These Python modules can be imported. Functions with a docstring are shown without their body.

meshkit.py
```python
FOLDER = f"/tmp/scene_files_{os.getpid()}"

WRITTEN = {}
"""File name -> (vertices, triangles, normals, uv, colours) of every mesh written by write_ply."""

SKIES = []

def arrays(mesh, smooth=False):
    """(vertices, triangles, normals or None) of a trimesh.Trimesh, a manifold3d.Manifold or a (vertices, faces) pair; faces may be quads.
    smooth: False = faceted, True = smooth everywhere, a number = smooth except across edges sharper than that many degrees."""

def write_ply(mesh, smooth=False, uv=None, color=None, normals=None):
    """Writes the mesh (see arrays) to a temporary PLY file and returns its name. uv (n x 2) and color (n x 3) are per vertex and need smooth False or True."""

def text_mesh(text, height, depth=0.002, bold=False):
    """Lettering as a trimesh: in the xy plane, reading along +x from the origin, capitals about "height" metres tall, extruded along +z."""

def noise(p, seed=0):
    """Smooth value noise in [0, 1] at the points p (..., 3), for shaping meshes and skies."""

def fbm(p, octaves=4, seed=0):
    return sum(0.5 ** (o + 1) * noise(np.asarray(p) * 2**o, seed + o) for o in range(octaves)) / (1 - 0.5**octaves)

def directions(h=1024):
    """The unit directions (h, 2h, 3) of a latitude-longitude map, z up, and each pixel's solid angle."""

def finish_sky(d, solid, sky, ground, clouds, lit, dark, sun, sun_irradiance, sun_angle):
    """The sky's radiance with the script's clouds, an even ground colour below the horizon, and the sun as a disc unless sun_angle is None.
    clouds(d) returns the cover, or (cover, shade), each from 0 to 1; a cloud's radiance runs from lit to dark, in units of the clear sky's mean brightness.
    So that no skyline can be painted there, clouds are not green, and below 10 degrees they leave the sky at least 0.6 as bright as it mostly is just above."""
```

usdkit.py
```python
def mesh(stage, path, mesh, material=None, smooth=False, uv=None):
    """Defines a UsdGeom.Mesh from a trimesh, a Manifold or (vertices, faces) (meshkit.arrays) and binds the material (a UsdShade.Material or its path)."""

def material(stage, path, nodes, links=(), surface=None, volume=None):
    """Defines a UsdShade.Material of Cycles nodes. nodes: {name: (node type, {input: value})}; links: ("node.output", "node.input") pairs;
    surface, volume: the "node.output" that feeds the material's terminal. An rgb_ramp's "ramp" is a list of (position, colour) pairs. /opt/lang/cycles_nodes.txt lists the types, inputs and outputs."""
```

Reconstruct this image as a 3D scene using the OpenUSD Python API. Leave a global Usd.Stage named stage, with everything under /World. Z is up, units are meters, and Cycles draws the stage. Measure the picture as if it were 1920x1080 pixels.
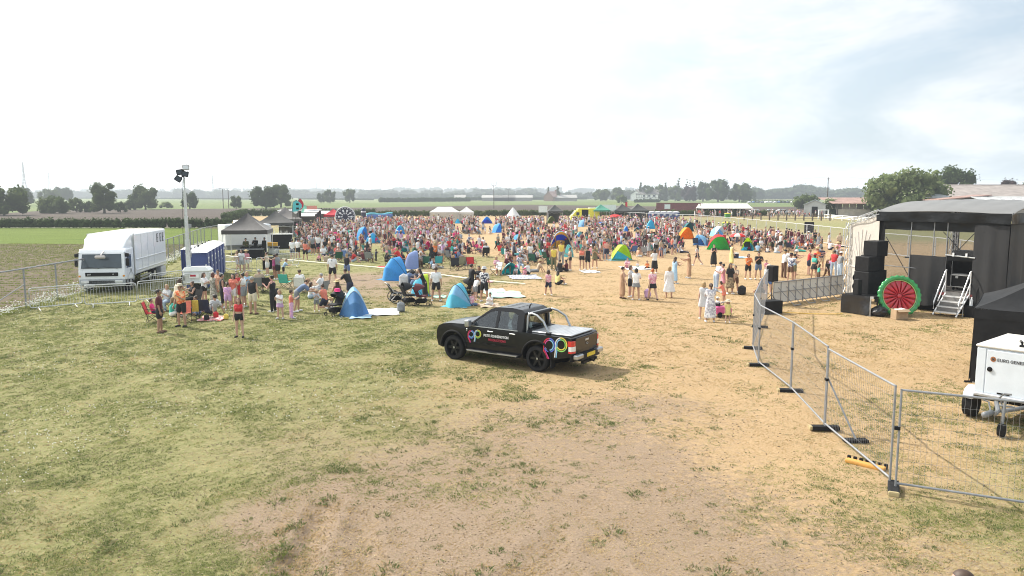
import math, random, numpy as np, trimesh, usdkit, meshkit
import manifold3d as m3
from manifold3d import Manifold, CrossSection
from shapely.geometry import Polygon, box as sbox
from shapely.ops import unary_union
from pxr import Usd, UsdGeom, UsdLux, UsdShade, Gf, Sdf, Vt
stage = Usd.Stage.CreateInMemory()
UsdGeom.SetStageUpAxis(stage, 'Z')
UsdGeom.SetStageMetersPerUnit(stage, 1.0)
UsdGeom.Xform.Define(stage, '/World')
UsdGeom.Scope.Define(stage, '/World/Looks')
R = random.Random(11)
NR = np.random.default_rng(5)
# camera, sky, sun, exposure
CAM_H, FPX, HOR = 5.4, 1420.0, 366.0
PITCH = math.atan((540 - HOR) / FPX)
cam = UsdGeom.Camera.Define(stage, '/World/camera')
cam.AddTranslateOp().Set((0, 0, CAM_H))
cam.AddRotateXOp().Set(90 - math.degrees(PITCH))
cam.CreateHorizontalApertureAttr(36.0)
cam.CreateVerticalApertureAttr(20.25)
cam.CreateFocalLengthAttr(36.0 * FPX / 1920)
cam.CreateClippingRangeAttr((0.1, 20000.0))
cam.CreateExposureAttr(0.62)
SUN_EL, SUN_ROT = math.radians(43), math.radians(-57)
SKY_STRENGTH, SUN_I = 0.115, 1.15
def material(name, nodes, links=(), surface=None, volume=None):
 return usdkit.material(stage, '/World/Looks/' + name, nodes, links, surface, volume)
dome = UsdLux.DomeLight.Define(stage, '/World/sky')
dome.CreateIntensityAttr(1.0)
SUN_DIR = (math.cos(SUN_EL) * math.sin(SUN_ROT), math.cos(SUN_EL) * math.cos(SUN_ROT), math.sin(SUN_EL))
SKYMAT = material('sky_material', {
 'tc': ('texture_coordinate', {}),
 'sky': ('sky_texture', {'sky_type': 'single_scattering', 'sun_disc': False, 'sun_elevation': SUN_EL, 'sun_rotation': SUN_ROT,
       'air_density': 1.0, 'aerosol_density': 2.2, 'ozone_density': 1.0, 'altitude': 30.0}),
 'dot': ('vector_math', {'math_type': 'dot_product', 'vector2': SUN_DIR}),                     # thin high cloud is brighter towards the sun
 'glow': ('rgb_ramp', {'ramp': [(0.0, (2.9, 3.7, 4.4)), (0.12, (3.4, 4.1, 4.7)), (0.36, (5.2, 5.8, 6.1)), (0.55, (7.2, 7.4, 7.3)), (0.8, (10, 10, 9.8)), (1.0, (15, 15, 14.5))]}),
 'lit': ('rgb_ramp', {'ramp': [(0.0, (5.6, 5.8, 5.9)), (0.4, (6.4, 6.5, 6.5)), (0.6, (8.5, 8.5, 8.4)), (1.0, (16, 16, 15.5))]}),
 'stretch': ('mapping', {'scale': (2.0, 2.0, 5.5), 'location': (0.35, 0.1, 0.0)}),
 'n1': ('noise_texture', {'scale': 1.7, 'detail': 9.0, 'roughness': 0.6, 'distortion': 0.35}),
 'r1': ('rgb_ramp', {'ramp': [(0.0, (0, 0, 0)), (0.45, (0.03, 0.03, 0.03)), (0.52, (0.32, 0.32, 0.32)), (0.60, (0.75, 0.75, 0.75)), (0.70, (1, 1, 1)), (1.0, (1, 1, 1))]}),
 'n2': ('noise_texture', {'scale': 5.2, 'detail': 9.0, 'roughness': 0.62}),
 'r2': ('rgb_ramp', {'ramp': [(0.0, (0.78, 0.8, 0.84)), (0.42, (0.88, 0.9, 0.92)), (0.6, (1, 1, 1)), (1.0, (1.05, 1.05, 1.05))]}),
 'shade': ('mix_color', {'blend_type': 'multiply', 'fac': 1.0, 'use_clamp': False}),
 'mx': ('mix_color', {'blend_type': 'mix'}),
 'veil': ('mix_color', {'blend_type': 'mix', 'fac': 0.72}),
 'bg': ('background_shader', {'strength': SKY_STRENGTH}),
}, [('tc.generated', 'stretch.vector'), ('tc.generated', 'dot.vector1'), ('dot.value', 'glow.fac'), ('dot.value', 'lit.fac'), ('stretch.vector', 'n1.vector'), ('stretch.vector', 'n2.vector'),
 ('n1.fac', 'r1.fac'), ('n2.fac', 'r2.fac'), ('lit.color', 'shade.a'), ('r2.color', 'shade.b'), ('sky.color', 'veil.a'), ('glow.color', 'veil.b'), ('veil.result', 'mx.a'), ('shade.result', 'mx.b'), ('r1.color', 'mx.fac'),
 ('mx.result', 'bg.color')], surface='bg.background')
UsdShade.MaterialBindingAPI.Apply(dome.GetPrim()).Bind(SKYMAT)
sun = UsdLux.DistantLight.Define(stage, '/World/sun')
sun.CreateIntensityAttr(SUN_I)
sun.CreateAngleAttr(0.5)
sun.CreateNormalizeAttr(True)
sun.CreateColorAttr((1.0, 0.95, 0.86))
sun.AddRotateZOp().Set(-math.degrees(SUN_ROT))
sun.AddRotateXOp().Set(-(90 - math.degrees(SUN_EL)))   # local -z then points away from the sun
# helpers
def at(u, v, z=0.0):
 x, y = (u - 960) / FPX, -(v - 540) / FPX
 c, s = math.cos(PITCH), math.sin(PITCH)
 d = np.array([x, c + y * s, -s + y * c])
 t = (z - CAM_H) / d[2]
 return np.array([0, 0, CAM_H]) + d * t
def uv_of(p):
 c, s = math.cos(PITCH), math.sin(PITCH)
 q = np.asarray(p, float) - [0, 0, CAM_H]
 f = q[..., 1] * c - q[..., 2] * s
 return 960 + FPX * q[..., 0] / f, 540 - FPX * (q[..., 1] * s + q[..., 2] * c) / f
def zat(v, Y):
 c, s = math.cos(PITCH), math.sin(PITCH)
 y = -(v - 540) / FPX
 return CAM_H + Y * (-s + y * c) / (c + y * s)
def RM(x, y):
 yn = 7668 / max(7668 / y - 8, 4.0)
 return (x * yn / y, yn)
def RP(pts):
 return [p if p[1] <= 4 or (abs(p[0]) == 46 and p[1] == 60) else RM(*p[:2]) for p in pts]
_names = {}
def numbered(path):
 k = _names.get(path, 0)
 _names[path] = k + 1
 return path if k == 0 else '%s_%03d' % (path, k)
def tag(p, label=None, cat=None, group=None, kind=None):
 for k, x in (('label', label), ('category', cat), ('group', group), ('kind', kind)):
  if x:
   p.SetCustomDataByKey(k, x)
def pth(o):
 return o if isinstance(o, str) else str(o.GetPath())
def thing(name, label, cat, loc=(0, 0, 0), rz=0.0, group=None, scale=None, kind=None):
 x = UsdGeom.Xform.Define(stage, numbered('/World/' + name))
 x.AddTranslateOp().Set(tuple(float(a) for a in loc))
 if rz:
  x.AddRotateZOp().Set(float(rz))
 if scale:
  x.AddScaleOp().Set((float(scale),) * 3 if np.ndim(scale) == 0 else tuple(map(float, scale)))
 tag(x.GetPrim(), label, cat, group, kind)
 return x.GetPrim()
_arr = {}
def obj(name, mesh, m, parent=None, smooth=False, label=None, cat=None, group=None, kind=None):
 n = None
 if smooth:
  hit = _arr.get((id(mesh), smooth))
  if hit is None:
   hit = _arr[(id(mesh), smooth)] = (meshkit.arrays(mesh, smooth), mesh)
  v, f, n = hit[0]; mesh = (v, f)
 g = usdkit.mesh(stage, numbered((pth(parent) if parent else '/World') + '/' + name), mesh, m, False)
 if n is not None:
  g.CreateNormalsAttr(Vt.Vec3fArray.FromNumpy(n.astype(np.float32))); g.SetNormalsInterpolation('vertex')
 p = g.GetPrim()
 tag(p, label, cat, group, kind)
 return p
def struct(name, mesh, m, smooth=False):
 return obj(name, mesh, m, None, smooth, kind='structure')
def copy(src, name, loc, rz=0.0, label=None, cat=None, group=None, scale=None):
 was = src.GetCustomData()
 t = thing(name, label or was['label'], cat or was['category'], loc, rz, group or was.get('group'), scale)
 t.GetReferences().AddInternalReference(src.GetPath())
 t.SetInstanceable(True)
 return t
def J(*ms):
 ms = [m for m in (ms[0] if len(ms) == 1 and isinstance(ms[0], list) else ms) if m is not None]
 vs, fs, n = [], [], 0
 for m in ms:
  if hasattr(m, 'to_mesh'):
   m = tm(m)
  v, f = np.asarray(m[0], float), np.asarray(m[1], int)
  if f.shape[1] == 4:
   f = np.vstack([f[:, [0, 1, 2]], f[:, [0, 2, 3]]])
  vs.append(v); fs.append(f + n); n += len(v)
 return np.vstack(vs), np.vstack(fs)
def tm(m):
 q = m.to_mesh()
 return np.array(q.vert_properties[:, :3], float), np.array(q.tri_verts, int)
BF = np.array([[0, 3, 2, 1], [4, 5, 6, 7], [0, 1, 5, 4], [1, 2, 6, 5], [2, 3, 7, 6], [3, 0, 4, 7]])
def B(c, s, rz=0.0, rx=0.0, ry=0.0):
 x, y, z = np.array(s, float) / 2
 v = np.array([[-x, -y, -z], [x, -y, -z], [x, y, -z], [-x, y, -z], [-x, -y, z], [x, -y, z], [x, y, z], [-x, y, z]])
 for a, ax in ((rx, 0), (ry, 1), (rz, 2)):
  if a:
   v = v @ rot(a, ax).T
 return v + np.array(c, float), BF
def rot(deg, ax=2):
 a = math.radians(deg); c, s = math.cos(a), math.sin(a)
 m = np.eye(3); i, j = [(1, 2), (2, 0), (0, 1)][ax]
 m[i, i] = m[j, j] = c; m[i, j] = -s; m[j, i] = s
 return m
def X(m, loc=(0, 0, 0), rz=0.0, s=1.0, rx=0.0, ry=0.0):
 if hasattr(m, 'to_mesh'):
  m = tm(m)
 v = np.asarray(m[0], float) * np.asarray(s, float)
 for a, ax in ((rx, 0), (ry, 1), (rz, 2)):
  if a:
   v = v @ rot(a, ax).T
 return v + np.array(loc, float), m[1]
def T(pts, r, n=6, cap=True):
 p = np.asarray(pts, float)
 r = np.broadcast_to(np.asarray(r, float), (len(p),))
 d = np.zeros_like(p); d[1:-1] = p[2:] - p[:-2]; d[0] = p[1] - p[0]; d[-1] = p[-1] - p[-2]
 d /= np.linalg.norm(d, axis=1, keepdims=True) + 1e-12
 ref = np.array([0, 0, 1.0]) if np.abs(d[:, 2]).mean() < 0.85 else np.array([1.0, 0, 0])
 a = np.cross(d, ref); a /= np.linalg.norm(a, axis=1, keepdims=True) + 1e-12
 b = np.cross(d, a)
 th = np.arange(n) * 2 * np.pi / n + np.pi / n
 v = p[:, None] + r[:, None, None] * (np.cos(th)[None, :, None] * a[:, None] + np.sin(th)[None, :, None] * b[:, None])
 v = v.reshape(-1, 3)
 f = []
 for i in range(len(p) - 1):
  for j in range(n):
   k = (j + 1) % n
   f += [[i * n + j, i * n + k, (i + 1) * n + k], [i * n + j, (i + 1) * n + k, (i + 1) * n + j]]
 if cap:
  for i in range(1, n - 1):
   f.append([0, i + 1, i]); e = (len(p) - 1) * n; f.append([e, e + i, e + i + 1])
 return v, np.array(f)
def L(prof, n=24, cap=True):
 th = np.arange(n) * 2 * np.pi / n
 v = np.array([[r * math.cos(a), r * math.sin(a), z] for r, z in prof for a in th])
 f = []
 for i in range(len(prof) - 1):
  for j in range(n):
   k = (j + 1) % n
   f += [[i * n + j, i * n + k, (i + 1) * n + k], [i * n + j, (i + 1) * n + k, (i + 1) * n + j]]
 return v, np.array(f)
def EX(poly, h, z0=0.0):
 g = poly if hasattr(poly, 'exterior') else Polygon(poly)
 m = trimesh.creation.extrude_polygon(g, h, engine='earcut')
 return np.array(m.vertices) + [0, 0, z0], np.array(m.faces)
def GRID(fn, nu, nv):
 u, v = np.meshgrid(np.linspace(0, 1, nu + 1), np.linspace(0, 1, nv + 1), indexing='ij')
 p = np.stack(np.broadcast_arrays(*fn(u, v)), -1).reshape(-1, 3)
 i, j = np.meshgrid(np.arange(nu), np.arange(nv), indexing='ij')
 k = (nv + 1)
 q = np.stack([i * k + j, (i + 1) * k + j, (i + 1) * k + j + 1, i * k + j + 1], -1).reshape(-1, 4)
 return p, np.vstack([q[:, [0, 1, 2]], q[:, [0, 2, 3]]])
def SHEET(m, t=0.012):
 v, f = np.asarray(m[0], float), np.asarray(m[1], int)
 n = np.zeros_like(v); fn = np.cross(v[f[:, 1]] - v[f[:, 0]], v[f[:, 2]] - v[f[:, 0]])
 for k in range(3):
  np.add.at(n, f[:, k], fn)
 n /= np.linalg.norm(n, axis=1, keepdims=True) + 1e-12
 e = np.sort(np.vstack([f[:, [0, 1]], f[:, [1, 2]], f[:, [2, 0]]]), axis=1)
 d = np.vstack([f[:, [0, 1]], f[:, [1, 2]], f[:, [2, 0]]])
 key = e[:, 0].astype(np.int64) * len(v) + e[:, 1]
 _, inv, cnt = np.unique(key, return_inverse=True, return_counts=True)
 b = d[cnt[inv] == 1]
 N = len(v)
 side = np.vstack([np.stack([b[:, 1], b[:, 0], b[:, 0] + N], 1), np.stack([b[:, 1], b[:, 0] + N, b[:, 1] + N], 1)])
 return np.vstack([v, v - n * t]), np.vstack([f, f[:, ::-1] + N, side])
_ico1 = np.array(trimesh.creation.icosphere(1).vertices); _ico2 = np.array(trimesh.creation.icosphere(2).vertices); _ico0 = np.array(trimesh.creation.icosphere(0).vertices)
def HULL(*pts):
 return Manifold.hull_points(np.vstack(pts))
def S(c, r, ico=None):
 return (_ico1 if ico is None else ico) * np.asarray(r, float) + np.asarray(c, float)
def RB(c, s, b=0.02, rz=0.0):
 h = np.array(s, float) / 2
 pts = []
 for sx in (-1, 1):
  for sy in (-1, 1):
   for sz in (-1, 1):
    k = np.array([sx, sy, sz])
    for ax in range(3):
     q = h - b; q[ax] = h[ax]
     pts.append(k * q)
 return X(tm(Manifold.hull_points(np.array(pts))), c, rz)
def XZ(m):
 v, f = m
 return np.stack([v[:, 0], v[:, 2], v[:, 1]], 1), np.asarray(f)[:, ::-1]
# materials
_mats = {}
def mt(name, col, rough=0.6, metal=0.0, nz=(6.0, 0.18), bump=None, coat=0.0, trans=0.0, spec=0.5, obj_space=True, sheen=0.0):
 if name in _mats:
  return _mats[name]
 c = np.array(col, float)
 nodes = {'tc': ('texture_coordinate', {}), 'n': ('noise_texture', {'scale': nz[0], 'detail': 5.0, 'roughness': 0.6}),
    'r': ('rgb_ramp', {'ramp': [(0.25, tuple(np.clip(c * (1 - nz[1]), 0, 1))), (0.75, tuple(np.clip(c * (1 + nz[1] * 0.7), 0, 1)))]}),
    'p': ('principled_bsdf', {'roughness': rough, 'metallic': metal, 'coat_weight': coat, 'specular_ior_level': spec, 'sheen_weight': sheen})}
 links = [('tc.object', 'n.vector'), ('n.fac', 'r.fac'), ('r.color', 'p.base_color')]
 if bump:
  nodes['bn'] = ('noise_texture', {'scale': bump[0], 'detail': 4.0})
  nodes['b'] = ('bump', {'strength': bump[1], 'distance': bump[2] if len(bump) > 2 else 0.01})
  links += [('tc.object', 'bn.vector'), ('bn.fac', 'b.height'), ('b.normal', 'p.normal')]
 surf = 'p.BSDF'
 if trans:
  nodes['t'] = ('translucent_bsdf', {}); nodes['m'] = ('mix_closure', {'fac': trans})
  links += [('r.color', 't.color'), ('p.BSDF', 'm.closure1'), ('t.BSDF', 'm.closure2')]
  surf = 'm.closure'
 _mats[name] = material(name, nodes, links, surface=surf)
 return _mats[name]
def see_through(name, col, opacity, rough=0.7):
 if name not in _mats:
  _mats[name] = material(name, {'t': ('transparent_bsdf', {}), 'p': ('principled_bsdf', {'base_color': col, 'roughness': rough}), 'm': ('mix_closure', {'fac': opacity})},
        [('t.BSDF', 'm.closure1'), ('p.BSDF', 'm.closure2')], surface='m.closure')
 return _mats[name]
def pane(name, tint, base=0.0):
 if name not in _mats:
  _mats[name] = material(name, {'t': ('transparent_bsdf', {'color': tint}), 'g': ('glossy_bsdf', {'color': (0.95, 0.97, 1.0), 'roughness': 0.02}), 'fr': ('layer_weight', {'blend': 0.5}), 'pw': ('math', {'math_type': 'power', 'value2': 4.0}),
          'ad': ('math', {'math_type': 'multiply_add', 'value2': 0.7, 'value3': 0.045 + base, 'use_clamp': True}), 'm': ('mix_closure', {})},
        [('fr.facing', 'pw.value1'), ('pw.value', 'ad.value1'), ('ad.value', 'm.fac'), ('t.BSDF', 'm.closure1'), ('g.BSDF', 'm.closure2')], surface='m.closure')
 return _mats[name]
galv = mt('galvanised_steel', (0.27, 0.28, 0.295), 0.5, 0.45, (9, 0.25))
galv_white = mt('pale_galvanised', (0.52, 0.535, 0.54), 0.5, 0.3, (9, 0.15))
alu = mt('aluminium', (0.55, 0.56, 0.57), 0.38, 0.7, (12, 0.12))
white_paint = mt('white_paint', (0.78, 0.80, 0.82), 0.28, 0, (2.5, 0.06), coat=0.5)
white_plain = mt('white_plastic', (0.80, 0.80, 0.79), 0.5, 0, (4, 0.08))
black_plastic = mt('black_plastic', (0.011, 0.011, 0.012), 0.45, 0, (9, 0.3), spec=.22)
black_matt = mt('black_paint_matt', (0.014, 0.014, 0.015), 0.7, 0, (7, 0.3), bump=(40, 0.1), spec=.12)
rubber = mt('rubber', (0.02, 0.02, 0.021), 0.8, 0, (12, 0.4), bump=(30, 0.2), spec=.15)
black_cloth = mt('black_cloth', (0.012, 0.012, 0.013), 0.75, 0, (3, 0.35), bump=(2.2, 0.5, 0.05), spec=.12)
white_cloth = mt('white_canvas', (0.82, 0.81, 0.78), 0.8, 0, (3, 0.08), bump=(2.5, 0.4, 0.05), trans=0.3)
wood = mt('weathered_wood', (0.12, 0.09, 0.065), 0.85, 0, (14, 0.4))
yellow_plastic = mt('yellow_plastic', (0.75, 0.42, 0.05), 0.5)
dark_void = mt('dark_interior', (0.012, 0.012, 0.013), 0.9, spec=.05)
# ground: zones of grass, straw and bare soil
def zone_field(P):
 spots = [  # u, v, green, straw, soil
  (0, 620, 1, .1, 0), (200, 600, 1, .05, 0), (120, 700, .95, .25, .05), (330, 650, .95, .25, 0), (560, 640, .8, .4, 0), (60, 820, .8, .35, .2), (300, 800, .8, .4, .15),
  (520, 760, .75, .45, .12), (200, 900, .85, .35, .25), (40, 960, .65, .3, .4), (260, 960, .75, .3, .35), (420, 900, .75, .35, .3), (120, 1060, .85, .3, .3), (380, 1060, .8, .3, .35),
  (600, 860, .62, .4, .3), (690, 900, .4, .3, .65), (560, 1000, .15, .15, .95), (640, 960, .1, .15, 1), (800, 980, .05, .15, 1), (760, 1060, .02, .1, 1), (1000, 1060, .0, .1, 1),
  (960, 930, .25, .3, .85), (1000, 960, .15, .25, .9), (1200, 1040, .05, .2, 1), (1400, 1060, .1, .3, .9), (1300, 940, .15, .3, .9), (1200, 860, .2, .3, .85), (1450, 950, .25, .5, .6),
  (1600, 1040, .3, .5, .6), (1550, 900, .45, .75, .3), (1700, 960, .6, .6, .2), (1850, 1010, .62, .5, .2), (1900, 940, .6, .6, .1), (1780, 1060, .5, .5, .45), (860, 840, .5, .4, .5),
  (780, 760, .6, .5, .3), (900, 720, .55, .75, .15), (1000, 780, .45, .45, .5), (1130, 780, .25, .35, .8), (1250, 760, .3, .4, .7), (1050, 720, .5, .7, .2), (1180, 700, .4, .7, .25),
  (1330, 800, .2, .6, .5), (1400, 860, .15, .6, .5), (1480, 840, .25, .85, .2), (1600, 830, .2, 1, 0), (1340, 720, .15, 1, .15), (1240, 650, .15, 1, .1), (1180, 620, .25, 1, 0),
  (740, 660, .75, .55, .1), (700, 620, .75, .5, .05), (780, 610, .7, .6, .05), (800, 680, .6, .65, .15), (560, 560, .9, .3, 0), (700, 545, .5, .3, .5), (660, 530, .15, .2, .9), (740, 530, .2, .2, .85), (880, 540, .7, .4, .3),
  (820, 545, .35, .3, .6), (620, 500, .9, .3, 0), (460, 520, 1, .1, 0), (540, 480, 1, .15, 0), (440, 470, 1, .1, 0), (860, 590, .7, .55, .05), (960, 580, .6, .7, 0), (1010, 560, .35, .95, 0),
  (920, 530, .7, .5, 0), (980, 540, .25, 1, 0), (1060, 600, .25, 1, 0), (1100, 540, .05, 1, 0), (1300, 560, .03, 1, 0), (1200, 500, .0, 1, 0), (1400, 510, .0, 1, 0), (1500, 480, .0, 1, 0), (940, 470, .1, 1, 0),
  (860, 485, .7, .5, 0), (720, 475, .9, .4, 0), (880, 450, .2, .9, 0), (800, 440, .55, .6, 0), (660, 440, .9, .3, 0), (1000, 430, .05, 1, 0), (1200, 440, .0, 1, 0), (1400, 440, .1, .9, 0),
  (1460, 440, .8, .5, 0), (1540, 425, .8, .55, 0), (1700, 440, .8, .55, 0), (1340, 418, .7, .6, 0), (1500, 620, .15, 1, 0), (1540, 580, .3, .9, 0), (1640, 640, .25, .9, 0), (1750, 680, .2, 1, 0), (1600, 700, .2, 1, 0),
  (1720, 760, .45, .8, 0), (1780, 860, .5, .85, 0), (1700, 860, .35, .9, 0), (1860, 880, .6, .7, 0), (1000, 850, .3, .35, .75), (700, 800, .65, .45, .2), (900, 900, .3, .35, .75), (640, 720, .75, .5, .1), (560, 700, .8, .45, .05)]
 S_ = np.array(spots, float)
 G = np.array([at(u, v)[:2] for u, v in S_[:, :2]])
 a = np.stack([G[:, 0] / (G[:, 1] + 4) * 3.2, np.log(G[:, 1] + 4) * 3.0], 1)
 b = np.stack([P[:, 0] / (P[:, 1] + 4) * 3.2, np.log(np.maximum(P[:, 1], -2) + 4) * 3.0], 1)
 out = np.zeros((len(P), 3))
 for i in range(0, len(P), 20000):
  d2 = ((b[i:i + 20000, None] - a[None]) ** 2).sum(-1)
  w = 1 / (d2 + 0.012) ** 1.6
  out[i:i + 20000] = (w[..., None] * S_[None, :, 2:]).sum(1) / w.sum(1, keepdims=True)
 return out
def ruts(P):
 q = np.column_stack([P[:, 0], P[:, 1], np.zeros(len(P))])
 h = (meshkit.fbm(q * 0.45, 3, 3) - 0.5) * 0.10 + (meshkit.fbm(q * 2.2, 3, 9) - 0.5) * 0.035
 for (u0, v0), (u1, v1), w, dep in [((545, 1075), (600, 965), .20, .11), ((690, 1075), (680, 980), .2, .06), ((980, 1079), (1060, 985), .25, .035), ((1150, 1079), (1100, 980), .22, .025)]:
  a, b = at(u0, v0)[:2], at(u1, v1)[:2]
  b = b + (b - a) * 0.4; a = a - (b - a) * 0.5
  t = np.clip(((P - a) @ (b - a)) / ((b - a) @ (b - a)), 0, 1)
  d = np.linalg.norm(P - (a + t[:, None] * (b - a)), axis=1) + 0.15 * (meshkit.noise(q * 1.5, 4) - .5)
  fade = np.clip(t * 4, 0, 1) * np.clip((1 - t) * 4, 0, 1)
  h += fade * (-dep * np.exp(-(d / w) ** 2) + dep * 0.55 * np.exp(-((d - 1.7 * w) / (w * .6)) ** 2) + dep * .5 * np.exp(-(d / w) ** 2) * np.sin(t * 160) ** 2)
 fadeout = np.clip((60 - P[:, 1]) / 25, 0, 1)
 return h * fadeout * 0.8
def zmat(name, green, straw, soil):
 n = {'a': ('attribute', {'attribute': 'zone'}), 's': ('separate_color', {}), 'g': ('geometry', {}),
   'nb': ('noise_texture', {'scale': 0.55, 'detail': 8.0, 'roughness': 0.65}), 'nf': ('noise_texture', {'scale': 7.0, 'detail': 7.0, 'roughness': 0.72}),
   'nf2': ('noise_texture', {'scale': 26.0, 'detail': 5.0, 'roughness': 0.7}),
   'st': ('mapping', {'scale': (9.0, 30.0, 9.0), 'rotation': (0, 0, 0.3)}), 'ns': ('noise_texture', {'scale': 1.6, 'detail': 6.0, 'roughness': 0.75}),
   'rs': ('rgb_ramp', {'ramp': soil}), 'rt': ('rgb_ramp', {'ramp': straw}), 'rg': ('rgb_ramp', {'ramp': green}),
   'm1': ('math', {'math_type': 'multiply_add', 'value2': 1.5}), 'm1b': ('math', {'math_type': 'multiply_add', 'value2': 1.9, 'value3': -1.2}), 'k1': ('map_range', {'range_type': 'smoothstep', 'from_min': 0.25, 'from_max': 0.75, 'clamp': True}),
   'm2': ('math', {'math_type': 'multiply_add', 'value2': 1.6}), 'm2b': ('math', {'math_type': 'multiply_add', 'value2': 1.9, 'value3': -1.38}), 'k2': ('map_range', {'range_type': 'smoothstep', 'from_min': 0.2, 'from_max': 0.8, 'clamp': True}),
   'avg': ('math', {'math_type': 'multiply_add', 'value2': 0.5}), 'half': ('math', {'math_type': 'multiply', 'value2': 0.5}),
   'c1': ('mix_color', {}), 'c2': ('mix_color', {}), 'bp': ('bump', {'strength': 0.55, 'distance': 0.05}), 'p': ('principled_bsdf', {'roughness': 0.95, 'specular_ior_level': 0.15})}
 l = [('a.color', 's.color'), ('g.position', 'nb.vector'), ('g.position', 'nf.vector'), ('g.position', 'nf2.vector'), ('g.position', 'st.vector'), ('st.vector', 'ns.vector'),
   ('nf2.fac', 'rs.fac'), ('ns.fac', 'rt.fac'), ('nf.fac', 'rg.fac'),
   ('nf2.fac', 'half.value1'), ('nf.fac', 'avg.value1'), ('half.value', 'avg.value3'),
   ('nf.fac', 'm1b.value1'), ('s.g', 'm1.value1'), ('m1b.value', 'm1.value3'), ('m1.value', 'k1.value'),
   ('avg.value', 'm2b.value1'), ('s.r', 'm2.value1'), ('m2b.value', 'm2.value3'), ('m2.value', 'k2.value'),
   ('rs.color', 'c1.a'), ('rt.color', 'c1.b'), ('k1.result', 'c1.fac'), ('c1.result', 'c2.a'), ('rg.color', 'c2.b'), ('k2.result', 'c2.fac'),
   ('c2.result', 'p.base_color'), ('nf2.fac', 'bp.height'), ('bp.normal', 'p.normal')]
 return material(name, n, l, surface='p.BSDF')
meadow_mat = zmat('meadow_ground',
     [(0.2, (0.115, 0.125, 0.04)), (0.42, (0.18, 0.185, 0.07)), (0.58, (0.25, 0.23, 0.11)), (0.8, (0.34, 0.285, 0.16))],
     [(0.25, (0.25, 0.165, 0.085)), (0.5, (0.385, 0.27, 0.15)), (0.75, (0.52, 0.385, 0.235))],
     [(0.25, (0.165, 0.12, 0.082)), (0.5, (0.255, 0.19, 0.133)), (0.75, (0.33, 0.255, 0.185))])
def zmesh(name, v, f, m, z=None):
 o = struct(name, (v, f), m, smooth=True)
 w = zone_field(v[:, :2]) if z is None else z
 UsdGeom.PrimvarsAPI(o).CreatePrimvar('zone', Sdf.ValueTypeNames.Color3fArray, 'vertex').Set(Vt.Vec3fArray.FromNumpy(w.astype(np.float32)))
 return o
def sheet(x0, x1, y0, y1, nx, ny, yfn=None):
 return GRID(lambda u, v: (x0 + (x1 - x0) * u, y0 + (y1 - y0) * v, 0 * u), nx, ny)
_sg = lambda s: np.sign(s) * np.abs(s) ** 1.5
v1, f1 = GRID(lambda u, v: (46 * _sg(2 * u - 1), 4 + 56 * v ** 1.6, 0 * u), 600, 320)
v1[:, 2] = ruts(v1[:, :2]) * np.clip((46 - np.abs(v1[:, 0])) / 6, 0, 1) * np.clip((v1[:, 1] - 4) / 2, 0, 1)
def ground_z(x, y):
 return float(ruts(np.array([[x, y]]))[0]) if 4 < y < 60 and abs(x) < 46 else 0.0
fenceline = [(-22.6, 29.0), (-22.6, 35.0), (-22.7, 37.7), (-22.75, 44.0), (-26.0, 57.0), (-31.0, 76.5), (-32.0, 88.0), (-40.5, 108.5)]
fenceline = RP(fenceline)
G44 = RM(-44, 110)
def cut(poly, *away):
 p = Polygon(poly) if not hasattr(poly, 'exterior') else poly
 for a in away:
  p = p.difference(a)
 return p
near_meadow = unary_union([Polygon([(-46, 4), (46, 4), (46, 60), (-46, 60)])])
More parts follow.
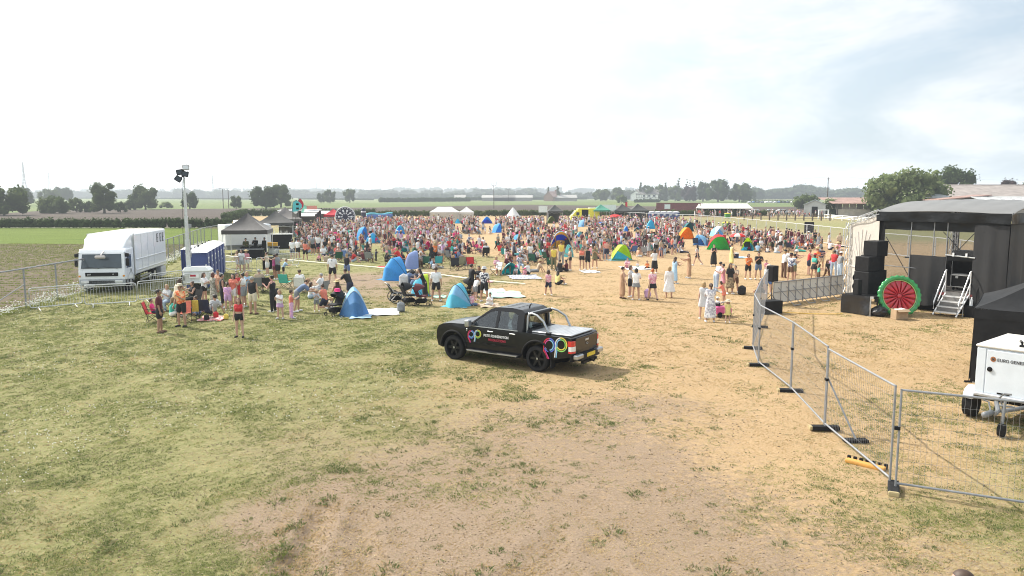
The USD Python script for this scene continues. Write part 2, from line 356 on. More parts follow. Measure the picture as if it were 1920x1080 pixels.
crop_poly = Polygon([(-90, 4), (-22.9, 4)] + [(x - 0.5, y) for x, y in fenceline] + [G44, RM(-160, 112.5), RM(-300, 116), (-340, 4)])
far_meadow = Polygon([(-46, 60)] + [(x - .5, y) for x, y in fenceline[5:]] + [G44] + RP([(-58, 164), (-30, 167), (10, 174), (38, 172), (60, 172), (110, 172), (160, 172)]) + [(200, 4), (46, 4), (46, 60)])
far_meadow = far_meadow.difference(near_meadow).difference(crop_poly).buffer(0)
plough_poly = Polygon(RP([(-320, 118), (-160, 114.5), (-44, 112), (-58, 166), (-30, 169), (10, 176), (38, 174), (160, 174), (200, 205), (110, 260), (60, 262), (5, 300), (-45, 250), (-85, 235), (-130, 213), (-118, 163), (-230, 128)])).buffer(0)
green_poly = Polygon(RP([(-320, 120), (-230, 130), (-118, 165), (-130, 215), (-85, 237), (-45, 252), (5, 302), (60, 264), (110, 262), (150, 350), (50, 480), (-75, 340), (-170, 560), (-500, 600), (-600, 300)])).difference(plough_poly).buffer(0)
def inside(poly, P):
 import shapely
 return shapely.contains_xy(poly, P[:, 0], P[:, 1])
green_poly = green_poly.difference(crop_poly).difference(far_meadow).buffer(0); plough_poly = plough_poly.difference(crop_poly).difference(far_meadow).buffer(0)
cen = v1[f1].mean(1)
zmesh('meadow', v1, f1[~inside(crop_poly, cen[:, :2])], meadow_mat)
def flat(poly, step, z=0.0):
 x0, y0, x1, y1 = poly.bounds
 vs, fs, n = [], [], 0
 for x in np.arange(x0, x1, step):
  for y in np.arange(y0, y1, step):
   g = poly.intersection(sbox(x, y, x + step, y + step))
   for q in getattr(g, 'geoms', [g]):
    if q.geom_type != 'Polygon' or q.area < 1e-4:
     continue
    a, b = trimesh.creation.triangulate_polygon(q, engine='earcut')
    vs.append(np.column_stack([a, np.full(len(a), z)])); fs.append(np.asarray(b) + n); n += len(a)
 v, f = np.vstack(vs), np.vstack(fs)
 nz_ = np.cross(v[f[:, 1]] - v[f[:, 0]], v[f[:, 2]] - v[f[:, 0]])[:, 2]
 f[nz_ < 0] = f[nz_ < 0][:, ::-1]
 return v, f
vf, ff = flat(far_meadow, 4.0)
zmesh('far_meadow', vf, ff, meadow_mat)
def field_mat(name, stops, scale=(0.25, 3.0), stretch=(1, 1, 1), bump=0.3, rz=0.0):
 return material(name, {'g': ('geometry', {}), 'mp': ('mapping', {'scale': stretch, 'rotation': (0, 0, rz)}), 'n1': ('noise_texture', {'scale': scale[0], 'detail': 6.0, 'roughness': 0.6}), 'n2': ('noise_texture', {'scale': scale[1], 'detail': 5.0, 'roughness': 0.7}),
       'm': ('mix_float', {'fac': 0.5}), 'r': ('rgb_ramp', {'ramp': stops}), 'b': ('bump', {'strength': bump, 'distance': 0.1}), 'p': ('principled_bsdf', {'roughness': 0.95, 'specular_ior_level': 0.1})},
     [('g.position', 'mp.vector'), ('mp.vector', 'n1.vector'), ('mp.vector', 'n2.vector'), ('n1.fac', 'm.a'), ('n2.fac', 'm.b'), ('m.result', 'r.fac'), ('r.color', 'p.base_color'), ('n2.fac', 'b.height'), ('b.normal', 'p.normal')], surface='p.BSDF')
crop_soil = field_mat('crop_soil', [(0.3, (0.075, 0.057, 0.038)), (0.5, (0.115, 0.09, 0.06)), (0.7, (0.16, 0.135, 0.085))], (0.3, 5.0))
crop_green = field_mat('crop_green', [(0.3, (0.06, 0.095, 0.010)), (0.5, (0.095, 0.135, 0.017)), (0.7, (0.135, 0.165, 0.032))], (0.2, 2.5), (0.4, 2.0, 1), 0.6, 0.35)
plough_mat = field_mat('ploughed_soil', [(0.3, (0.05, 0.038, 0.030)), (0.5, (0.07, 0.055, 0.044)), (0.72, (0.10, 0.08, 0.064))], (0.06, 1.2), (0.15, 1.5, 1), 0.5, 0.2)
pasture_mat = field_mat('pasture', [(0.3, (0.075, 0.11, 0.035)), (0.5, (0.12, 0.155, 0.055)), (0.7, (0.18, 0.19, 0.08))], (0.012, 0.12), (0.25, 1.6, 1), 0.2, 0.1)
ground_mat = field_mat('open_country', [(0.32, (0.07, 0.11, 0.04)), (0.48, (0.14, 0.175, 0.075)), (0.6, (0.22, 0.215, 0.11)), (0.7, (0.28, 0.25, 0.15))], (0.006, 0.05), (0.3, 1.2, 1), 0.2, 0.15)
crop_far = Polygon([(-500, 92), (-22, 84), (-22, 170), (-500, 170)]).intersection(crop_poly)
struct('crop_field', flat(crop_poly.difference(crop_far), 60), crop_soil)
struct('green_crop_field', flat(crop_far, 60), crop_green)
struct('ploughed_field', flat(plough_poly, 80), plough_mat)
struct('pasture', flat(green_poly, 120), pasture_mat)
rest = Polygon([(-4200, -400), (4200, -400), (4200, 6000), (-4200, 6000)])
for g in (near_meadow, far_meadow, crop_poly, plough_poly, green_poly):
 rest = rest.difference(g)
struct('ground', flat(rest.buffer(0), 700), ground_mat)
# leaves, trees, hedges
def leaf_mat(name, stops, tr=0.25, obj=True):
 if name in _mats:
  return _mats[name]
 _mats[name] = material(name, {'g': ('geometry', {}), 'n': ('noise_texture', {'scale': 0.5, 'detail': 4.0}), 'ri': ('math', {'math_type': 'multiply_add', 'value2': 0.35, 'value3': -0.175}), 'ad': ('math', {'math_type': 'add'}),
  'r': ('rgb_ramp', {'ramp': stops}), 'd': ('principled_bsdf', {'roughness': 0.75, 'specular_ior_level': 0.2}), 't': ('translucent_bsdf', {}), 'm': ('mix_closure', {'fac': tr})},
  [('g.position', 'n.vector'), ('g.random_per_island', 'ri.value1'), ('n.fac', 'ad.value1'), ('ri.value', 'ad.value2'), ('ad.value', 'r.fac'), ('r.color', 'd.base_color'), ('r.color', 't.color'), ('d.BSDF', 'm.closure1'), ('t.BSDF', 'm.closure2')], surface='m.closure')
 return _mats[name]
oak_leaf = leaf_mat('oak_leaves', [(0.3, (0.06, 0.088, 0.02)), (0.5, (0.105, 0.135, 0.032)), (0.7, (0.17, 0.185, 0.052))], .35)
dark_leaf = leaf_mat('dark_leaves', [(0.3, (0.040, 0.066, 0.016)), (0.5, (0.068, 0.10, 0.024)), (0.7, (0.115, 0.14, 0.038))], .32)
light_leaf = leaf_mat('light_leaves', [(0.3, (0.07, 0.10, 0.022)), (0.5, (0.12, 0.16, 0.035)), (0.7, (0.19, 0.21, 0.06))])
willow_leaf = leaf_mat('grey_green_leaves', [(0.3, (0.13, 0.17, 0.065)), (0.5, (0.23, 0.27, 0.12)), (0.7, (0.36, 0.38, 0.22))], .5)
copper_leaf = leaf_mat('copper_leaves', [(0.3, (0.028, 0.016, 0.018)), (0.5, (0.045, 0.024, 0.026)), (0.7, (0.07, 0.04, 0.035))])
wood_leaf = leaf_mat('woodland_leaves', [(0.3, (0.035, 0.06, 0.018)), (0.5, (0.06, 0.09, 0.026)), (0.7, (0.10, 0.125, 0.04))])
bark = mt('bark', (0.075, 0.058, 0.042), 0.9, 0, (8, 0.4), bump=(12, 0.6, 0.03))
def leaves(cen, rad, n, size, g, flatten=1.0):
 k = g.integers(0, len(cen), n)
 d = g.normal(size=(n, 3)); d /= np.linalg.norm(d, axis=1, keepdims=True)
 d[:, 2] = np.where(d[:, 2] < -0.35, -d[:, 2], d[:, 2])
 p = cen[k] + d * rad[k][:, None] * (0.70 + 0.52 * g.random((n, 1)) ** 1.2) * [1, 1, flatten]
 nrm = d + g.normal(size=(n, 3)) * 0.65; nrm /= np.linalg.norm(nrm, axis=1, keepdims=True)
 a = np.cross(nrm, g.normal(size=(n, 3))); a /= np.linalg.norm(a, axis=1, keepdims=True)
 b = np.cross(nrm, a)
 s = size * (0.55 + 0.9 * g.random((n, 1)))
 a, b = a * s, b * s * 0.7
 v = np.stack([p - a, p - b + nrm * s * 0.15, p + a, p + b - nrm * s * 0.1], 1).reshape(-1, 3)
 i = np.arange(n)[:, None] * 4
 return v, np.vstack([i + [0, 1, 2], i + [0, 2, 3]])
def blob(cen, rad, g):
 out = []
 for c, r in zip(cen, rad):
  q = _ico1 * r * 0.74 * (0.85 + 0.3 * g.random((len(_ico1), 1))) + c
  out.append((q, trimesh.creation.icosphere(1).faces))
 return J(out)
def crown_mesh(w, h, n, size, seed, shape='round', d=None):
 g = np.random.default_rng(seed)
 d = d or w
 m = {'round': 26, 'tall': 22, 'bush': 20, 'column': 9}[shape]
 cs, rs = [], []
 for i in range(m):
  if shape == 'column':
   t = i / (m - 1); c = [g.normal() * .06, g.normal() * .06, .08 + .84 * t]; r = .30 * (1 - .72 * t) + .05
   r *= 1.2
  else:
   zz = 0.10 + 0.78 * (i + g.random()) / m
   mid, wid_ = {'round': (.46, .58), 'tall': (.36, .66), 'bush': (.25, .78)}[shape]
   rm = .40 * math.sqrt(max(1 - ((zz - mid) / wid_) ** 2, .02)); an = i * 2.4 + g.normal() * .5; rr_ = rm * (.35 + .65 * g.random() ** .5)
   c = [math.cos(an) * rr_, math.sin(an) * rr_, zz]; r = 0.10 + 0.13 * g.random()
  cs.append(c); rs.append(r)
 cs, rs = np.array(cs), np.array(rs)
 sc = np.array([w, d, h])
 C_, R_ = cs * sc, rs * (w + d + h) / 3 * (0.55 if shape == 'column' else 1.0)
 if shape == 'column':
  R_ = rs * w * 1.5
 lv = leaves(C_, R_, n, size, g)
 out = J(lv, blob(C_, R_, g))
 v = out[0]
 v[:, 2] = np.maximum(v[:, 2], 0.02)
 return out
def trunk_mesh(h, r, seed, lean=0.0):
 g = np.random.default_rng(seed)
 pts = [(0, 0, -.1), (0.1 * r, 0, h * .3), (lean * .5, g.normal() * r * .3, h * .6), (lean, 0, h)]
 out = [T(pts, [r * 1.25, r, r * .8, r * .45], 8)]
 for k in range(5):
  a = k * 2.4 + g.random(); z = h * (0.5 + 0.1 * k)
  out.append(T([(lean * z / h, 0, z), (math.cos(a) * h * .18, math.sin(a) * h * .18, z + h * .16), (math.cos(a) * h * .3, math.sin(a) * h * .3, z + h * .36)], [r * .4, r * .28, r * .1], 6))
 return J(out)
_tree_seed = [100]
def tree(u, vb, vt, wpx, label, m, shape='round', name='tree', cat='tree', n=1700, bare=0.10, depth=None, flower=None, x_in=None):
 p = at(u, max(vb, 377)); Y = p[1]
 h = zat(vt, Y); w = wpx * Y / FPX
 _tree_seed[0] += 1; sd = _tree_seed[0]
 t = thing(name, label, cat, (p[0], p[1], 0), 0)
 cw = crown_mesh(w, h * (1 - bare), n, max(0.022 * w, 0.10) + 0.1, sd, shape, depth)
 obj('crown', X(cw, (0, 0, h * bare)), m, t)
 obj('trunk', trunk_mesh(h * 0.62, max(0.035 * h, .08), sd), bark, t)
 if flower:
  g = np.random.default_rng(sd)
  v = cw[0]
  k = g.integers(0, n * 4, 420); k = k[v[k, 2] > h * .45]
  obj('blossom', J([X((S((0, 0, 0), (.16, .16, .08), _ico0), trimesh.creation.icosphere(0).faces), v[i] + [0, 0, h * bare]) for i in k]), flower, t, kind='stuff')
 return t
cream = mt('cream_blossom', (0.62, 0.60, 0.45), 0.8)
TREES = [
 (8, 404, 354, 86, 'broad dark green tree cut by the left edge of the photo', oak_leaf, 'round', 2600),
 (49, 385, 351, 27, 'narrow oak with bare stem below the tall lattice pylon', dark_leaf, 'round', 1200),
 (93, 381, 356, 40, 'pale-topped tree behind the rounded clipped bush at left', oak_leaf, 'round', 1200),
 (119, 379, 351, 38, 'dark domed tree right of the pale-topped tree at left', dark_leaf, 'round', 1300),
 (101, 400, 373, 62, 'wide low rounded bush standing by the ploughed field', oak_leaf, 'bush', 1800),
 (144, 398, 372, 28, 'brownish bush beside the wide rounded bush', oak_leaf, 'bush', 1000),
 (167, 398, 378, 26, 'small dark bush touching the tallest oak at left', dark_leaf, 'bush', 900),
 (196, 400, 343, 48, 'tallest oak in the left treeline with ragged crown', oak_leaf, 'tall', 2400),
 (226, 398, 378, 24, 'low shrub at the right foot of the tallest left oak', dark_leaf, 'bush', 800),
 (245, 394, 374, 20, 'small pointed bush beside the spreading oak', dark_leaf, 'bush', 800),
 (273, 393, 351, 56, 'spreading rounded oak left of the lighting mast', oak_leaf, 'round', 2400),
 (312, 390, 380, 24, 'tiny pale shrub in the green field left of the mast', willow_leaf, 'bush', 500),
 (356, 392, 361, 32, 'ragged tree directly behind the lighting mast', dark_leaf, 'tall', 1200),
 (443, 391, 368, 24, 'small lone tree right of the twin power poles', oak_leaf, 'round', 900),
 (499, 391, 351, 54, 'big dark tree, left crown of the pair behind the gazebos', dark_leaf, 'round', 2400),
 (527, 389, 346, 36, 'taller right-hand tree of the big pair behind the gazebos', oak_leaf, 'tall', 1900),
 (602, 381, 362, 17, 'smallest of three far trees left of the dartboard', dark_leaf, 'round', 600),
 (619, 381, 356, 25, 'middle one of three far trees above the red gazebo', oak_leaf, 'round', 800),
 (656, 380, 354, 25, 'far ragged tree right of the dartboard inflatable', oak_leaf, 'round', 800),
 (1028, 372, 349, 7, 'left poplar of the close pair beside the far farmhouse', dark_leaf, 'column', 300),
 (1046, 372, 348, 9, 'thicker poplar of the close pair beside the far farmhouse', dark_leaf, 'column', 400),
 (1126, 377, 356, 38, 'round green tree above the yellow ambulance', oak_leaf, 'round', 1000),
 (1158, 376, 350, 26, 'taller leafy tree between ambulance and timbered house', oak_leaf, 'tall', 900),
 (1165, 381, 366, 22, 'small bright bush in front of the timbered house', light_leaf, 'bush', 500),
 (1201, 371, 341, 10, 'dark conifer rising left behind the timbered house roof', dark_leaf, 'column', 400),
 (1214, 371, 346, 26, 'dark round tree behind the roof of the timbered house', dark_leaf, 'round', 700),
 (1238, 376, 346, 26, 'dark tree touching the right end of the timbered house', oak_leaf, 'round', 900),
 (1248, 374, 341, 9, 'slim conifer behind the right end of the timbered house', dark_leaf, 'column', 400),
 (1266, 377, 348, 28, 'yellow-green rounded tree above the red container', light_leaf, 'round', 1000),
 (1272, 370, 332, 9, 'tall poplar apart from the row of three', dark_leaf, 'column', 450),
 (1287, 370, 334, 6, 'left poplar in the row of three thin ones', dark_leaf, 'column', 350),
 (1293, 370, 336, 5, 'middle poplar in the row of three thin ones', dark_leaf, 'column', 350),
 (1300, 370, 337, 7, 'right poplar in the row of three thin ones', dark_leaf, 'column', 350),
 (1292, 378, 350, 32, 'purple-leaved tree above the red container', copper_leaf, 'round', 1000),
 (1318, 378, 341, 30, 'dark tree right of the purple-leaved tree', dark_leaf, 'round', 1000),
 (1346, 379, 336, 46, 'largest dark green tree above the long white marquee', dark_leaf, 'round', 1900),
 (1386, 379, 344, 48, 'wide green tree above the right end of the marquee', oak_leaf, 'round', 1700),
 (1412, 373, 356, 12, 'small dark round tree beside the car park', dark_leaf, 'round', 500),
 (1366, 405, 386, 12, 'clipped round bush by the far portable toilets', oak_leaf, 'bush', 400),
]
for (u, vb, vt, w, lab, m, sh, n) in TREES:
 tree(u, vb, vt, w, lab, m, sh, name='bush' if sh == 'bush' else 'tree', cat='bush' if sh == 'bush' else 'tree', n=n, bare=0.0 if sh in ('bush', 'column') else 0.05)
tree(1690, 408, 330, 138, 'huge grey-green willow-like bush with cream blossom behind the stage', willow_leaf, 'round', 'bush', 'bush', n=5200, bare=0.02, flower=cream)
tree(1790, 398, 317, 76, 'dark spreading tree above the big brown barn roof', dark_leaf, 'round', n=2600, bare=0.03)
tree(1752, 398, 332, 30, 'small tree left of the dark spreading tree behind the barn', dark_leaf, 'round', n=800, bare=0.1)
tree(1888, 398, 337, 46, 'low coppery tree above the right end of the barn roof', copper_leaf, 'round', n=900, bare=0.1)
tree(1925, 398, 332, 30, 'dark conifer cut by the right edge above the barn', dark_leaf, 'tall', n=800, bare=0.1)
tree(1554, 406, 374, 36, 'elder bush with cream flowers beside the grey shed', willow_leaf, 'bush', 'bush', 'bush', n=1100, bare=0.02, flower=cream)
tree(1512, 392, 368, 60, 'green scrub rising left behind the grey shed', light_leaf, 'bush', 'bush', 'bush', n=1000, bare=0.02)
def hedge(name, label, pts, hgt, wid, m, n, size=0.22, seed=1, rough=0.25, cat='hedge'):
 g = np.random.default_rng(seed)
 pts = np.array(pts, float)
 seg = np.linalg.norm(np.diff(pts, axis=0), axis=1); cum = np.concatenate([[0], np.cumsum(seg)])
 k = max(int(cum[-1] / (hgt * 0.34)), 3)
 s = np.linspace(0, cum[-1], k)
 c = np.column_stack([np.interp(s, cum, pts[:, 0]), np.interp(s, cum, pts[:, 1])])
 hs = hgt * (1 - rough / 2 + rough * g.random(k))
 cen = np.vstack([np.column_stack([c + g.normal(size=c.shape) * wid * .08, hs * .36]), np.column_stack([c + g.normal(size=c.shape) * wid * .1, hs * .72])])
 rad = np.concatenate([hs * .44, hs * .40])
 t = thing(name, label, cat, (pts[0][0], pts[0][1], 0))
 o = np.array([pts[0][0], pts[0][1], 0])
 lv = leaves(cen, rad, n, size, g); bl = blob(cen, rad, g)
 v, f = J(lv, bl); v[:, 2] = np.maximum(v[:, 2], 0.01)
 obj('foliage', (v - o, f), m, t)
 return t
hedge('hedge', 'long clipped dark hedge beyond the crop field behind the truck', RP([(-300, 116), (-160, 112.6), (-90, 111.6), (-41, 110.5)]), 1.5, 1.6, dark_leaf, 16000, 0.16, 3, 0.14)
hedge('hedge', 'low dark hedge behind the white trailer and black gazebos', RP([(-50, 132), (-57, 163), (-30, 166)]), 1.6, 1.6, dark_leaf, 4000, 0.2, 5)
hedge('hedge', 'low hedge behind the back of the crowd and the white tents', RP([(-28, 160), (10, 165), (38, 163), (56, 163)]), 1.35, 1.5, oak_leaf, 6000, 0.2, 6)
hedge('hedge', 'dark field hedge in the middle distance above the dartboard', [at(712, 379.6)[:2], at(880, 378)[:2]], 3.0, 3, dark_leaf, 3000, 0.5, 7)
hedge('hedge', 'dark field hedge in the middle distance above the bell tent', [at(850, 376.5)[:2], at(1000, 375)[:2], at(1100, 374)[:2]], 3.2, 3, dark_leaf, 3500, 0.55, 8)
hedge('hedge', 'thin far hedge line across the fields at left', [at(-80, 372.5)[:2], at(250, 373)[:2], at(470, 374.5)[:2]], 1.8, 3, dark_leaf, 2500, 0.5, 9)
hedge('hedge', 'thin far hedge behind the three small trees', [at(560, 374)[:2], at(700, 375.5)[:2]], 1.8, 3, dark_leaf, 1200, 0.5, 10)
hedge('hedge', 'clipped hedge in front of the timbered house', [at(1190, 380)[:2], at(1236, 379.5)[:2]], 2.2, 2.5, dark_leaf, 1200, 0.3, 11)
hedge('hedge', 'rough hedge along the car park beyond the marquee', [at(1390, 380)[:2], at(1500, 381)[:2], at(1530, 381)[:2]], 1.6, 2.5, light_leaf, 2500, 0.3, 12)
def instancer(name, protos, idx, pos, yaw, scale, kind='stuff', label=None, cat=None, parent='/World'):
 path = numbered(parent + '/' + name)
 pi = UsdGeom.PointInstancer.Define(stage, path)
 targets = []
 for i, parts in enumerate(protos):
  pp = path + '/' + 'kind_%03d' % i
  UsdGeom.Xform.Define(stage, pp)
  for j, (mesh, m, sm) in enumerate(parts):
   usdkit.mesh(stage, pp + '/piece_%03d' % j, mesh, m, sm)
  targets.append(Sdf.Path(pp))
 pi.CreatePrototypesRel().SetTargets(targets)
 n = len(pos)
 pi.CreateProtoIndicesAttr(Vt.IntArray.FromNumpy(np.asarray(idx, np.int32)))
 pi.CreatePositionsAttr(Vt.Vec3fArray.FromNumpy(np.asarray(pos, np.float32)))
 a = np.radians(np.asarray(yaw, float)) / 2
 pi.CreateOrientationsAttr(Vt.QuathArray([Gf.Quath(float(math.cos(x)), 0.0, 0.0, float(math.sin(x))) for x in a]))
 sc = np.asarray(scale, float)
 sc = np.repeat(sc[:, None], 3, 1) if sc.ndim == 1 else sc
 pi.CreateScalesAttr(Vt.Vec3fArray.FromNumpy(sc.astype(np.float32)))
 tag(pi.GetPrim(), label, cat, None, kind)
 return pi
far_protos = [[(crown_mesh(1.0, 1.0, 420, 0.045, 900 + i, 'round' if i % 3 else 'bush'), wood_leaf, False)] for i in range(6)]
pos, idx, sc, yw = [], [], [], []
def band(u0, u1, Y, dY, top, n, wid=(9, 16), k=0.35):
 Y, dY, wid = Y * 1.75, dY * 1.75, (wid[0] * 1.75, wid[1] * 1.75)
 for _ in range(n):
  u = R.uniform(u0, u1); y = Y + R.uniform(0, dY)
  x = (u - 960) / FPX * y
  t = np.interp(u, [p[0] for p in top], [p[1] for p in top])
  h = max((CAM_H + (HOR - t) * y / FPX) * R.uniform(1 - k, 1.06), 2.0)
  w = R.uniform(*wid)
  pos.append((x, y, -0.3)); idx.append(R.randrange(6)); sc.append((w, w, h)); yw.append(R.uniform(0, 360))
band(-500, 1000, 780, 60, [(-500, 358), (0, 357), (150, 358), (330, 353), (480, 357), (640, 355), (760, 356), (1000, 353)], 330)
band(680, 1220, 620, 80, [(680, 362), (800, 362), (1000, 360), (1220, 358)], 120, (6, 12))
band(-500, 2400, 1250, 150, [(-500, 354), (200, 354), (600, 353), (700, 351), (960, 351), (1100, 352), (1300, 350), (1500, 354), (2400, 352)], 420, (14, 26))
band(1395, 1660, 560, 90, [(1395, 362), (1440, 355), (1475, 350), (1510, 345), (1530, 350), (1560, 353), (1660, 353)], 130, (9, 16))
band(1150, 1420, 520, 60, [(1150, 357), (1300, 350), (1420, 352)], 70, (8, 14))
band(1640, 2500, 420, 80, [(1640, 352), (2500, 345)], 120, (10, 16))
instancer('woodland', far_protos, idx, pos, yw, sc, label='hazy far woods closing the fields along the horizon', cat='woodland')
# haze
hz = material('haze_air', {'v': ('principled_volume', {'color': (0.86, 0.93, 1.0), 'density': 0.00032, 'anisotropy': 0.25})}, [], volume='v.volume')
obj('haze', B((0, 2600, 33), (9400, 7400, 70)), hz, kind='stuff')
# crops, grass, flowers
def blades(n, r, h, w, seed, lean=0.5):
 g = np.random.default_rng(seed)
 a = g.random(n) * 2 * np.pi; rr = r * np.sqrt(g.random(n))
 b0 = np.column_stack([np.cos(a) * rr, np.sin(a) * rr, np.full(n, -0.01)])
 d = np.column_stack([np.cos(a), np.sin(a), np.zeros(n)]) * (0.35 + 0.65 * g.random((n, 1))) + g.normal(size=(n, 3)) * 0.25; d[:, 2] = 0
 hh = h * (0.5 + 0.6 * g.random((n, 1)))
 mid = b0 + d * lean * hh * 0.35 + [0, 0, 1] * hh * 0.6
 tip = b0 + d * lean * hh * 1.0 + [0, 0, 1] * hh * (1 - 0.3 * lean)
 s = np.column_stack([-np.sin(a + 1), np.cos(a + 1), np.zeros(n)]) * w
 v = np.stack([b0 - s, b0 + s, mid + s * .8, mid - s * .8, tip], 1).reshape(-1, 3)
 i = np.arange(n)[:, None] * 5
 return v, np.vstack([i + [0, 1, 2], i + [0, 2, 3], i + [3, 2, 4]])
grass_a = leaf_mat('grass_green', [(0.3, (0.20, 0.23, 0.065)), (0.5, (0.285, 0.305, 0.10)), (0.7, (0.38, 0.37, 0.16))], 0.4)
grass_b = leaf_mat('grass_dry', [(0.3, (0.28, 0.25, 0.13)), (0.5, (0.40, 0.35, 0.19)), (0.7, (0.5, 0.44, 0.26))], 0.2)
straw_m = leaf_mat('straw_stalks', [(0.3, (0.36, 0.25, 0.11)), (0.5, (0.52, 0.385, 0.18)), (0.7, (0.66, 0.53, 0.30))], 0.15)
grass_c = leaf_mat('grass_dark', [(0.3, (0.11, 0.145, 0.05)), (0.5, (0.17, 0.20, 0.08)), (0.7, (0.25, 0.265, 0.13))], 0.4)
gp = [[(blades(16, 0.05, 0.034, 0.005, 1, 1.3), grass_a, False)], [(blades(18, 0.08, 0.03, 0.0055, 2, 1.6), grass_a, False)], [(blades(14, 0.06, 0.05, 0.0045, 3, 1.0), grass_c, False)], [(blades(14, 0.07, 0.035, 0.0045, 4, 1.6), grass_b, False)],
  [(blades(34, 0.10, 0.075, 0.006, 5, 1.5), grass_c, False), (blades(12, 0.09, 0.08, 0.005, 6, 1.6), grass_b, False)], [(blades(12, 0.14, 0.03, 0.0045, 7, 3.0), straw_m, False)], [(blades(14, 0.16, 0.022, 0.005, 8, 4.5), straw_m, False)],
  [(blades(10, 0.12, 0.03, 0.004, 9, 3.0), grass_b, False)]]
def sample(n, y0, y1):
 y = np.exp(NR.uniform(np.log(y0), np.log(y1), n))
 x = NR.uniform(-0.76, 0.76, n) * y
 return np.column_stack([x, y])
P = np.vstack([sample(140000, 8.4, 52), sample(26000, 50, 88)])
P = P[~inside(crop_poly, P)]
Z = zone_field(P)
q3 = np.column_stack([P, np.zeros(len(P))])
patch = meshkit.fbm(q3 * 0.9, 3, 21); fine = meshkit.fbm(q3 * 3.1, 2, 22)
rnd = NR.random(len(P))
kindg = np.full(len(P), -1)
pg = np.clip(Z[:, 0] * 1.1 - 0.17 + (patch - .5) * 2.2 + (fine - .5) * 1.0, 0, 1) * np.clip((Z[:, 0] - .12) * 3.2, 0.012, 1)
ps = np.clip(Z[:, 1] * 0.9 + (fine - .5) * 0.7, 0, 1)
isg = rnd < pg
r2 = NR.random(len(P))
kindg[isg] = np.select([r2[isg] < .30, r2[isg] < .56, r2[isg] < .74, r2[isg] < .997], [0, 1, 2, 3], 4)
iss = ~isg & (NR.random(len(P)) < np.maximum(ps * 0.75, .34 * (P[:, 1] < 40)))
r3 = NR.random(len(P))
kindg[iss] = np.select([r3[iss] < .4, r3[iss] < .8], [5, 6], 7)
soil_tuft = (kindg == -1) & (NR.random(len(P)) < 0.022 * (Z[:, 2] > .4))
kindg[soil_tuft] = np.where(NR.random(soil_tuft.sum()) < .22, 4, np.where(NR.random(soil_tuft.sum()) < .5, 2, 3))
kindg[(kindg == 4) & (P[:, 1] > 28)] = 0
k = kindg >= 0
P, kindg = P[k], kindg[k]
hgt_ = ruts(P)
scl = NR.uniform(0.7, 1.35, len(P)) * np.clip(P[:, 1] / 15, 0.95, 2.0) * np.where(meshkit.noise(np.column_stack([P, 0 * P[:, 0]]) * .6, 8) > .62, 1.25, 1.0)
instancer('grass', gp, kindg, np.column_stack([P, hgt_]), NR.uniform(0, 360, len(P)), scl, label='short patchy grass and dry straw covering the meadow', cat='grass')
Pc = sample(60000, 8.4, 34); Pc = Pc[~inside(crop_poly, Pc)]; Zc = zone_field(Pc)
kc = np.where(NR.random(len(Pc)) < .25 + .6 * Zc[:, 2], 0, 1); k2 = NR.random(len(Pc)) < .30; kc[k2] = 1
keep = NR.random(len(Pc)) < np.clip(.35 + .5 * Zc[:, 0] * (meshkit.noise(np.column_stack([Pc * .8, 0 * Pc[:, 0]]), 31) > .45) - .1 * Zc[:, 1], .2, .9)
Pc, kc = Pc[keep], kc[keep]
_i0 = trimesh.creation.icosphere(0).faces
crumb = [[((S((0, 0, .006), (.026, .02, .014), _ico0), _i0), mt('earth_crumb', (.17, .12, .085), .95, 0, (20, .4)), False)], [((S((0, 0, .008), (.034, .012, .008), _ico0), _i0), mt('straw_scrap', (.44, .36, .22), .9, 0, (20, .3)), False)]]
instancer('earth_crumbs', crumb, kc, np.column_stack([Pc, ruts(Pc)]), NR.uniform(0, 360, len(Pc)), NR.uniform(.25, .75, len(Pc)) * np.clip(Pc[:, 1] / 14, .9, 1.5), label='crumbs of earth and scraps of dead leaf strewn over the meadow', cat='earth')
rows = []
for k in range(0, 110):
 yy = 22 + k * 0.75 * (1 + k * .004)
 if yy > 93:
  break
 xs = np.arange(-90, -20, 0.17)
 xs = xs + NR.normal(size=len(xs)) * .07
 rows.append(np.column_stack([xs, yy + (xs + 22) * -0.10 + NR.normal(size=len(xs)) * .05]))
rows = np.vstack(rows); rows = rows[inside(crop_poly.difference(crop_far), rows)]
rows = rows[NR.random(len(rows)) < 0.30 + np.clip((rows[:, 1] - 45) / 60, 0, .6) + 0.4 * meshkit.noise(np.column_stack([rows * .15, 0 * rows[:, 0]]), 2)]
crop_p = [[(blades(10, 0.085, 0.10, 0.026, 30 + i, 1.3), grass_a, False)] for i in range(3)]
instancer('crop_seedlings', crop_p, NR.integers(0, 3, len(rows)), np.column_stack([rows, 0 * rows[:, 0]]), NR.uniform(0, 360, len(rows)), NR.uniform(.7, 1.3, len(rows)), label='rows of young green crop plants left of the fence', cat='crop')
fw = [[(J([X((S((0, 0, 0), (.03, .03, .018), _ico0), trimesh.creation.icosphere(0).faces), (R.gauss(0, .12), R.gauss(0, .12), .28 + R.uniform(-.1, .1))) for _ in range(16)]), mt('white_petals', (0.78, 0.78, 0.70), 0.8), False), (blades(30, 0.16, 0.32, 0.008, 50, .6), grass_a, False)]]
pf = []
for (x0, y0), (x1, y1) in zip(fenceline[:5], fenceline[1:6]):
 for _ in range(int(math.hypot(x1 - x0, y1 - y0) * 4)):
  t = R.random(); pf.append((x0 + (x1 - x0) * t + R.gauss(.0, .4), y0 + (y1 - y0) * t, 0))
instancer('wild_flowers', fw, [0] * len(pf), pf, [R.uniform(0, 360) for _ in pf], [R.uniform(.6, 1.3) for _ in pf], label='strip of white wild flowers along the foot of the left fence', cat='flowers')
cl = sample(6500, 12, 40); zc = zone_field(cl)
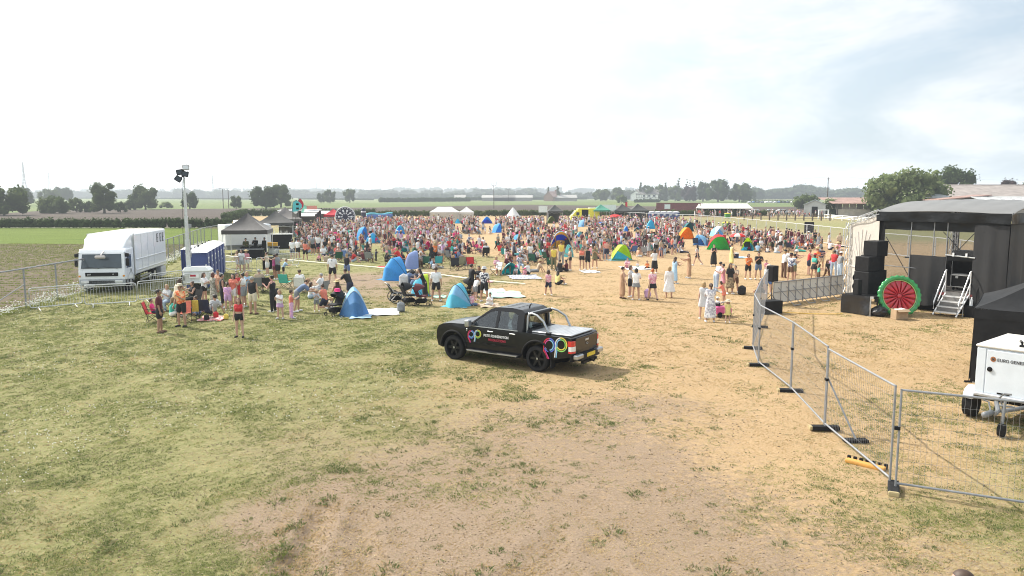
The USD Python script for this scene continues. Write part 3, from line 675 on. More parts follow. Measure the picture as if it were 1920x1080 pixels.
cl = cl[(cl[:, 0] < 1) & (zc[:, 0] > .6) & (meshkit.noise(np.column_stack([cl * .5, 0 * cl[:, 0]]), 5) > .42)]
ch = [[((S((0, 0, .06), (.011, .011, .010), _ico0), trimesh.creation.icosphere(0).faces), mt('white_petals', None), False)]]
instancer('clover_flowers', ch, [0] * len(cl), np.column_stack([cl, ruts(cl)]), [0] * len(cl), NR.uniform(.7, 1.5, len(cl)), label='white clover heads scattered through the left-hand grass', cat='flowers')
# pylons, poles, wires
steel_far = mt('pylon_steel', (0.20, 0.21, 0.22), 0.6, 0.3, (1, .1))
def pylon_mesh(h=50.0, r=0.30):
 out = []
 def w(z): return np.interp(z, [0, .55 * h, h], [.075 * h, .022 * h, .006 * h])
 zs = np.array([0, .14, .27, .38, .47, .55, .62, .69, .76, .83, .90, .96, 1]) * h
 for a, b in zip(zs[:-1], zs[1:]):
  for sx, sy in ((1, 1), (1, -1), (-1, -1), (-1, 1)):
   out.append(T([(sx * w(a), sy * w(a), a), (sx * w(b), sy * w(b), b)], r, 4))
  for sx, sy, tx, ty in ((1, 1, 1, -1), (1, -1, -1, -1), (-1, -1, -1, 1), (-1, 1, 1, 1)):
   out.append(T([(sx * w(a), sy * w(a), a), (tx * w(b), ty * w(b), b)], r * .6, 4))
   out.append(T([(tx * w(a), ty * w(a), a), (sx * w(b), sy * w(b), b)], r * .6, 4))
 arms = []
 for z, l in ((.62, .125), (.76, .155), (.90, .115)):
  for s in (-1, 1):
   arms += [T([(0, 0, z * h), (s * l * h, 0, z * h)], r, 4), T([(0, 0, (z + .05) * h), (s * l * h, 0, z * h)], r * .8, 4), T([(s * l * h, 0, z * h), (s * l * h, 0, z * h - 2.2)], r * .8, 4)]
 return J(out), J(arms)
PYL = [(54, 305, 'closest lattice pylon, at the far left above the narrow oak'), (100, 321, 'second lattice pylon, right of the closest one at left'), (404, 328, 'lattice pylon standing just right of the lighting mast head'),
  (597, 340, 'lattice pylon above the far woods left of the dartboard'), (621, 341, 'lattice pylon, second in the faint row above the dartboard'), (637, 344, 'lattice pylon, third in the faint row above the dartboard'),
  (650, 342, 'lattice pylon, fourth in the faint row above the dartboard'), (661, 346, 'lattice pylon, fifth in the faint row above the dartboard'), (677, 350, 'smallest lattice pylon at the end of the faint row'), (753, 347, 'lone faint lattice pylon above the woods right of the dartboard')]
p0 = None
for u, vt, lab in PYL:
 Y = 50.0 * FPX / (HOR + 1 - vt)
 Y = min(Y, 3200)
 hh = (HOR - vt) * Y / FPX + CAM_H
 loc = ((u - 960) / FPX * Y, Y, 0)
 if p0 is None:
  p0 = thing('pylon', lab, 'pylon', loc, 12, 'lattice pylons on the horizon', scale=hh / 50)
  a, b = pylon_mesh(); obj('lattice_mast', a, steel_far, p0); obj('cross_arms', b, steel_far, p0)
 else:
  copy(p0, 'pylon', loc, R.uniform(-25, 25), lab, group='lattice pylons on the horizon', scale=hh / 50)
pole_w = mt('pole_wood', (0.11, 0.085, 0.065), 0.9, 0, (6, .3))
def power_pole(u, vb, vt, lab, kind='fork', r=0.16):
 p = at(u, vb); h = zat(vt, p[1])
 t = thing('power_pole', lab, 'power pole', (p[0], p[1], 0), 0)
 top = h - (1.6 if kind == 'fork' else 0.3)
 obj('pole', T([(0, 0, -.2), (0, 0, top)], [r, r * .75], 8), pole_w, t)
 if kind == 'fork':
  obj('cross_arm', J(T([(-1.0, 0, top + .1), (0, 0, top - .4), (1.0, 0, top + .1)], .09, 5), T([(-1.0, 0, top + .1), (-1.15, 0, h)], .07, 5), T([(1.0, 0, top + .1), (1.15, 0, h)], .07, 5), T([(0, 0, top - .4), (0, 0, h - .5)], .06, 5)), pole_w, t)
 elif kind == 'twin':
  obj('pole', T([(2.2, 0, -.2), (2.2, 0, top)], [r, r * .75], 8), pole_w, t)
  obj('cross_arm', B((1.1, 0, top - .1), (5.0, .15, .18)), pole_w, t)
 else:
  obj('insulator', J([T([(x, 0, top - .5), (x, 0, top - .2)], .06, 6) for x in (-.25, .25)]), pole_w, t)
 return np.array([p[0], p[1], h - .2])
q1 = power_pole(926, 391, 340, 'tall forked power pole standing behind the crowd left of the bell tent')
q2 = power_pole(953, 379, 351, 'smaller far power pole right of the tall forked one', 'fork')
q3 = power_pole(1550, 398, 331, 'single bare power pole beside the elder bush at right', 'plain')
q4 = power_pole(419, 391, 352, 'twin-legged power pole left of the small lone tree', 'twin')
q5 = at(2250, 398); q5 = np.array([q5[0], q5[1], q3[2]])
def wire(a, b, lab, sag=.9):
 t = np.linspace(0, 1, 25)[:, None]
 p = a + (b - a) * t; p[:, 2] -= sag * 4 * (t * (1 - t))[:, 0]
 obj('overhead_wire', T(p, 0.012, 4), black_matt, label=lab, cat='wire')
wire(q1, q3, 'long overhead wire between forked pole and right-hand bare pole', 1.5)
wire(q3, q5, 'overhead wire leaving the frame right of the bare pole')
# far buildings
roof_slate = mt('slate_roof', (0.20, 0.185, 0.175), 0.8, 0, (1.2, .3))
roof_rust = mt('rusty_roof', (0.30, 0.19, 0.16), 0.85, 0, (.8, .35))
roof_fibre = mt('fibre_cement_roof', (0.27, 0.235, 0.215), 0.9, 0, (.7, .35), bump=(3, .4, .03))
roof_grey = mt('grey_sheet_roof', (0.36, 0.37, 0.37), 0.7, 0, (.8, .2))
render_white = mt('white_render', (0.74, 0.73, 0.69), 0.85, 0, (1.5, .12))
board = mt('dark_boards', (0.10, 0.09, 0.08), 0.9, 0, (3, .4))
board2 = mt('pale_boards', (0.24, 0.22, 0.20), 0.9, 0, (3, .3))
concrete = mt('concrete_wall', (0.42, 0.385, 0.33), 0.9, 0, (1.5, .2), bump=(5, .3, .02))
glass_dark = mt('dark_glass', (0.03, 0.04, 0.05), 0.08, 0, (2, .2))
def gable(w, d, e, r, over=.3):
 sl = []
 for s in (-1, 1):
  a = np.array([[-w / 2 - over, s * (d / 2 + over), e - over * (r - e) / (d / 2)], [w / 2 + over, s * (d / 2 + over), e - over * (r - e) / (d / 2)], [w / 2 + over, 0, r], [-w / 2 - over, 0, r]])
  b = a + [0, 0, .14]
  sl.append(tm(Manifold.hull_points(np.vstack([a, b]))))
 walls = tm(Manifold.hull_points(np.array([[x, y, z] for x in (-w / 2, w / 2) for y, z in ((-d / 2, 0), (d / 2, 0), (-d / 2, e), (d / 2, e), (0, r - .05))])))
 return sl, walls
def house(name, lab, u, vb, w, d, e, r, wm, rm, rz=0, wins=(), timber=False, cat='house', chim=True):
 p = at(u, max(vb, 377)); k_ = p[1] / 490 if vb > 375 else p[1] / 560
 t = thing(name, lab, cat, (p[0], p[1], 0), rz, scale=k_)
 sl, wl = gable(w, d, e, r)
 obj('wall', wl, wm, t)
 for s in sl:
  obj('roof', s, rm, t)
 if chim:
  obj('chimney', B((w * .3, .4, r + .35), (.8, .7, 1.5)), mt('brick_red', (0.25, .1, .07), .9), t)
 for (x, z, ww, hh) in wins:
  f = obj('window', J(B((x - ww / 2, -d / 2 - .04, z), (.1, .12, hh)), B((x + ww / 2, -d / 2 - .04, z), (.1, .12, hh)), B((x, -d / 2 - .04, z + hh / 2), (ww + .1, .12, .1)), B((x, -d / 2 - .04, z - hh / 2), (ww + .1, .12, .1))), white_plain, t)
  obj('pane', B((x, -d / 2 - .02, z), (ww - .1, .05, hh - .1)), glass_dark, f)
 if timber:
  for x in np.linspace(-w / 2 + .1, w / 2 - .1, 9):
   obj('timber', B((x, -d / 2 - .03, e * .72), (.22, .07, e * .5)), board, t)
  obj('timber', B((0, -d / 2 - .03, e * .48), (w, .08, .25)), board, t)
 return t
house('house', 'white timbered house with grey roof above the far marquees', 1213, 376, 14.0, 8, 4.3, 7.2, render_white, roof_slate, -8, [(-2, 3.3, 1.4, 1.3), (1.2, 3.3, 1.4, 1.3), (4.2, 3.3, 1.4, 1.3), (-2, 1.2, 1.4, 1.3), (2, 1.2, 1.6, 1.3)], True)
house('house', 'gabled front wing at the left end of the white timbered house', 1193, 376.5, 5.0, 7, 4.2, 6.6, render_white, roof_slate, 78, [(0, 3.2, 1.2, 1.2)], chim=False)
house('farmhouse', 'brown-roofed farmhouse beside the close pair of poplars', 1037, 373.5, 13, 8, 3.2, 7.0, mt('brick_wall', (.26, .16, .12), .9), roof_rust, 55, [(0, 1.8, 1.3, 1.2), (3, 1.8, 1.3, 1.2)], cat='farmhouse')
house('barn', 'pale-roofed low barn right of the poplar pair', 1060, 372, 16, 9, 2.4, 4.4, board2, mt('pale_roof', (.34, .33, .31), .8), 3, cat='barn', chim=False)
house('barn', 'long white-roofed barn behind the tall power pole, left part', 935, 371.5, 24, 10, 2.5, 4.2, board2, mt('pale_roof', None), 0, cat='barn', chim=False)
house('barn', 'long white-roofed barn behind the small power pole, right part', 962, 371.3, 28, 10, 2.5, 4.2, board2, mt('pale_roof', None), 0, cat='barn', chim=False)
house('barn', 'tiny white-roofed shed in the woods above the white marquee', 863, 371, 8, 6, 2.6, 4.4, board2, mt('pale_roof', None), 0, cat='barn', chim=False)
p = at(1273, 397)
t = thing('container', 'long red-brown shipping container behind the portable toilets', 'container', (p[0], p[1], 0), -7, scale=(1.25, 1, 1))
cred = mt('container_red', (0.20, 0.055, 0.048), 0.6, 0, (1.5, .2))
obj('body', J(B((0, 0, 1.45), (11.6, 2.4, 2.7)), *[B((-5.6 + .4 * k, -1.23, 1.45), (.2, .06, 2.4)) for k in range(29)]), cred, t)
obj('roof_rail', J(B((0, -1.23, 2.83), (12, .1, .14)), B((0, 1.23, 2.83), (12, .1, .14))), cred, t)
obj('corner_post', B((-5.9, -1.2, 1.45), (.18, .18, 2.8)), cred, t); obj('corner_post', B((5.9, -1.2, 1.45), (.18, .18, 2.8)), cred, t)
p = at(1632, 407)
t = thing('barn', 'long low barn with rust-red roof and timber slats left of the big bush', 'barn', (p[0], p[1], 0), -4, scale=(1.18, 1.18, 1.08))
obj('wall', B((4, 0, .9), (22, .3, 1.8)), concrete, t)
for k in range(15):
 obj('slat_board', B((-6.6 + 1.45 * k, .05 + .03 * (k % 2), 2.4), (1.3, .12, 1.25)), board2 if k % 3 else board, t)
obj('roof', tm(Manifold.hull_points(np.array([[x, y, z + dz] for x in (-8, 16) for y, z in ((-.8, 3.0), (9, 4.3)) for dz in (0, .15)]))), roof_rust, t)
obj('post', B((-6.9, -.1, 1.6), (.25, .25, 3.0)), board, t); obj('post', B((4, -.1, 1.6), (.25, .25, 3.0)), board, t)
p = at(1838, 404)
t = thing('barn', 'big barn with broad grey-brown sheet roof at the right edge', 'barn', (p[0] + 6, p[1], 0), 0, scale=(1.2, 1.2, 1.03))
obj('wall', B((4, 2, 2.1), (38, .4, 4.2)), board2, t)
obj('roof', tm(Manifold.hull_points(np.array([[x, y, z + dz] for x in (-18, 30) for y, z in ((1, 4.15), (15, 7.9)) for dz in (0, .18)]))), roof_fibre, t)
obj('ridge_cap', T([(-18, 15, 8.05), (30, 15, 8.05)], .22, 6), roof_fibre, t)
p = at(1805, 412)
t = thing('shed', 'lean-to shed with rising brown fascia in front of the big barn', 'shed', (p[0], p[1], 0), 0, scale=(1.17, 1.17, 1.06))
obj('wall', tm(Manifold.hull_points(np.array([[x, y, z] for y in (0, 5) for x, z in ((-4.6, 0), (4.6, 0), (-4.6, 4.0), (4.6, 4.95))]))), board, t)
obj('roof', tm(Manifold.hull_points(np.array([[x, y, z + dz] for y in (-.4, 5.5) for x, z in ((-5, 3.98), (5, 5.0)) for dz in (.02, .2)]))), roof_rust, t)
obj('roof_sheet', tm(Manifold.hull_points(np.array([[x, y, z + dz] for y, zz in ((5.6, 4.5), (9.5, 5.3)) for x in (-4.6, 1.0) for z in (zz,) for dz in (0, .1)]))), roof_grey, t)
p = at(1900, 414)
t = thing('shed', 'grey shed roof with a row of pale rooflights at the right edge', 'shed', (p[0] + 3, p[1], 0), 0, scale=(1.17, 1.17, 1.06))
obj('wall', B((0, 0, 1.7), (14, .3, 3.4)), board2, t)
obj('roof', tm(Manifold.hull_points(np.array([[x, y, z + dz] for x in (-7.2, 9) for y, z in ((-.3, 3.4), (6, 4.75)) for dz in (0, .12)]))), roof_grey, t)
for k in range(6):
 obj('rooflight', X(B((0, 0, 0), (.9, 3.4, .06)), (-5.6 + 1.9 * k, 2.6, 4.16), 0, rx=math.degrees(math.atan2(1.35, 6.3))), white_plain, t)
p = at(1527, 406)
t = thing('shed', 'small grey gable-ended shed left of the elder bush', 'shed', (p[0], p[1], 0), 68, scale=1.15)
sl, wl = gable(4.5, 4.4, 2.6, 3.6, .15)
obj('wall', wl, roof_grey, t); [obj('roof', s, mt('blue_grey_sheet', (.30, .33, .36), .6), t) for s in sl]
obj('door', B((-2.3, 0, 1.1), (.08, 1.2, 2.2)), dark_void, t)
p = at(1395, 413); q = at(1556, 414)
t = thing('paddock_fence', 'dark wooden post-and-rail fence in front of the queue at right', 'fence', (p[0], p[1], 0))
n = 10
for k in range(n + 1):
 c = (q - p) * k / n
 obj('post', B((c[0], c[1], .75), (.24, .2, 1.55)), wood, t)
for z in (.5, 1.05):
 a, b = np.array([0, 0, z]), q - p + [0, 0, z]
 obj('rail', T([a, b], .055, 5), wood, t)
p = at(1546, 411); q = at(1660, 421)
t = thing('rail_fence', 'white painted rail fence below the low rust-roofed barn', 'fence', (p[0], p[1], 0))
for k in range(7):
 c = (q - p) * k / 6; obj('post', B((c[0], c[1], .55), (.14, .14, 1.15)), white_plain, t)
for z in (.45, .75, 1.05):
 obj('rail', T([np.array([0, .1, z]), q - p + [0, .1, z]], .07, 5), white_plain, t)
t = thing('gateway', 'white square gateway frame at the left end of the white rails', 'gate', (p[0] - 1.4, p[1], 0))
obj('post', B((0, 0, 1.0), (.2, .2, 2.0)), white_plain, t); obj('post', B((2.2, 0, 1.0), (.2, .2, 2.0)), white_plain, t); obj('beam', B((1.1, 0, 2.08), (2.4, .2, .16)), white_plain, t)
# parked cars far right
def small_car(name, lab, loc, rz, col, group=None):
 t = thing(name, lab, 'car', loc, rz, group)
 body = HULL(*[S((x, y, z), .18, _ico0) for x in (-2.0, 2.0) for y in (-.68, .68) for z in (.45, .72)]) + HULL(*[S((x, y, z), .12, _ico0) for x, z in ((-1.7, .85), (-1.1, 1.36), (.5, 1.36), (1.2, .88)) for y in (-.62, .62)])
 obj('body', body, col, t)
 obj('window', B((-.25, 0, 1.17), (1.9, 1.5, .26)), glass_dark, t)
 for x in (-1.3, 1.3):
  for y in (-.78, .78):
   obj('wheel', T([(x, y - .1, .32), (x, y + .1, .32)], .32, 10), rubber, t)
 return t
car_cols = [mt('car_silver', (.5, .51, .52), .3, .4), mt('car_white', (.75, .75, .75), .3, 0, coat=.5), mt('car_dark', (.05, .06, .08), .3, 0, coat=.5), mt('car_blue', (.06, .12, .28), .3, 0, coat=.5)]
cw = ['silver', 'white', 'dark', 'blue']
for k in range(13):
 u = 1404 + k * 8; p = at(u, 381 - .15 * (k % 3)); c = (k * 7 + k // 3) % 4
 small_car('parked_car', '%s car parked in the far field, %s in the row from the left' % (cw[c], ['first', 'second', 'third', 'fourth', 'fifth', 'sixth', 'seventh', 'eighth', 'ninth', 'tenth', 'eleventh', 'twelfth', 'last'][k]), p, R.choice((80, 95, 70)), car_cols[c], 'cars parked in the far field')
for u, c, lab in ((1417, 1, 'white car parked behind the queue beside the marquee end'), (1446, 0, 'silver car behind the queue, right of the white car'), (1467, 0, 'pale silver car behind the queue, left of the grey shed')):
 small_car('parked_car', lab, at(u, 402), 5, car_cols[c], 'cars behind the queue')
# gazebos and marquees
def roof_sheet(w, d, e, p, ridge=0.0, dip=.12, wave=.0, n=10, seed=0):
 hw, hd = w / 2, d / 2
 apex = [(-ridge / 2, 0, p), (ridge / 2, 0, p)]
 cor = [(-hw, -hd), (hw, -hd), (hw, hd), (-hw, hd)]
 ends = [(0, 1), (1, 1), (1, 0), (0, 0)]
 out = []
 for k in range(4):
  a, b = np.array([*cor[k], e]), np.array([*cor[(k + 1) % 4], e])
  pa, pb = np.array(apex[ends[k][0]]), np.array(apex[ends[k][1]])
  def fn(u, v, a=a, b=b, pa=pa, pb=pb):
   lo = a[None, None] + (b - a) * u[..., None]; hi = pa + (pb - pa) * u[..., None]
   q = lo + (hi - lo) * v[..., None]
   q[..., 2] -= dip * (p - e) * 4 * v * (1 - v) * (0.45 + 0.55 * np.sin(np.pi * u))
   q[..., 2] -= .04 * np.sin(np.pi * u) * (1 - v)
   return q[..., 0], q[..., 1], q[..., 2]
  out.append(SHEET(GRID(fn, n, n), .01))
 return out
def gazebo(u, vb, w, d, e, p, cloth, lab, rz=0, sides='', ridge=0.0, name='gazebo', cat='gazebo', valance=.32, legm=None, loc=None, skirt=None, dip=.14, group=None):
 c = np.array(loc) if loc is not None else at(u, vb)
 t = thing(name, lab, cat, (c[0], c[1], 0), rz, group)
 for s in roof_sheet(w, d, e, p, ridge, dip):
  obj('roof_panel', s, cloth, t, smooth=40)
 hw, hd = w / 2, d / 2
 def fl(a, b, z0, z1, amp, seed):
  g = np.random.default_rng(seed); ph = g.random(3) * 6
  a, b = np.array(a, float), np.array(b, float); nrm = np.array([(b - a)[1], -(b - a)[0]]) / np.linalg.norm(b - a)
  def fn(uu, vv):
   off = amp * (np.sin(uu * 9 + ph[0]) + .6 * np.sin(uu * 23 + ph[1])) * (1 - vv * .8)
   x = a[0] + (b[0] - a[0]) * uu + nrm[0] * off; y = a[1] + (b[1] - a[1]) * uu + nrm[1] * off
   return x, y, z0 + (z1 - z0) * vv
  return SHEET(GRID(fn, 24, 4), .008)
 cs = [(-hw - .02, -hd - .02), (hw + .02, -hd - .02), (hw + .02, hd + .02), (-hw - .02, hd + .02)]
 if valance:
  for k in range(4):
   obj('valance', fl(cs[k], cs[(k + 1) % 4], e - valance, e - .02, .012, k), skirt or cloth, t, smooth=40)
 for k, ch in enumerate('frbl'):
  if ch in sides:
   i = 'frbl'.index(ch); q = [(x * .985, y * .985) for x, y in cs]
   obj('side_wall', fl(q[i], q[(i + 1) % 4], .02, e - .05, .035, 10 + k), cloth, t, smooth=40)
 for sx in (-1, 1):
  for sy in (-1, 1):
   obj('leg', J(B((sx * (hw - .06), sy * (hd - .06), e / 2), (.055, .055, e)), B((sx * (hw - .06), sy * (hd - .06), .01), (.14, .14, .02))), legm or alu, t)
 bars = []
 for k in range(4):
  a, b = cs[k], cs[(k + 1) % 4]
  for z in ((e - .1, e - .55), (e - .55, e - .1)):
   m = ((a[0] + b[0]) / 2 * .95, (a[1] + b[1]) / 2 * .95)
   bars += [T([(a[0] * .95, a[1] * .95, z[0]), (*m, z[1])], .014, 4), T([(*m, z[1]), (b[0] * .95, b[1] * .95, z[0])], .014, 4)]
 obj('scissor_frame', J(bars), legm or alu, t)
 return t
gz_black = mt('gazebo_black', (0.040, 0.036, 0.036), 0.7, 0, (2.5, .25), bump=(2.5, .35, .04), sheen=.2)
gz_grey = mt('gazebo_charcoal', (0.062, 0.062, 0.060), 0.75, 0, (2, .25), bump=(2.5, .35, .04))
gz_faded = mt('gazebo_faded', (0.17, 0.155, 0.145), 0.75, 0, (2, .2), bump=(2.5, .35, .04))
gz_red = mt('gazebo_red', (0.62, 0.03, 0.05), 0.7, 0, (2, .15), bump=(2.5, .3, .04), trans=.25)
gz_green = mt('gazebo_green', (0.10, 0.36, 0.26), 0.75, 0, (2, .15), trans=.25)
gazebo(0, 0, 3.75, 3.75, 2.42, 3.85, gz_black, 'nearest black peaked gazebo beside the blue portable toilets', 10, legm=white_plain, loc=at(467, 481), valance=.36)
gazebo(0, 0, 3.7, 3.7, 2.45, 3.7, gz_grey, 'second dark gazebo, with black bar front, behind the nearest one', 14, '', loc=at(519, 458), valance=.3)
gazebo(0, 0, 4.0, 4.0, 2.3, 3.85, gz_faded, 'faded grey-brown gazebo beyond the black ones at left', 20, loc=at(536, 442), valance=.3)
gazebo(0, 0, 2.9, 2.9, 2.2, 3.15, gz_red, 'bright red gazebo in front of the dartboard inflatable', 8, loc=at(626, 427), valance=.35)
gazebo(0, 0, 3.4, 3.4, 2.5, 3.8, gz_green, 'green peaked stall roof behind the food stalls at left', 0, loc=at(571, 424), valance=.3)
gazebo(0, 0, 5.8, 3.2, 2.15, 3.1, white_cloth, 'long white hipped marquee behind the middle of the crowd', 3, 'brl', ridge=2.8, name='marquee', cat='marquee', loc=at(834, 417), valance=.3)
gazebo(0, 0, 2.9, 2.9, 2.1, 3.15, white_cloth, 'small white peaked gazebo next to the long white marquee', 4, 'b', loc=at(875, 417), valance=.35)
gazebo(0, 0, 3.0, 3.0, 2.3, 3.5, gz_grey, 'lone dark gazebo right of the information board at the back', 4, 'bl', loc=at(1040, 417), valance=.3)
gazebo(0, 0, 3.9, 3.6, 2.3, 3.65, gz_grey, 'left black gazebo of the pair by the red flag', 5, 'b', loc=at(1166, 415.5), valance=.3)
gazebo(0, 0, 3.9, 3.6, 2.3, 3.65, gz_grey, 'right black gazebo of the pair beside the far toilets', 5, 'br', loc=at(1195, 415), valance=.3)
gazebo(0, 0, 3.2, 3.2, 2.5, 3.6, gz_green, 'pale green gazebo right of the yellow ambulance', 5, loc=at(1126, 417), valance=.3)
p = at(962, 420)
t = thing('bell_tent', 'cream white pointed bell tent at the back of the crowd', 'bell tent', (p[0], p[1], 0), scale=.97)
obj('canvas', SHEET(L([(2.35, 0), (2.3, .55), (1.2, 1.75), (.12, 3.15), (.01, 3.2)], 12), .02), white_cloth, t, smooth=50)
obj('pole', T([(0, 0, 0), (0, 0, 3.3)], .035, 6), wood, t)
obj('door_flap', SHEET(GRID(lambda a, b: (-.45 + .9 * a, -2.36 + .75 * b + .05 * np.sin(a * 9), .02 + 1.3 * b), 8, 6), .012), white_cloth, t)
for k in range(8):
 a = k * math.pi / 4; obj('guy_rope', T([(2.3 * math.cos(a), 2.3 * math.sin(a), .55), (3.3 * math.cos(a), 3.3 * math.sin(a), 0)], .008, 4), white_plain, t)
p = at(1357, 405.5); Y = p[1]
t = thing('marquee', 'long white open-sided marquee sheltering the queue at right', 'marquee', (p[0], p[1], 0), -2, scale=(1.2, 1.2, .94))
for s in (-1, 1):
 obj('roof_panel', SHEET(GRID(lambda a, b, s=s: (-5.4 + 10.8 * a + (0.9 * (a - .5) * -b), s * (3.0 - 3.0 * b), 2.25 + 1.25 * b - .1 * np.sin(np.pi * b) - .03 * np.sin(a * 31) ** 2), 20, 6), .02), white_cloth, t, smooth=40)
 obj('eave_strip', B((0, s * 3.02, 2.17), (10.8, .04, .22)), white_cloth, t)
for x in (-5.3, -2.65, 0, 2.65, 5.3):
 for y in (-2.95, 2.95):
  obj('leg', T([(x, y, 0), (x, y, 2.2)], .05, 6), white_plain, t)
obj('gable_end', SHEET(GRID(lambda a, b: (-5.35 + 0 * a, -3.0 + 6.0 * a, 2.2 + b * 1.25 * (1 - np.abs(2 * a - 1))), 10, 4), .02), white_cloth, t)
obj('back_wall', B((0, 2.98, 1.1), (10.6, .03, 2.2)), black_cloth, t)
p = at(1322, 404)
t = thing('table', 'blue draped serving counter under the left end of the marquee', 'counter', (p[0], p[1] + 1.0, 0))
obj('drape', RB((0, 0, .48), (1.6, .7, .96), .03), mt('drape_blue', (.06, .10, .30), .8), t); obj('top', B((0, 0, .985), (1.7, .8, .04)), white_plain, t)
# inflatable dartboard, food stalls, flags
p = at(648, 429)
t = thing('inflatable_dartboard', 'giant round black and white dartboard inflatable behind the red gazebo', 'inflatable', (p[0], p[1], 1.95), 12, scale=.56)
def face(m):   # from the xy plane to the xz plane, facing -y
 v, f = m; return np.stack([v[:, 0], -v[:, 2], v[:, 1]], 1), np.asarray(f)
navy = mt('navy_vinyl', (0.018, 0.02, 0.045), 0.4); vinyl_w = mt('white_vinyl', (.72, .72, .74), .4)
obj('board', face(X(L([(0.01, 0), (2.75, 0), (2.85, .15), (2.85, .55), (2.7, .75), (0.01, .75)], 40), (0, 0, -.75))), navy, t, smooth=40)
obj('rim', face(X((lambda a: T([(2.8 * math.cos(x), 2.8 * math.sin(x), 0) for x in a], .13, 8))(np.linspace(0, 2 * math.pi, 49)), (0, 0, -.05))), vinyl_w, t, smooth=True)
def sector(r0, r1, a0, a1, z):
 aa = np.radians(np.linspace(a0, a1, 6))
 return EX(Polygon([(r0 * math.cos(x), r0 * math.sin(x)) for x in aa] + [(r1 * math.cos(x), r1 * math.sin(x)) for x in aa[::-1]]), .02, z)
for k in range(10):
 a0 = k * 36 - 9
 obj('segment', face(J(sector(.75, 1.25, a0 + 1, a0 + 17, 0.0), sector(1.42, 2.05, a0 + 1, a0 + 17, 0.0))), vinyl_w, t)
for k in range(20):
 a = math.radians(18 * k); obj('number_patch', face(X(EX(sbox(-.13, -.13, .13, .13), .02), (2.42 * math.cos(a), 2.42 * math.sin(a), 0.0))), vinyl_w, t)
obj('support_leg', J(T([(-1.6, .5, -1.2), (-1.9, 2.0, -3.1)], .3, 8), T([(1.6, .5, -1.2), (1.9, 2.0, -3.1)], .3, 8)), navy, t)
def feather(u, vb, vt, lab, m, m2, wid=.85, tilt=12, marks=0, s0=.70):
 p = at(u, vb); h = zat(vt, p[1])
 t = thing('feather_flag', lab, 'flag', (p[0], p[1], 0), tilt)
 obj('pole', T([(0, 0, 0), (0, 0, h * .8), (.12, 0, h * .95), (wid * .5, 0, h)], .025, 5), black_matt, t)
 pts = [(0.02, h * s0)] + [(wid * (.25 + .75 * math.sin(math.pi * s) ** .6) if s < .9 else wid * .5, h * (s0 + (1 - s0) * s)) for s in np.linspace(.05, .97, 12)] + [(wid * .4, h), (.1, h * .93)]
 obj('sail', XZ(EX(Polygon(pts).buffer(0), .012)), m, t)
 for k in range(marks):
  obj('print', XZ(EX(sbox(wid * .4, h * (.76 + .11 * k), wid * .68, h * (.81 + .11 * k)), .016, -.002)), m2, t)
 return t
feather(550, 449, 375, 'cyan feather flag with dark print rising over the food stalls', mt('flag_cyan', (.16, .62, .66), .7, trans=.3), black_matt, 1.15, 15, 2)
feather(560, 447, 372, 'red feather flag just behind the cyan one', mt('flag_red', (.62, .05, .09), .7, trans=.3), white_plain, .75, 5, 1)
p = at(1172, 410)
t = thing('feather_flag', 'thin upright red flag between the two black gazebos at back', 'flag', (p[0], p[1], 0))
obj('pole', T([(0, 0, 0), (0, 0, 3.9)], .03, 5), black_matt, t); obj('sail', B((.25, 0, 2.6), (.45, .015, 2.5)), mt('flag_red', None), t)
def stall(u, vb, w, d, h, lab, body, awn, sign, cat='food stall', rz=0, hood=True):
 p = at(u, vb); t = thing('food_stall', lab, cat, (p[0], p[1], 0), rz)
 obj('body', J(B((0, d / 2, .55), (w, d, 1.1)), B((0, d - .05, h * .6), (w, .1, h * .8)), B((-w / 2 + .06, d / 2, h * .6), (.1, d, h * .8))), body, t)
 obj('roof', RB((0, d / 2, h), (w + .2, d + .2, .16), .03), white_plain, t)
 obj('counter', B((0, -.12, 1.12), (w, .35, .06)), alu, t)
 if hood:
  obj('awning', tm(Manifold.hull_points(np.array([[x, y, z + dz] for x in (-w / 2, w / 2) for y, z in ((0, h - .1), (-1.3, h - .35)) for dz in (0, .04)]))), awn, t)
 if sign is not None:
  obj('sign', B((0, -.06, h + .42), (w * .7, .06, .6)), sign, t)
 return t
stall(541, 440, 2.6, 2.0, 3.3, 'dark food stall carrying a tall sign with a white disc', board, gz_grey, None)
p = at(556, 445)
t = thing('banner_sign', 'tall dark banner with a round white disc above the queue', 'sign', (p[0], p[1], 0), 8)
obj('post', B((0, 0, 1.8), (.08, .08, 3.6)), black_matt, t); obj('panel', B((0, -.05, 3.2), (.75, .05, 1.2)), gz_faded, t); obj('disc', face(X(L([(.01, 0), (.26, 0), (.26, .03), (.01, .03)], 20), (0, 3.3, .09))), white_plain, t)
stall(573, 433, 3.0, 2.2, 2.6, 'white-roofed food stall with open hatch behind the queue at left', gz_faded, white_plain, None, rz=10)
stall(586, 426, 2.4, 2.0, 2.9, 'coffee trailer with salmon-pink sign board left of the red gazebo', navy, white_plain, mt('salmon_sign', (.55, .22, .17), .7), rz=6)
stall(601, 421, 4.2, 2.0, 2.4, 'low cream-roofed stall beside the red gazebo', board2, white_plain, None, rz=0)
p = at(682, 420)
t = thing('inflatable_column', 'short dark inflatable column right of the dartboard', 'inflatable', (p[0], p[1], 0))
obj('body', L([(.01, 0), (.45, 0), (.48, .5), (.48, 2.2), (.40, 2.75), (.2, 2.98), (.01, 3.02)], 16), navy, t, smooth=50); obj('cap', X(L([(.49, 0), (.5, .14), (.44, .2)], 16), (0, 0, 2.2)), vinyl_w, t)
p, q = at(688, 417), at(735, 415)
t = thing('inflatable_wall', 'long low blue inflatable wall with turquoise top right of the dartboard', 'inflatable', (p[0], p[1], 0), math.degrees(math.atan2(q[1] - p[1], q[0] - p[0])))
ln = np.linalg.norm(q - p)
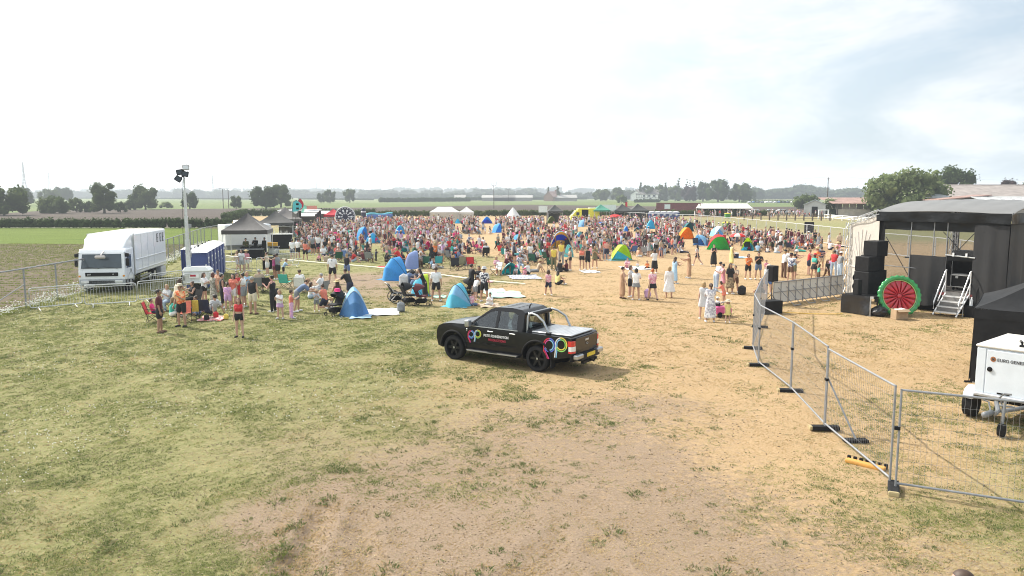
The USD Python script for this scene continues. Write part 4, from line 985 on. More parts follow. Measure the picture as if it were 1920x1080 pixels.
obj('wall', RB((ln / 2, 0, .75), (ln, .8, 1.5), .15), mt('blue_vinyl', (.05, .12, .38), .4), t); obj('top_tube', T([(x, 0, 1.62 + .14 * math.sin(x * 1.1)) for x in np.linspace(0, ln, 14)], .2, 8), mt('turquoise_vinyl', (.12, .5, .6), .4), t, smooth=True)
for u, vb, vt, w, h, lab in ((1018, 418, 386, 1.7, 1.25, 'white information board on two posts left of the lone dark gazebo'), (1140, 416, 384, 3.3, 1.2, 'pale green banner over the stall right of the ambulance'), (1251, 402, 383, 1.6, 1.3, 'white notice board standing before the red container')):
 p = at(u, vb); z = zat(vt, p[1])
 t = thing('notice_board', lab, 'sign', (p[0], p[1], 0))
 for s in (-1, 1):
  obj('post', B((s * w * .42, .06, z / 2), (.07, .07, z)), wood, t)
 obj('panel', B((0, 0, z - h / 2), (w, .05, h)), mt('board_pale', (.62, .68, .66), .6), t)
p = at(1098, 417)
t = thing('ambulance', 'yellow ambulance parked behind the crowd at the back', 'ambulance', (p[0], p[1], 0), 184)
amb = mt('ambulance_yellow', (.72, .68, .05), .35, 0, coat=.4)
obj('body', HULL(*[S((x, y, z), .12, _ico0) for x, z in ((-2.5, .6), (-2.5, 2.7), (1.6, 2.7), (2.0, .6)) for y in (-.95, .95)]), amb, t)
obj('cab', HULL(*[S((x, y, z), .12, _ico0) for x, z in ((1.5, .6), (1.5, 2.35), (2.1, 2.25), (2.9, 1.3), (3.1, .6)) for y in (-.9, .9)]), amb, t)
obj('window', B((1.75, 0, 1.75), (.6, 2.15, .6)), glass_dark, t); obj('windscreen', X(B((0, 0, 0), (.05, 1.7, .95)), (2.58, 0, 1.85), ry=-38), glass_dark, t)
obj('side_door', B((0.3, 1.08, 1.6), (1.3, .03, 1.9)), dark_void, t); obj('roof_hatch', B((-1.2, 0, 2.86), (1.2, 1.2, .12)), white_plain, t)
for x in (-1.7, 2.2):
 for y in (-.95, .95):
  obj('wheel', T([(x, y - .12, .36), (x, y + .12, .36)], .36, 12), rubber, t)
loo_blue = mt('toilet_blue', (0.032, 0.052, 0.17), 0.5, 0, (3, .2)); loo_roof = mt('toilet_roof_white', (.8, .8, .82), .5, trans=.2); loo_door = mt('toilet_door_blue', (0.042, 0.068, 0.21), 0.5, 0, (3, .2))
def toilet(loc, rz, lab, group, src=[None]):
 if src[0] is not None:
  return copy(src[0], 'portable_toilet', loc, rz, lab, group=group)
 t = src[0] = thing('portable_toilet', lab, 'portable toilet', loc, rz, group)
 obj('cabin', RB((0, 0, 1.05), (1.12, 1.14, 2.06), .04), loo_blue, t)
 obj('corner_rib', J([T([(sx * .545, sy * .555, .02), (sx * .545, sy * .555, 2.08)], .045, 6) for sx in (-1, 1) for sy in (-1, 1)]), loo_blue, t)
 d = obj('door', RB((.575, 0, 1.08), (.05, .84, 1.86), .02), loo_door, t)
 obj('lock', B((.61, .36, 1.15), (.03, .08, .1)), white_plain, d)
 sg = obj('door_sign', B((.606, .0, 1.62), (.014, .34, .36)), white_plain, t)
 obj('figure_print', J(B((.615, -.07, 1.6), (.006, .05, .2)), B((.615, .07, 1.6), (.006, .05, .2)), B((.615, 0, 1.6), (.006, .012, .24))), loo_blue, sg)
 obj('roof', GRID(lambda a, b: (-.6 + 1.2 * a, -.61 + 1.22 * b, 2.08 + .22 * np.sin(np.pi * np.clip(a, 0, 1)) ** .6 * np.sin(np.pi * b) ** .5), 10, 10), loo_roof, t, smooth=True)
 obj('vent_pipe', T([(-.4, .4, 2.08), (-.4, .4, 2.30)], .05, 8), black_plastic, t)
 return t
pa, pb = at(371, 0 + 517), at(414, 500)
pa = np.array([*RM(-17.6, 42.3), 0]); pb = np.array([*RM(-19.5, 49.6), 0])
nl = 6
ang = math.degrees(math.atan2(pb[1] - pa[1], pb[0] - pa[0])) - 90
for k in range(nl):
 toilet(pa + (pb - pa) * k / (nl - 1), ang, '%s portable toilet in the near blue row, counted from the lighting mast' % ['first', 'second', 'third', 'fourth', 'fifth', 'sixth'][k], 'near row of blue portable toilets')
toilet(np.array([*RM(-18.98, 44.9), 0]), ang + 180, 'blue portable toilet half hidden behind the mast, back to the row', 'near row of blue portable toilets')
for k in range(5):
 toilet(at(1222 + 11.2 * k, 418), -88, '%s far portable toilet, counted from the left, before the red container' % ['first', 'second', 'third', 'fourth', 'fifth'][k], 'far row of blue portable toilets')
p = at(363, 505)
obj('notice', X(B((0, 0, 0), (.5, .012, .42)), (pa[0] - .05, pa[1] - .63, 1.12), ang), white_plain, label='white notice stuck on the end wall of the nearest blue toilet', cat='notice')
def bin_(u, vb, lab, rz, src=[None], body=None):
 p = at(u, vb)
 if src[0] is not None:
  return copy(src[0], 'recycling_bin', p, rz, lab)
 t = src[0] = thing('recycling_bin', lab, 'bin', p, rz)
 obj('body', HULL(np.array([[sx * a, sy * b, z] for z, a, b in ((.14, .5, .33), (1.12, .62, .42)) for sx in (-1, 1) for sy in (-1, 1)])), mt('bin_green', (.05, .22, .04), .5), t)
 obj('lid', HULL(*[S((sx * .6, sy * .42, z), .05, _ico0) for sx in (-1, 1) for sy in (-1, 1) for z in (1.16, 1.2)], S((0, .1, 1.32), .04, _ico0)), mt('bin_yellow', (.72, .6, .06), .5), t)
 for sx in (-1, 1):
  obj('wheel', T([(sx * .45 - .04, .3, .1), (sx * .45 + .04, .3, .1)], .1, 8), rubber, t)
bin_(660, 432, 'green bin with yellow lid standing behind the person in turquoise shirt', 5)
bin_(1362, 432, 'green bin with yellow lid behind the light blue tent at right', -8)
bin_(1364, 410, 'green bin with yellow lid under the long white marquee', 3)
p0_, p1_ = at(424, 478), at(510, 474)
L_ = np.linalg.norm(p1_ - p0_)
t = thing('trailer', 'long white box trailer parked behind the nearest black gazebo', 'trailer', p0_, math.degrees(math.atan2(p1_[1] - p0_[1], p1_[0] - p0_[0])))
obj('box', RB((L_ / 2, 1.1, 1.75), (L_, 2.2, 1.95), .06), white_paint, t)
obj('skirt', B((L_ / 2, 1.1, .6), (L_ - .3, 2.0, .34)), mt('grey_skirt', (.3, .31, .32), .6), t)
obj('rail', B((L_ / 2, -.015, .82), (L_, .03, .1)), galv, t); obj('roof_unit', RB((2.0, 1.1, 2.92), (1.5, 1.2, .36), .08), white_plain, t)
for x in (1.6, 2.5, L_ - 1.0):
 obj('wheel', T([(x, -.02, .36), (x, .2, .36)], .36, 12), rubber, t)
p = at(470, 484)
t = thing('folding_table', 'long black draped table under the nearest gazebo', 'table', p, 8)
obj('table_top', B((0, 0, .78), (2.2, .75, .05)), mt('table_grey', (.25, .25, .26), .6), t); obj('drape', RB((.2, 0, .4), (1.7, .68, .72), .02), black_cloth, t)
for sx in (-1, 1):
 obj('leg', B((sx * 1.0, 0, .38), (.05, .6, .76)), galv, t)
p = at(526, 466)
t = thing('bar_counter', 'black-fronted bar counter under the second dark gazebo', 'bar counter', p, 12)
obj('front', RB((0, 0, .72), (2.3, .6, 1.44), .02), black_cloth, t); obj('top', B((0, 0, 1.47), (2.45, .75, .05)), white_plain, t)
obj('glassware', J([T([(-.9 + .2 * k, .1 * math.sin(k * 3), 1.5), (-.9 + .2 * k, .1 * math.sin(k * 3), 1.62 + .1 * (k % 3))], .035, 6) for k in range(10)]), mt('bottles', (.5, .5, .46), .3), t, kind='stuff')
p = at(511, 477)
t = thing('crate', 'yellow plastic crate stacked left of the black bar front', 'crate', p + [0, 0, .75], 12)
obj('body', RB((0, 0, .18), (.95, .5, .34), .03), yellow_plastic, t); obj('rim', J(B((0, -.25, .34), (1.0, .04, .05)), B((0, .25, .34), (1.0, .04, .05))), yellow_plastic, t)
t = thing('folding_table', 'grey table of bags carrying the yellow crate', 'table', p, 12)
obj('table_top', B((0, 0, .72), (1.3, .7, .05)), mt('table_grey', None), t); obj('leg', B((-.55, 0, .35), (.05, .6, .7)), galv, t); obj('leg', B((.55, 0, .35), (.05, .6, .7)), galv, t)
obj('bag', RB((.1, -.1, .3), (.9, .5, .6), .12), mt('bag_white', (.6, .62, .6), .7), t)
t = thing('bench', 'long pale trestle bench left of the black-draped table', 'bench', at(440, 503), 14)
obj('top', B((0, 0, .5), (2.4, .5, .05)), alu, t)
for sx in (-1, 1):
 obj('leg', B((sx * .95, 0, .24), (.05, .45, .48)), galv, t)
# fences and barriers
def heras(a, b, h=1.95, tag_=None, r=.021, gm=None):
 d = np.array(b) - np.array(a); d[2] = 0; Ln = np.linalg.norm(d)
 t = thing('temporary_fence', tag_, 'fence', (a[0], a[1], 0), math.degrees(math.atan2(d[1], d[0])), 'temporary mesh fence panels')
 foot = True
 obj('frame', J(T([(.03, 0, .06), (.03, 0, h)], r, 8), T([(Ln - .03, 0, .06), (Ln - .03, 0, h)], r, 8), T([(.03, 0, h - .02), (Ln - .03, 0, h - .02)], r, 8), T([(.03, 0, .16), (Ln - .03, 0, .16)], r, 8)), gm or galv, t, smooth=40)
 n = int(Ln / .09)
 obj('wire_mesh', J([T([(.03 + (Ln - .06) * k / n, 0.004, .16), (.03 + (Ln - .06) * k / n, .004, h - .02)], .0022, 3, False) for k in range(1, n)] + [T([(.03, -.004, z), (Ln - .03, -.004, z)], .0026, 3, False) for z in np.linspace(.16, h - .02, 9)[1:-1]]), galv, t, kind='stuff')
 if foot:
  f = obj('foot', tm(HULL(*[S((x, y, z), .03, _ico0) for x in (-.07, .07) for y in (-.28, .30) for z in (.03, .08)])), rubber, t)
  obj('foot_end', tm(HULL(*[S((x, y, z), .028, _ico0) for x in (-.07, .07) for y in (-.33, -.31) for z in (.03, .08)])), mt('faded_yellow_end', (.36, .29, .15), .8), f)
 obj('clip', B((.0, 0, h * .62), (.1, .07, .06)), black_matt, t)
 return t
def gat(u, v):
 p = at(u, v); return np.array([p[0], p[1], 0.0])
near = [(1437, 583), (1424, 615), (1411, 655), (1421.5, 687), (1482, 736), (1545.5, 806), (1669, 912)]
labs = ['farthest near fence panel, ending at the loudspeaker on its stand', 'steeply foreshortened fence panel second from the loudspeaker end', 'narrow edge-on fence panel turning at the bend', 'short fence panel with feet between bend and middle post', 'fence panel in the middle of the near run, before the braced one', 'nearest braced fence panel, its end post leaning by the gap']
for i in range(6):
 heras(gat(*near[i]), gat(*near[i + 1]), 1.98 if i != 5 else 1.93, labs[i])
a, b = gat(1675, 921), gat(2010, 972)
heras(a, b, 1.93, 'nearest fence panel crossing in front of the generator')
a = gat(1545.5, 806); b = gat(1604, 828)
t = thing('fence_stay', 'sloping steel stay bracing the nearest fence panel on its inner side', 'fence stay', a, 0)
d = b - a
obj('stay', T([(0.03, .05, 1.25), (d[0], d[1], .06)], .02, 6), galv, t); obj('foot_plate', B((d[0], d[1], .03), (.5, .2, .06)), rubber, t)
p = gat(1622, 874)
t = thing('plastic_block', 'loose orange-yellow plastic block lying along the nearest panel', 'block', p, -46)
obj('block', tm(HULL(*[S((x, y, z), .025, _ico0) for x in (-.36, .36) for y in (-.05, .05) for z in (.02, .05)])), mt('orange_block', (.58, .30, .07), .7), t); obj('rib', J([B((-.36 + .12 * k, .1, .06), (.06, .05, .1)) for k in range(7)]), black_matt, t)
tl = [(1170, 397), (1187, 398.3), (1300, 402), (1400, 410), (1460, 415), (1520, 421), (1583, 427.5), (1652, 436), (1775, 446), (1900, 460)]
gpts = []
for u, v in tl:
 Y = (CAM_H - 1.95) / (v - HOR) * FPX * 0.992
 gpts.append(((u - 960) / FPX * Y, Y))
gpts = np.array(gpts); seg = np.concatenate([[0], np.cumsum(np.linalg.norm(np.diff(gpts, axis=0), axis=1))])
nP = int(round(seg[-1] / 3.5)); ss = np.linspace(0, seg[-1], nP + 1)
fx, fy = np.interp(ss, seg, gpts[:, 0]), np.interp(ss, seg, gpts[:, 1])
def ordinal(k):
 w = ['zeroth', 'first', 'second', 'third', 'fourth', 'fifth', 'sixth', 'seventh', 'eighth', 'ninth', 'tenth', 'eleventh', 'twelfth', 'thirteenth', 'fourteenth', 'fifteenth', 'sixteenth', 'seventeenth', 'eighteenth', 'nineteenth']
 ty = {2: 'twent', 3: 'thirt', 4: 'fort', 5: 'fift', 6: 'sixt', 7: 'sevent', 8: 'eight', 9: 'ninet'}
 return w[k] if k < 20 else ty[k // 10] + ('ieth' if k % 10 == 0 else 'y-' + w[k % 10])
hp = None
for k in range(nP):
 lab = '%s panel from the left of the long pale fence behind the crowd' % ordinal(k + 1)
 if hp is None:
  hp = heras((fx[0], fy[0], 0), (fx[0] + 3.45, fy[0], 0), 1.98, lab, .034, galv_white)
  hp.SetCustomDataByKey('group', 'panels of the long fence behind the crowd')
  hp.GetAttribute('xformOp:rotateZ').Set(math.degrees(math.atan2(fy[1] - fy[0], fx[1] - fx[0]))) if hp.HasAttribute('xformOp:rotateZ') else UsdGeom.Xformable(hp).AddRotateZOp().Set(math.degrees(math.atan2(fy[1] - fy[0], fx[1] - fx[0])))
 else:
  copy(hp, 'temporary_fence', (fx[k], fy[k], 0), math.degrees(math.atan2(fy[k + 1] - fy[k], fx[k + 1] - fx[k])), lab, group='panels of the long fence behind the crowd')
def field_fence(pts, step=2.75, h=1.9):
 pts = np.array(pts); sg = np.concatenate([[0], np.cumsum(np.linalg.norm(np.diff(pts, axis=0), axis=1))])
 n = int(sg[-1] / step); s = np.linspace(0, sg[-1], n + 1)
 P_ = np.column_stack([np.interp(s, sg, pts[:, 0]), np.interp(s, sg, pts[:, 1])])
 t = thing('field_fence', 'galvanised post and mesh fence along the crop field at left', 'fence', (P_[0][0], P_[0][1], 0))
 o = P_[0]
 for i, q in enumerate(P_):
  obj('post', T([(q[0] - o[0], q[1] - o[1], -.05), (q[0] - o[0], q[1] - o[1], h)], .042, 6), galv, t)
 for a, b in zip(P_[:-1], P_[1:]):
  a, b = a - o, b - o
  obj('rail', T([(a[0], a[1], h), (b[0], b[1], h)], .036, 6), galv, t)
  obj('rail', T([(a[0], a[1], .12), (b[0], b[1], .12)], .02, 5), galv_white, t)
  L_ = np.linalg.norm(b - a); n_ = 24
  obj('wire_mesh', J([T([(a[0] + (b[0] - a[0]) * k / n_, a[1] + (b[1] - a[1]) * k / n_, .12), (a[0] + (b[0] - a[0]) * k / n_, a[1] + (b[1] - a[1]) * k / n_, h)], .0022, 3, False) for k in range(1, n_)]), galv, t, kind='stuff')
 q = P_[2] - o
 obj('brace', T([(q[0], q[1], 1.15), (q[0] - 1.1, q[1] - 1.6, 0)], .025, 6), galv, t)
field_fence([RM(-22.6, 29.6), RM(-22.6, 35.0)] + fenceline[2:7])
def barrier(a, b, lab, h=1.08, src=[None], group='crowd control barriers on the left', mesh=None):
 d = np.array(b) - np.array(a); Ln = np.linalg.norm(d[:2])
 t = thing('crowd_barrier', lab, 'barrier', (a[0], a[1], 0), math.degrees(math.atan2(d[1], d[0])), group)
 r = .1; z0 = .16
 fr = [(r, 0, z0), (Ln - r, 0, z0), (Ln - .03, 0, z0 + .03), (Ln, 0, z0 + r), (Ln, 0, h - r), (Ln - .03, 0, h - .03), (Ln - r, 0, h), (r, 0, h), (.03, 0, h - .03), (0, 0, h - r), (0, 0, z0 + r), (.03, 0, z0 + .03), (r, 0, z0)]
 obj('frame', T(fr, .025, 8, False), galv_white, t, smooth=50)
 n = int(Ln / .13)
 obj('upright_bars', J([T([(Ln * k / n, 0, z0), (Ln * k / n, 0, h - .1)], .0075, 5) for k in range(1, n)] + [T([(.02, 0, h - .1), (Ln - .02, 0, h - .1)], .012, 5)]), galv_white, t)
 for x in (Ln * .15, Ln * .85):
  obj('foot', T([(x, -.3, 0.02), (x, -.24, .05), (x, 0, z0), (x, .24, .05), (x, .3, .02)], .018, 6), galv_white, t)
 return t
barrier(gat(57, 584), gat(155, 574), 'leftmost crowd barrier, overlapping the field fence')
barrier(gat(160, 577), gat(257, 571), 'crowd barrier directly in front of the white truck cab')
barrier(gat(260, 568), gat(345, 558), 'crowd barrier right of the truck cab, behind the seated people')
barrier(gat(283, 551), gat(352, 540), 'crowd barrier along the truck side behind its rear wheel')
barrier(gat(345, 551), gat(420, 548), 'crowd barrier in front of the lighting tower trailer')
barrier(gat(424, 508), gat(473, 512), 'crowd barrier below the bench at the nearest gazebo')
t = barrier(gat(482, 513), gat(517, 509), 'crowd barrier with a black panel beside the black-draped table')
obj('banner', B((1.15, -.03, .62), (1.3, .02, .8)), black_cloth, t)
barrier(gat(521, 503), gat(560, 500), 'crowd barrier right of the one with the black panel')
barrier(gat(516, 494), gat(552, 492), 'crowd barrier behind the queue at the second gazebo')
# pickup truck
black_car = mt('pickup_black', (0.006, 0.006, 0.007), 0.14, 0, (3, .2), spec=.42)
def pk_warp(v):
 v = np.array(v, float)
 x, y, z = v[:, 0], v[:, 1].copy(), v[:, 2]
 f = 1 - 0.085 * np.clip((x - 1.3) / 1.2, 0, 1) ** 2 - 0.045 * np.clip((-x - 1.9) / .9, 0, 1) ** 2
 f -= 0.060 * np.clip((z - 0.78) / .5, 0, 1) ** 1.6 * np.clip((x + 3.2) / 1.0, 0, 1) * 0.75
 f -= 0.03 * np.clip((0.62 - z) / .3, 0, 1)
 f -= 0.285 * np.clip((z - 1.18) / .68, 0, 1) ** 1.15
 v[:, 1] = y * f
 v[:, 0] = x - 0.16 * (np.abs(y) / .93) ** 3 * np.clip((x - 1.5), 0, 1) + 0.05 * (np.abs(y) / .93) ** 3 * np.clip(-x - 2.0, 0, 1)
 return v
def pk_ext(poly, y0, y1, warp=True, ref=.11):
 q_ = np.array(poly, float)
 if np.sum(q_[:, 0] * np.roll(q_[:, 1], -1) - q_[:, 1] * np.roll(q_[:, 0], -1)) < 0:
  q_ = q_[::-1]
 cs = CrossSection([q_])
 m = Manifold.extrude(cs, y1 - y0).refine_to_length(ref)
 def w(p):
  q = np.stack([p[:, 0], y0 + (y1 - y0) - p[:, 2], p[:, 1]], 1)   # keeps the handedness
  return pk_warp(q) if warp else q
 return m.warp_batch(w)
side = [(-2.86, .58), (-2.84, .80), (-2.80, 1.10), (-2.72, 1.13), (-0.98, 1.15), (-.9, 1.16), (1.02, 1.17), (1.18, 1.20), (1.75, 1.185), (2.2, 1.13), (2.43, 1.04), (2.51, .90), (2.52, .62), (2.46, .40), (2.1, .33), (1.2, .36), (-1.2, .36), (-2.3, .45), (-2.6, .52)]
low = pk_ext(side, -.93, .93)
arch = Manifold.batch_boolean([X_ for X_ in [Manifold.cylinder(.5, .50, .50, 36).rotate([90, 0, 0]).translate([x, y, .41]) for x in (1.61, -1.61) for y in (1.16, -.66)]], m3.OpType.Add)
low = low - arch
cab_side = [(1.12, 1.12), (.22, 1.74), (-.02, 1.80), (-.55, 1.815), (-.92, 1.78), (-1.05, 1.70), (-1.08, 1.12)]
cab_o = pk_ext(cab_side, -.93, .93)
cab_i = pk_ext([(.95, 1.06), (.18, 1.69), (-.02, 1.745), (-.55, 1.76), (-.90, 1.72), (-1.0, 1.66), (-1.02, 1.06)], -.885, .885)
wf = [(.93, 1.185), (.28, 1.63), (.06, 1.69), (-.04, 1.69), (-.04, 1.185)]; wr = [(-.14, 1.185), (-.14, 1.69), (-.62, 1.69), (-.82, 1.62), (-.86, 1.185)]
cut_s = pk_ext(wf, -1.3, 1.3, False) + pk_ext(wr, -1.3, 1.3, False)
cut_f = HULL(np.array([[.40, y, 1.64] for y in (-.56, .56)] + [[1.02, y, 1.20] for y in (-.70, .70)] + [[.9, y, 1.9] for y in (-.56, .56)] + [[1.5, y, 1.5] for y in (-.70, .70)]))
cut_b = HULL(np.array([[-.9, y, 1.66] for y in (-.55, .55)] + [[-.9, y, 1.22] for y in (-.66, .66)] + [[-1.4, y, 1.66] for y in (-.55, .55)] + [[-1.4, y, 1.22] for y in (-.66, .66)]))
cab_s = cab_o - cab_i - cut_s - cut_f - cut_b
pf_, pr_ = at(849, 671.5), at(1016, 696)
hd = (pf_ - pr_); hd[2] = 0; yaw = math.degrees(math.atan2(hd[1], hd[0]))
fwd = hd / np.linalg.norm(hd); lft = np.array([-fwd[1], fwd[0], 0])
PK = (pf_ + pr_) / 2 - lft * .80
pk = thing('pickup_truck', 'black double-cab pickup truck with colourful ring logos parked on the grass', 'pickup truck', (PK[0], PK[1], -0.01), yaw, scale=(1.0, 1.0, 1.03))
obj('body', low, black_car, pk, smooth=28)
obj('cab', cab_s, black_car, pk, smooth=28)
gl = pane('car_glass', (.72, .77, .77), .02)
def sheet_on(poly, yo, side_, t=.006, ref=.2):
 m = pk_ext(poly, yo - t if side_ > 0 else -yo, yo if side_ > 0 else -yo + t, True, ref)
 return m
for sd in (1, -1):
 obj('window', sheet_on(wf, .915, sd), gl, pk); obj('window', sheet_on(wr, .915, sd), gl, pk)
obj('windscreen', HULL(np.array([[.235, y, 1.715] for y in (-.60, .60)] + [[1.05, y, 1.165] for y in (-.74, .74)] + [[.225, y, 1.71] for y in (-.60, .60)] + [[1.04, y, 1.16] for y in (-.74, .74)])), gl, pk)
obj('rear_window', HULL(np.array([[x, s_ * y, z] for x in (-1.055, -1.06) for s_ in (-1, 1) for y, z in ((.56, 1.67), (.68, 1.2))])), gl, pk)
seat_m = mt('seat_fabric', (.03, .03, .033), .8)
for x in (.05, -.75):
 for y in (-.38, .38):
  st = obj('seat', HULL(*[S((x + dx, y + dy, z), .06, _ico0) for dx, z in ((0, .95), (-.14, 1.42)) for dy in (-.18, .18)]) + HULL(*[S((x + dx, y + dy, .93), .07, _ico0) for dx in (0, .42) for dy in (-.18, .18)]), seat_m, pk)
  obj('headrest', HULL(*[S((x - .18, y + dy, z), .045, _ico0) for dy in (-.09, .09) for z in (1.5, 1.6)]), seat_m, st)
obj('dashboard', B((.78, 0, 1.06), (.4, 1.45, .16)), seat_m, pk)
obj('steering_wheel', X(T([(.19 * math.cos(a), .19 * math.sin(a), 0) for a in np.linspace(0, 2 * math.pi, 20)], .018, 5, False), (.52, -.38, 1.14), 0, ry=-62), black_plastic, pk)
obj('tonneau_cover', J(RB((-1.93, 0, 1.165), (1.58, 1.46, .05), .02), *[B((-2.6 + .13 * k, 0, 1.192), (.012, 1.42, .006)) for k in range(11)]), mt('roller_cover', (.55, .56, .57), .33, .7, (3, .15)), pk)
obj('tonneau_canister', RB((-1.24, 0, 1.17), (.2, 1.46, .07), .02), black_plastic, pk)
chrome = mt('brushed_steel', (.46, .47, .48), .3, .9, (8, .1))
for sd in (1, -1):
 y = .70 * sd
 obj('sports_bar', T([(-1.12, y, 1.15), (-1.12, y * .93, 1.58), (-1.16, y * .9, 1.66), (-1.26, y * .9, 1.70), (-1.45, y * .92, 1.66), (-1.72, y, 1.50), (-1.90, y, 1.17)], [.036] * 7, 10), chrome, pk, smooth=True)
 obj('bar_foot', RB((-1.92, y, 1.17), (.2, .12, .05), .015), black_plastic, pk)
obj('sports_bar', T([(-1.15, -.62, 1.68), (-1.15, .62, 1.68)], .045, 10), chrome, pk, smooth=True)
obj('bar_hoop', T([(-1.22, -.60, 1.66), (-1.22, .60, 1.66)], .06, 8), black_plastic, pk)
obj('roof_rib', J([RB((-.42, y, 1.812), (.5, .022, .006), .002) for y in (-.36, -.12, .12, .36)]), black_car, pk)
obj('aerial', T([(-.78, 0, 1.80), (-.86, 0, 1.92)], [.03, .008], 6), black_plastic, pk)
rim_m = mt('rim_black', (.014, .014, .015), .3, .4)
tyre = L([(.27, -.13), (.36, -.135), (.395, -.10), (.402, 0), (.395, .10), (.36, .135), (.27, .13)], 40)
def spoke_rim():
 out = [L([(.285, -.12), (.285, .09), (.262, .10), (.25, -.05)], 32)]
 for k in range(6):
  a = k * math.pi / 3
  out.append(X(tm(HULL(np.array([[x, y, z] for x, w, z0, z1 in ((.05, .045, .04, .075), (.27, .03, .055, .085)) for y in (-w, w) for z in (z0, z1)]))), (0, 0, 0), math.degrees(a)))
 out.append(L([(.01, .09), (.05, .088), (.06, .06), (.06, 0)], 14))
 out.append(L([(.25, -.02), (.01, -.02)], 24))
 return J(out)
rimm = spoke_rim()
def upright(m, sd):    # axis along +-y
 v, f = m
 q = np.stack([v[:, 0], -v[:, 2], v[:, 1]], 1) if sd < 0 else np.stack([v[:, 0], v[:, 2], -v[:, 1]], 1)
 return q, f
for x in (1.61, -1.61):
 for sd in (1, -1):
  w = obj('wheel', X(upright(tyre, sd), (x, sd * .80, .395)), rubber, pk, smooth=35)
  obj('rim', X(upright(rimm, sd), (x, sd * .80, .395)), rim_m, w, smooth=30)
  obj('hub_cap', X(upright(L([(.035, .095), (.001, .096)], 12), sd), (x, sd * .80, .395)), chrome, w)
  obj('wheel_arch', T([(x + .53 * math.cos(a), sd * (pk_warp(np.array([[x + .53 * math.cos(a), .93, .41 + .53 * math.sin(a)]]))[0, 1] + .005), .41 + .53 * math.sin(a)) for a in np.linspace(.05 if x > 0 else .12, math.pi - .05, 20)], .035, 6), black_matt, pk, smooth=True)
for sd in (1, -1):
 obj('side_step', RB((0.0, sd * .95, .40), (2.0, .22, .07), .02), black_plastic, pk)
 obj('step_trim', B((0.0, sd * 1.063, .405), (1.9, .006, .025)), chrome, pk)
 obj('rubbing_strip', B((.12, sd * .915, .66), (2.0, .03, .045)), black_plastic, pk)
 obj('window_trim', pk_ext([(.95, 1.155), (.95, 1.18), (-.9, 1.18), (-.9, 1.155)], .913 if sd > 0 else -.935, .935 if sd > 0 else -.913, True), chrome, pk)
 for x in (.12, -.72):
  obj('door_handle', RB((x, sd * .925, 1.055), (.22, .035, .035), .01), chrome, pk)
 obj('mirror', HULL(*[S((.86 + dx, sd * y, z), .045, _ico1) for dx in (0, .08) for y in (1.0, 1.12) for z in (1.2, 1.34)]), black_car if sd < 0 else chrome, pk, smooth=True)
 obj('mirror_arm', T([(.9, sd * .86, 1.18), (.9, sd * 1.0, 1.22)], .025, 6), black_plastic, pk)
 obj('fender_vent', J(RB((1.06, sd * .905, 1.0), (.05, .03, .15), .008), RB((1.14, sd * .90, 1.04), (.13, .02, .03), .008), RB((1.14, sd * .90, .97), (.13, .02, .03), .008)), chrome, pk)
 yy = .90
 obj('tail_light', HULL(*[S((x, sd * y, z), .012, _ico0) for x, y in ((-2.845, .80), (-2.80, .895), (-2.70, .90), (-2.845, .72)) for z in (1.02, .88)]), mt('lamp_red', (.55, .02, .02), .15, coat=.8), pk)
 obj('tail_light', HULL(*[S((x, sd * y, z), .012, _ico0) for x, y in ((-2.855, .80), (-2.81, .895), (-2.72, .90), (-2.855, .72)) for z in (.86, .74)]), mt('lamp_white', (.75, .74, .70), .15, coat=.8), pk)
 obj('tail_light', HULL(*[S((x, sd * y, z), .012, _ico0) for x, y in ((-2.855, .80), (-2.81, .895), (-2.72, .90), (-2.855, .72)) for z in (.72, .68)]), mt('lamp_red', None), pk)
 obj('headlight', HULL(*[S((x, sd * y, z), .03, _ico0) for x, y, z in ((2.40, .50, .95), (2.22, .80, .98), (2.02, .85, 1.05), (2.38, .5, .84), (2.22, .80, .86))]), mt('lamp_clear', (.7, .72, .74), .08, .2, coat=1), pk)
 obj('mud_flap', B((-2.12, sd * .80, .36), (.03, .26, .40)), rubber, pk)
obj('tailgate', X(B((0, 0, 0), (.02, 1.42, .46)), (-2.845, 0, .86), ry=-4), black_car, pk)
obj('tailgate_handle', RB((-2.868, 0, .98), (.02, .24, .06), .008), chrome, pk)
obj('badge', X(T([(0, .06 * math.cos(a), .03 * math.sin(a)) for a in np.linspace(0, 6.283, 14)], .008, 5), (-2.872, 0, .87)), chrome, pk)
obj('rear_bumper', tm(HULL(*[S((x, y, z), .03, _ico0) for x, y in ((-2.98, .6), (-2.98, -.6), (-2.78, .88), (-2.78, -.88)) for z in (.45, .58)])), black_plastic, pk)
for sd in (1, -1):
 obj('bumper_corner', RB((-2.93, sd * .66, .56), (.16, .42, .14), .03), chrome, pk)
obj('number_plate', B((-3.015, 0, .56), (.015, .52, .11)), mt('plate_yellow', (.75, .55, .04), .5), pk)
obj('tow_bar', J(T([(-2.7, 0, .40), (-3.12, 0, .36), (-3.16, 0, .44)], .03, 6), (S((-3.16, 0, .47), .035), trimesh.creation.icosphere(1).faces), B((-2.95, 0, .36), (.1, .9, .08))), black_plastic, pk)
obj('front_bumper', tm(HULL(*[S((x, y, z), .04, _ico0) for x, y in ((2.50, .45), (2.50, -.45), (2.22, .80), (2.22, -.80)) for z in (.40, .60)])), black_car, pk)
obj('grille', HULL(*[S((x, y, z), .02, _ico0) for x, y in ((2.52, .45), (2.52, -.45)) for z in (.68, .9)]), rim_m, pk)
obj('underbody', B((0, 0, .36), (4.4, 1.3, .16)), dark_void, pk)
def on_side(m, lift=.004, sd=1):
 v, f = m
 q = np.stack([v[:, 0], np.full(len(v), .93), v[:, 1]], 1)
 w = pk_warp(q); w[:, 1] += lift + v[:, 2]
 return w, np.asarray(f)[:, ::-1]
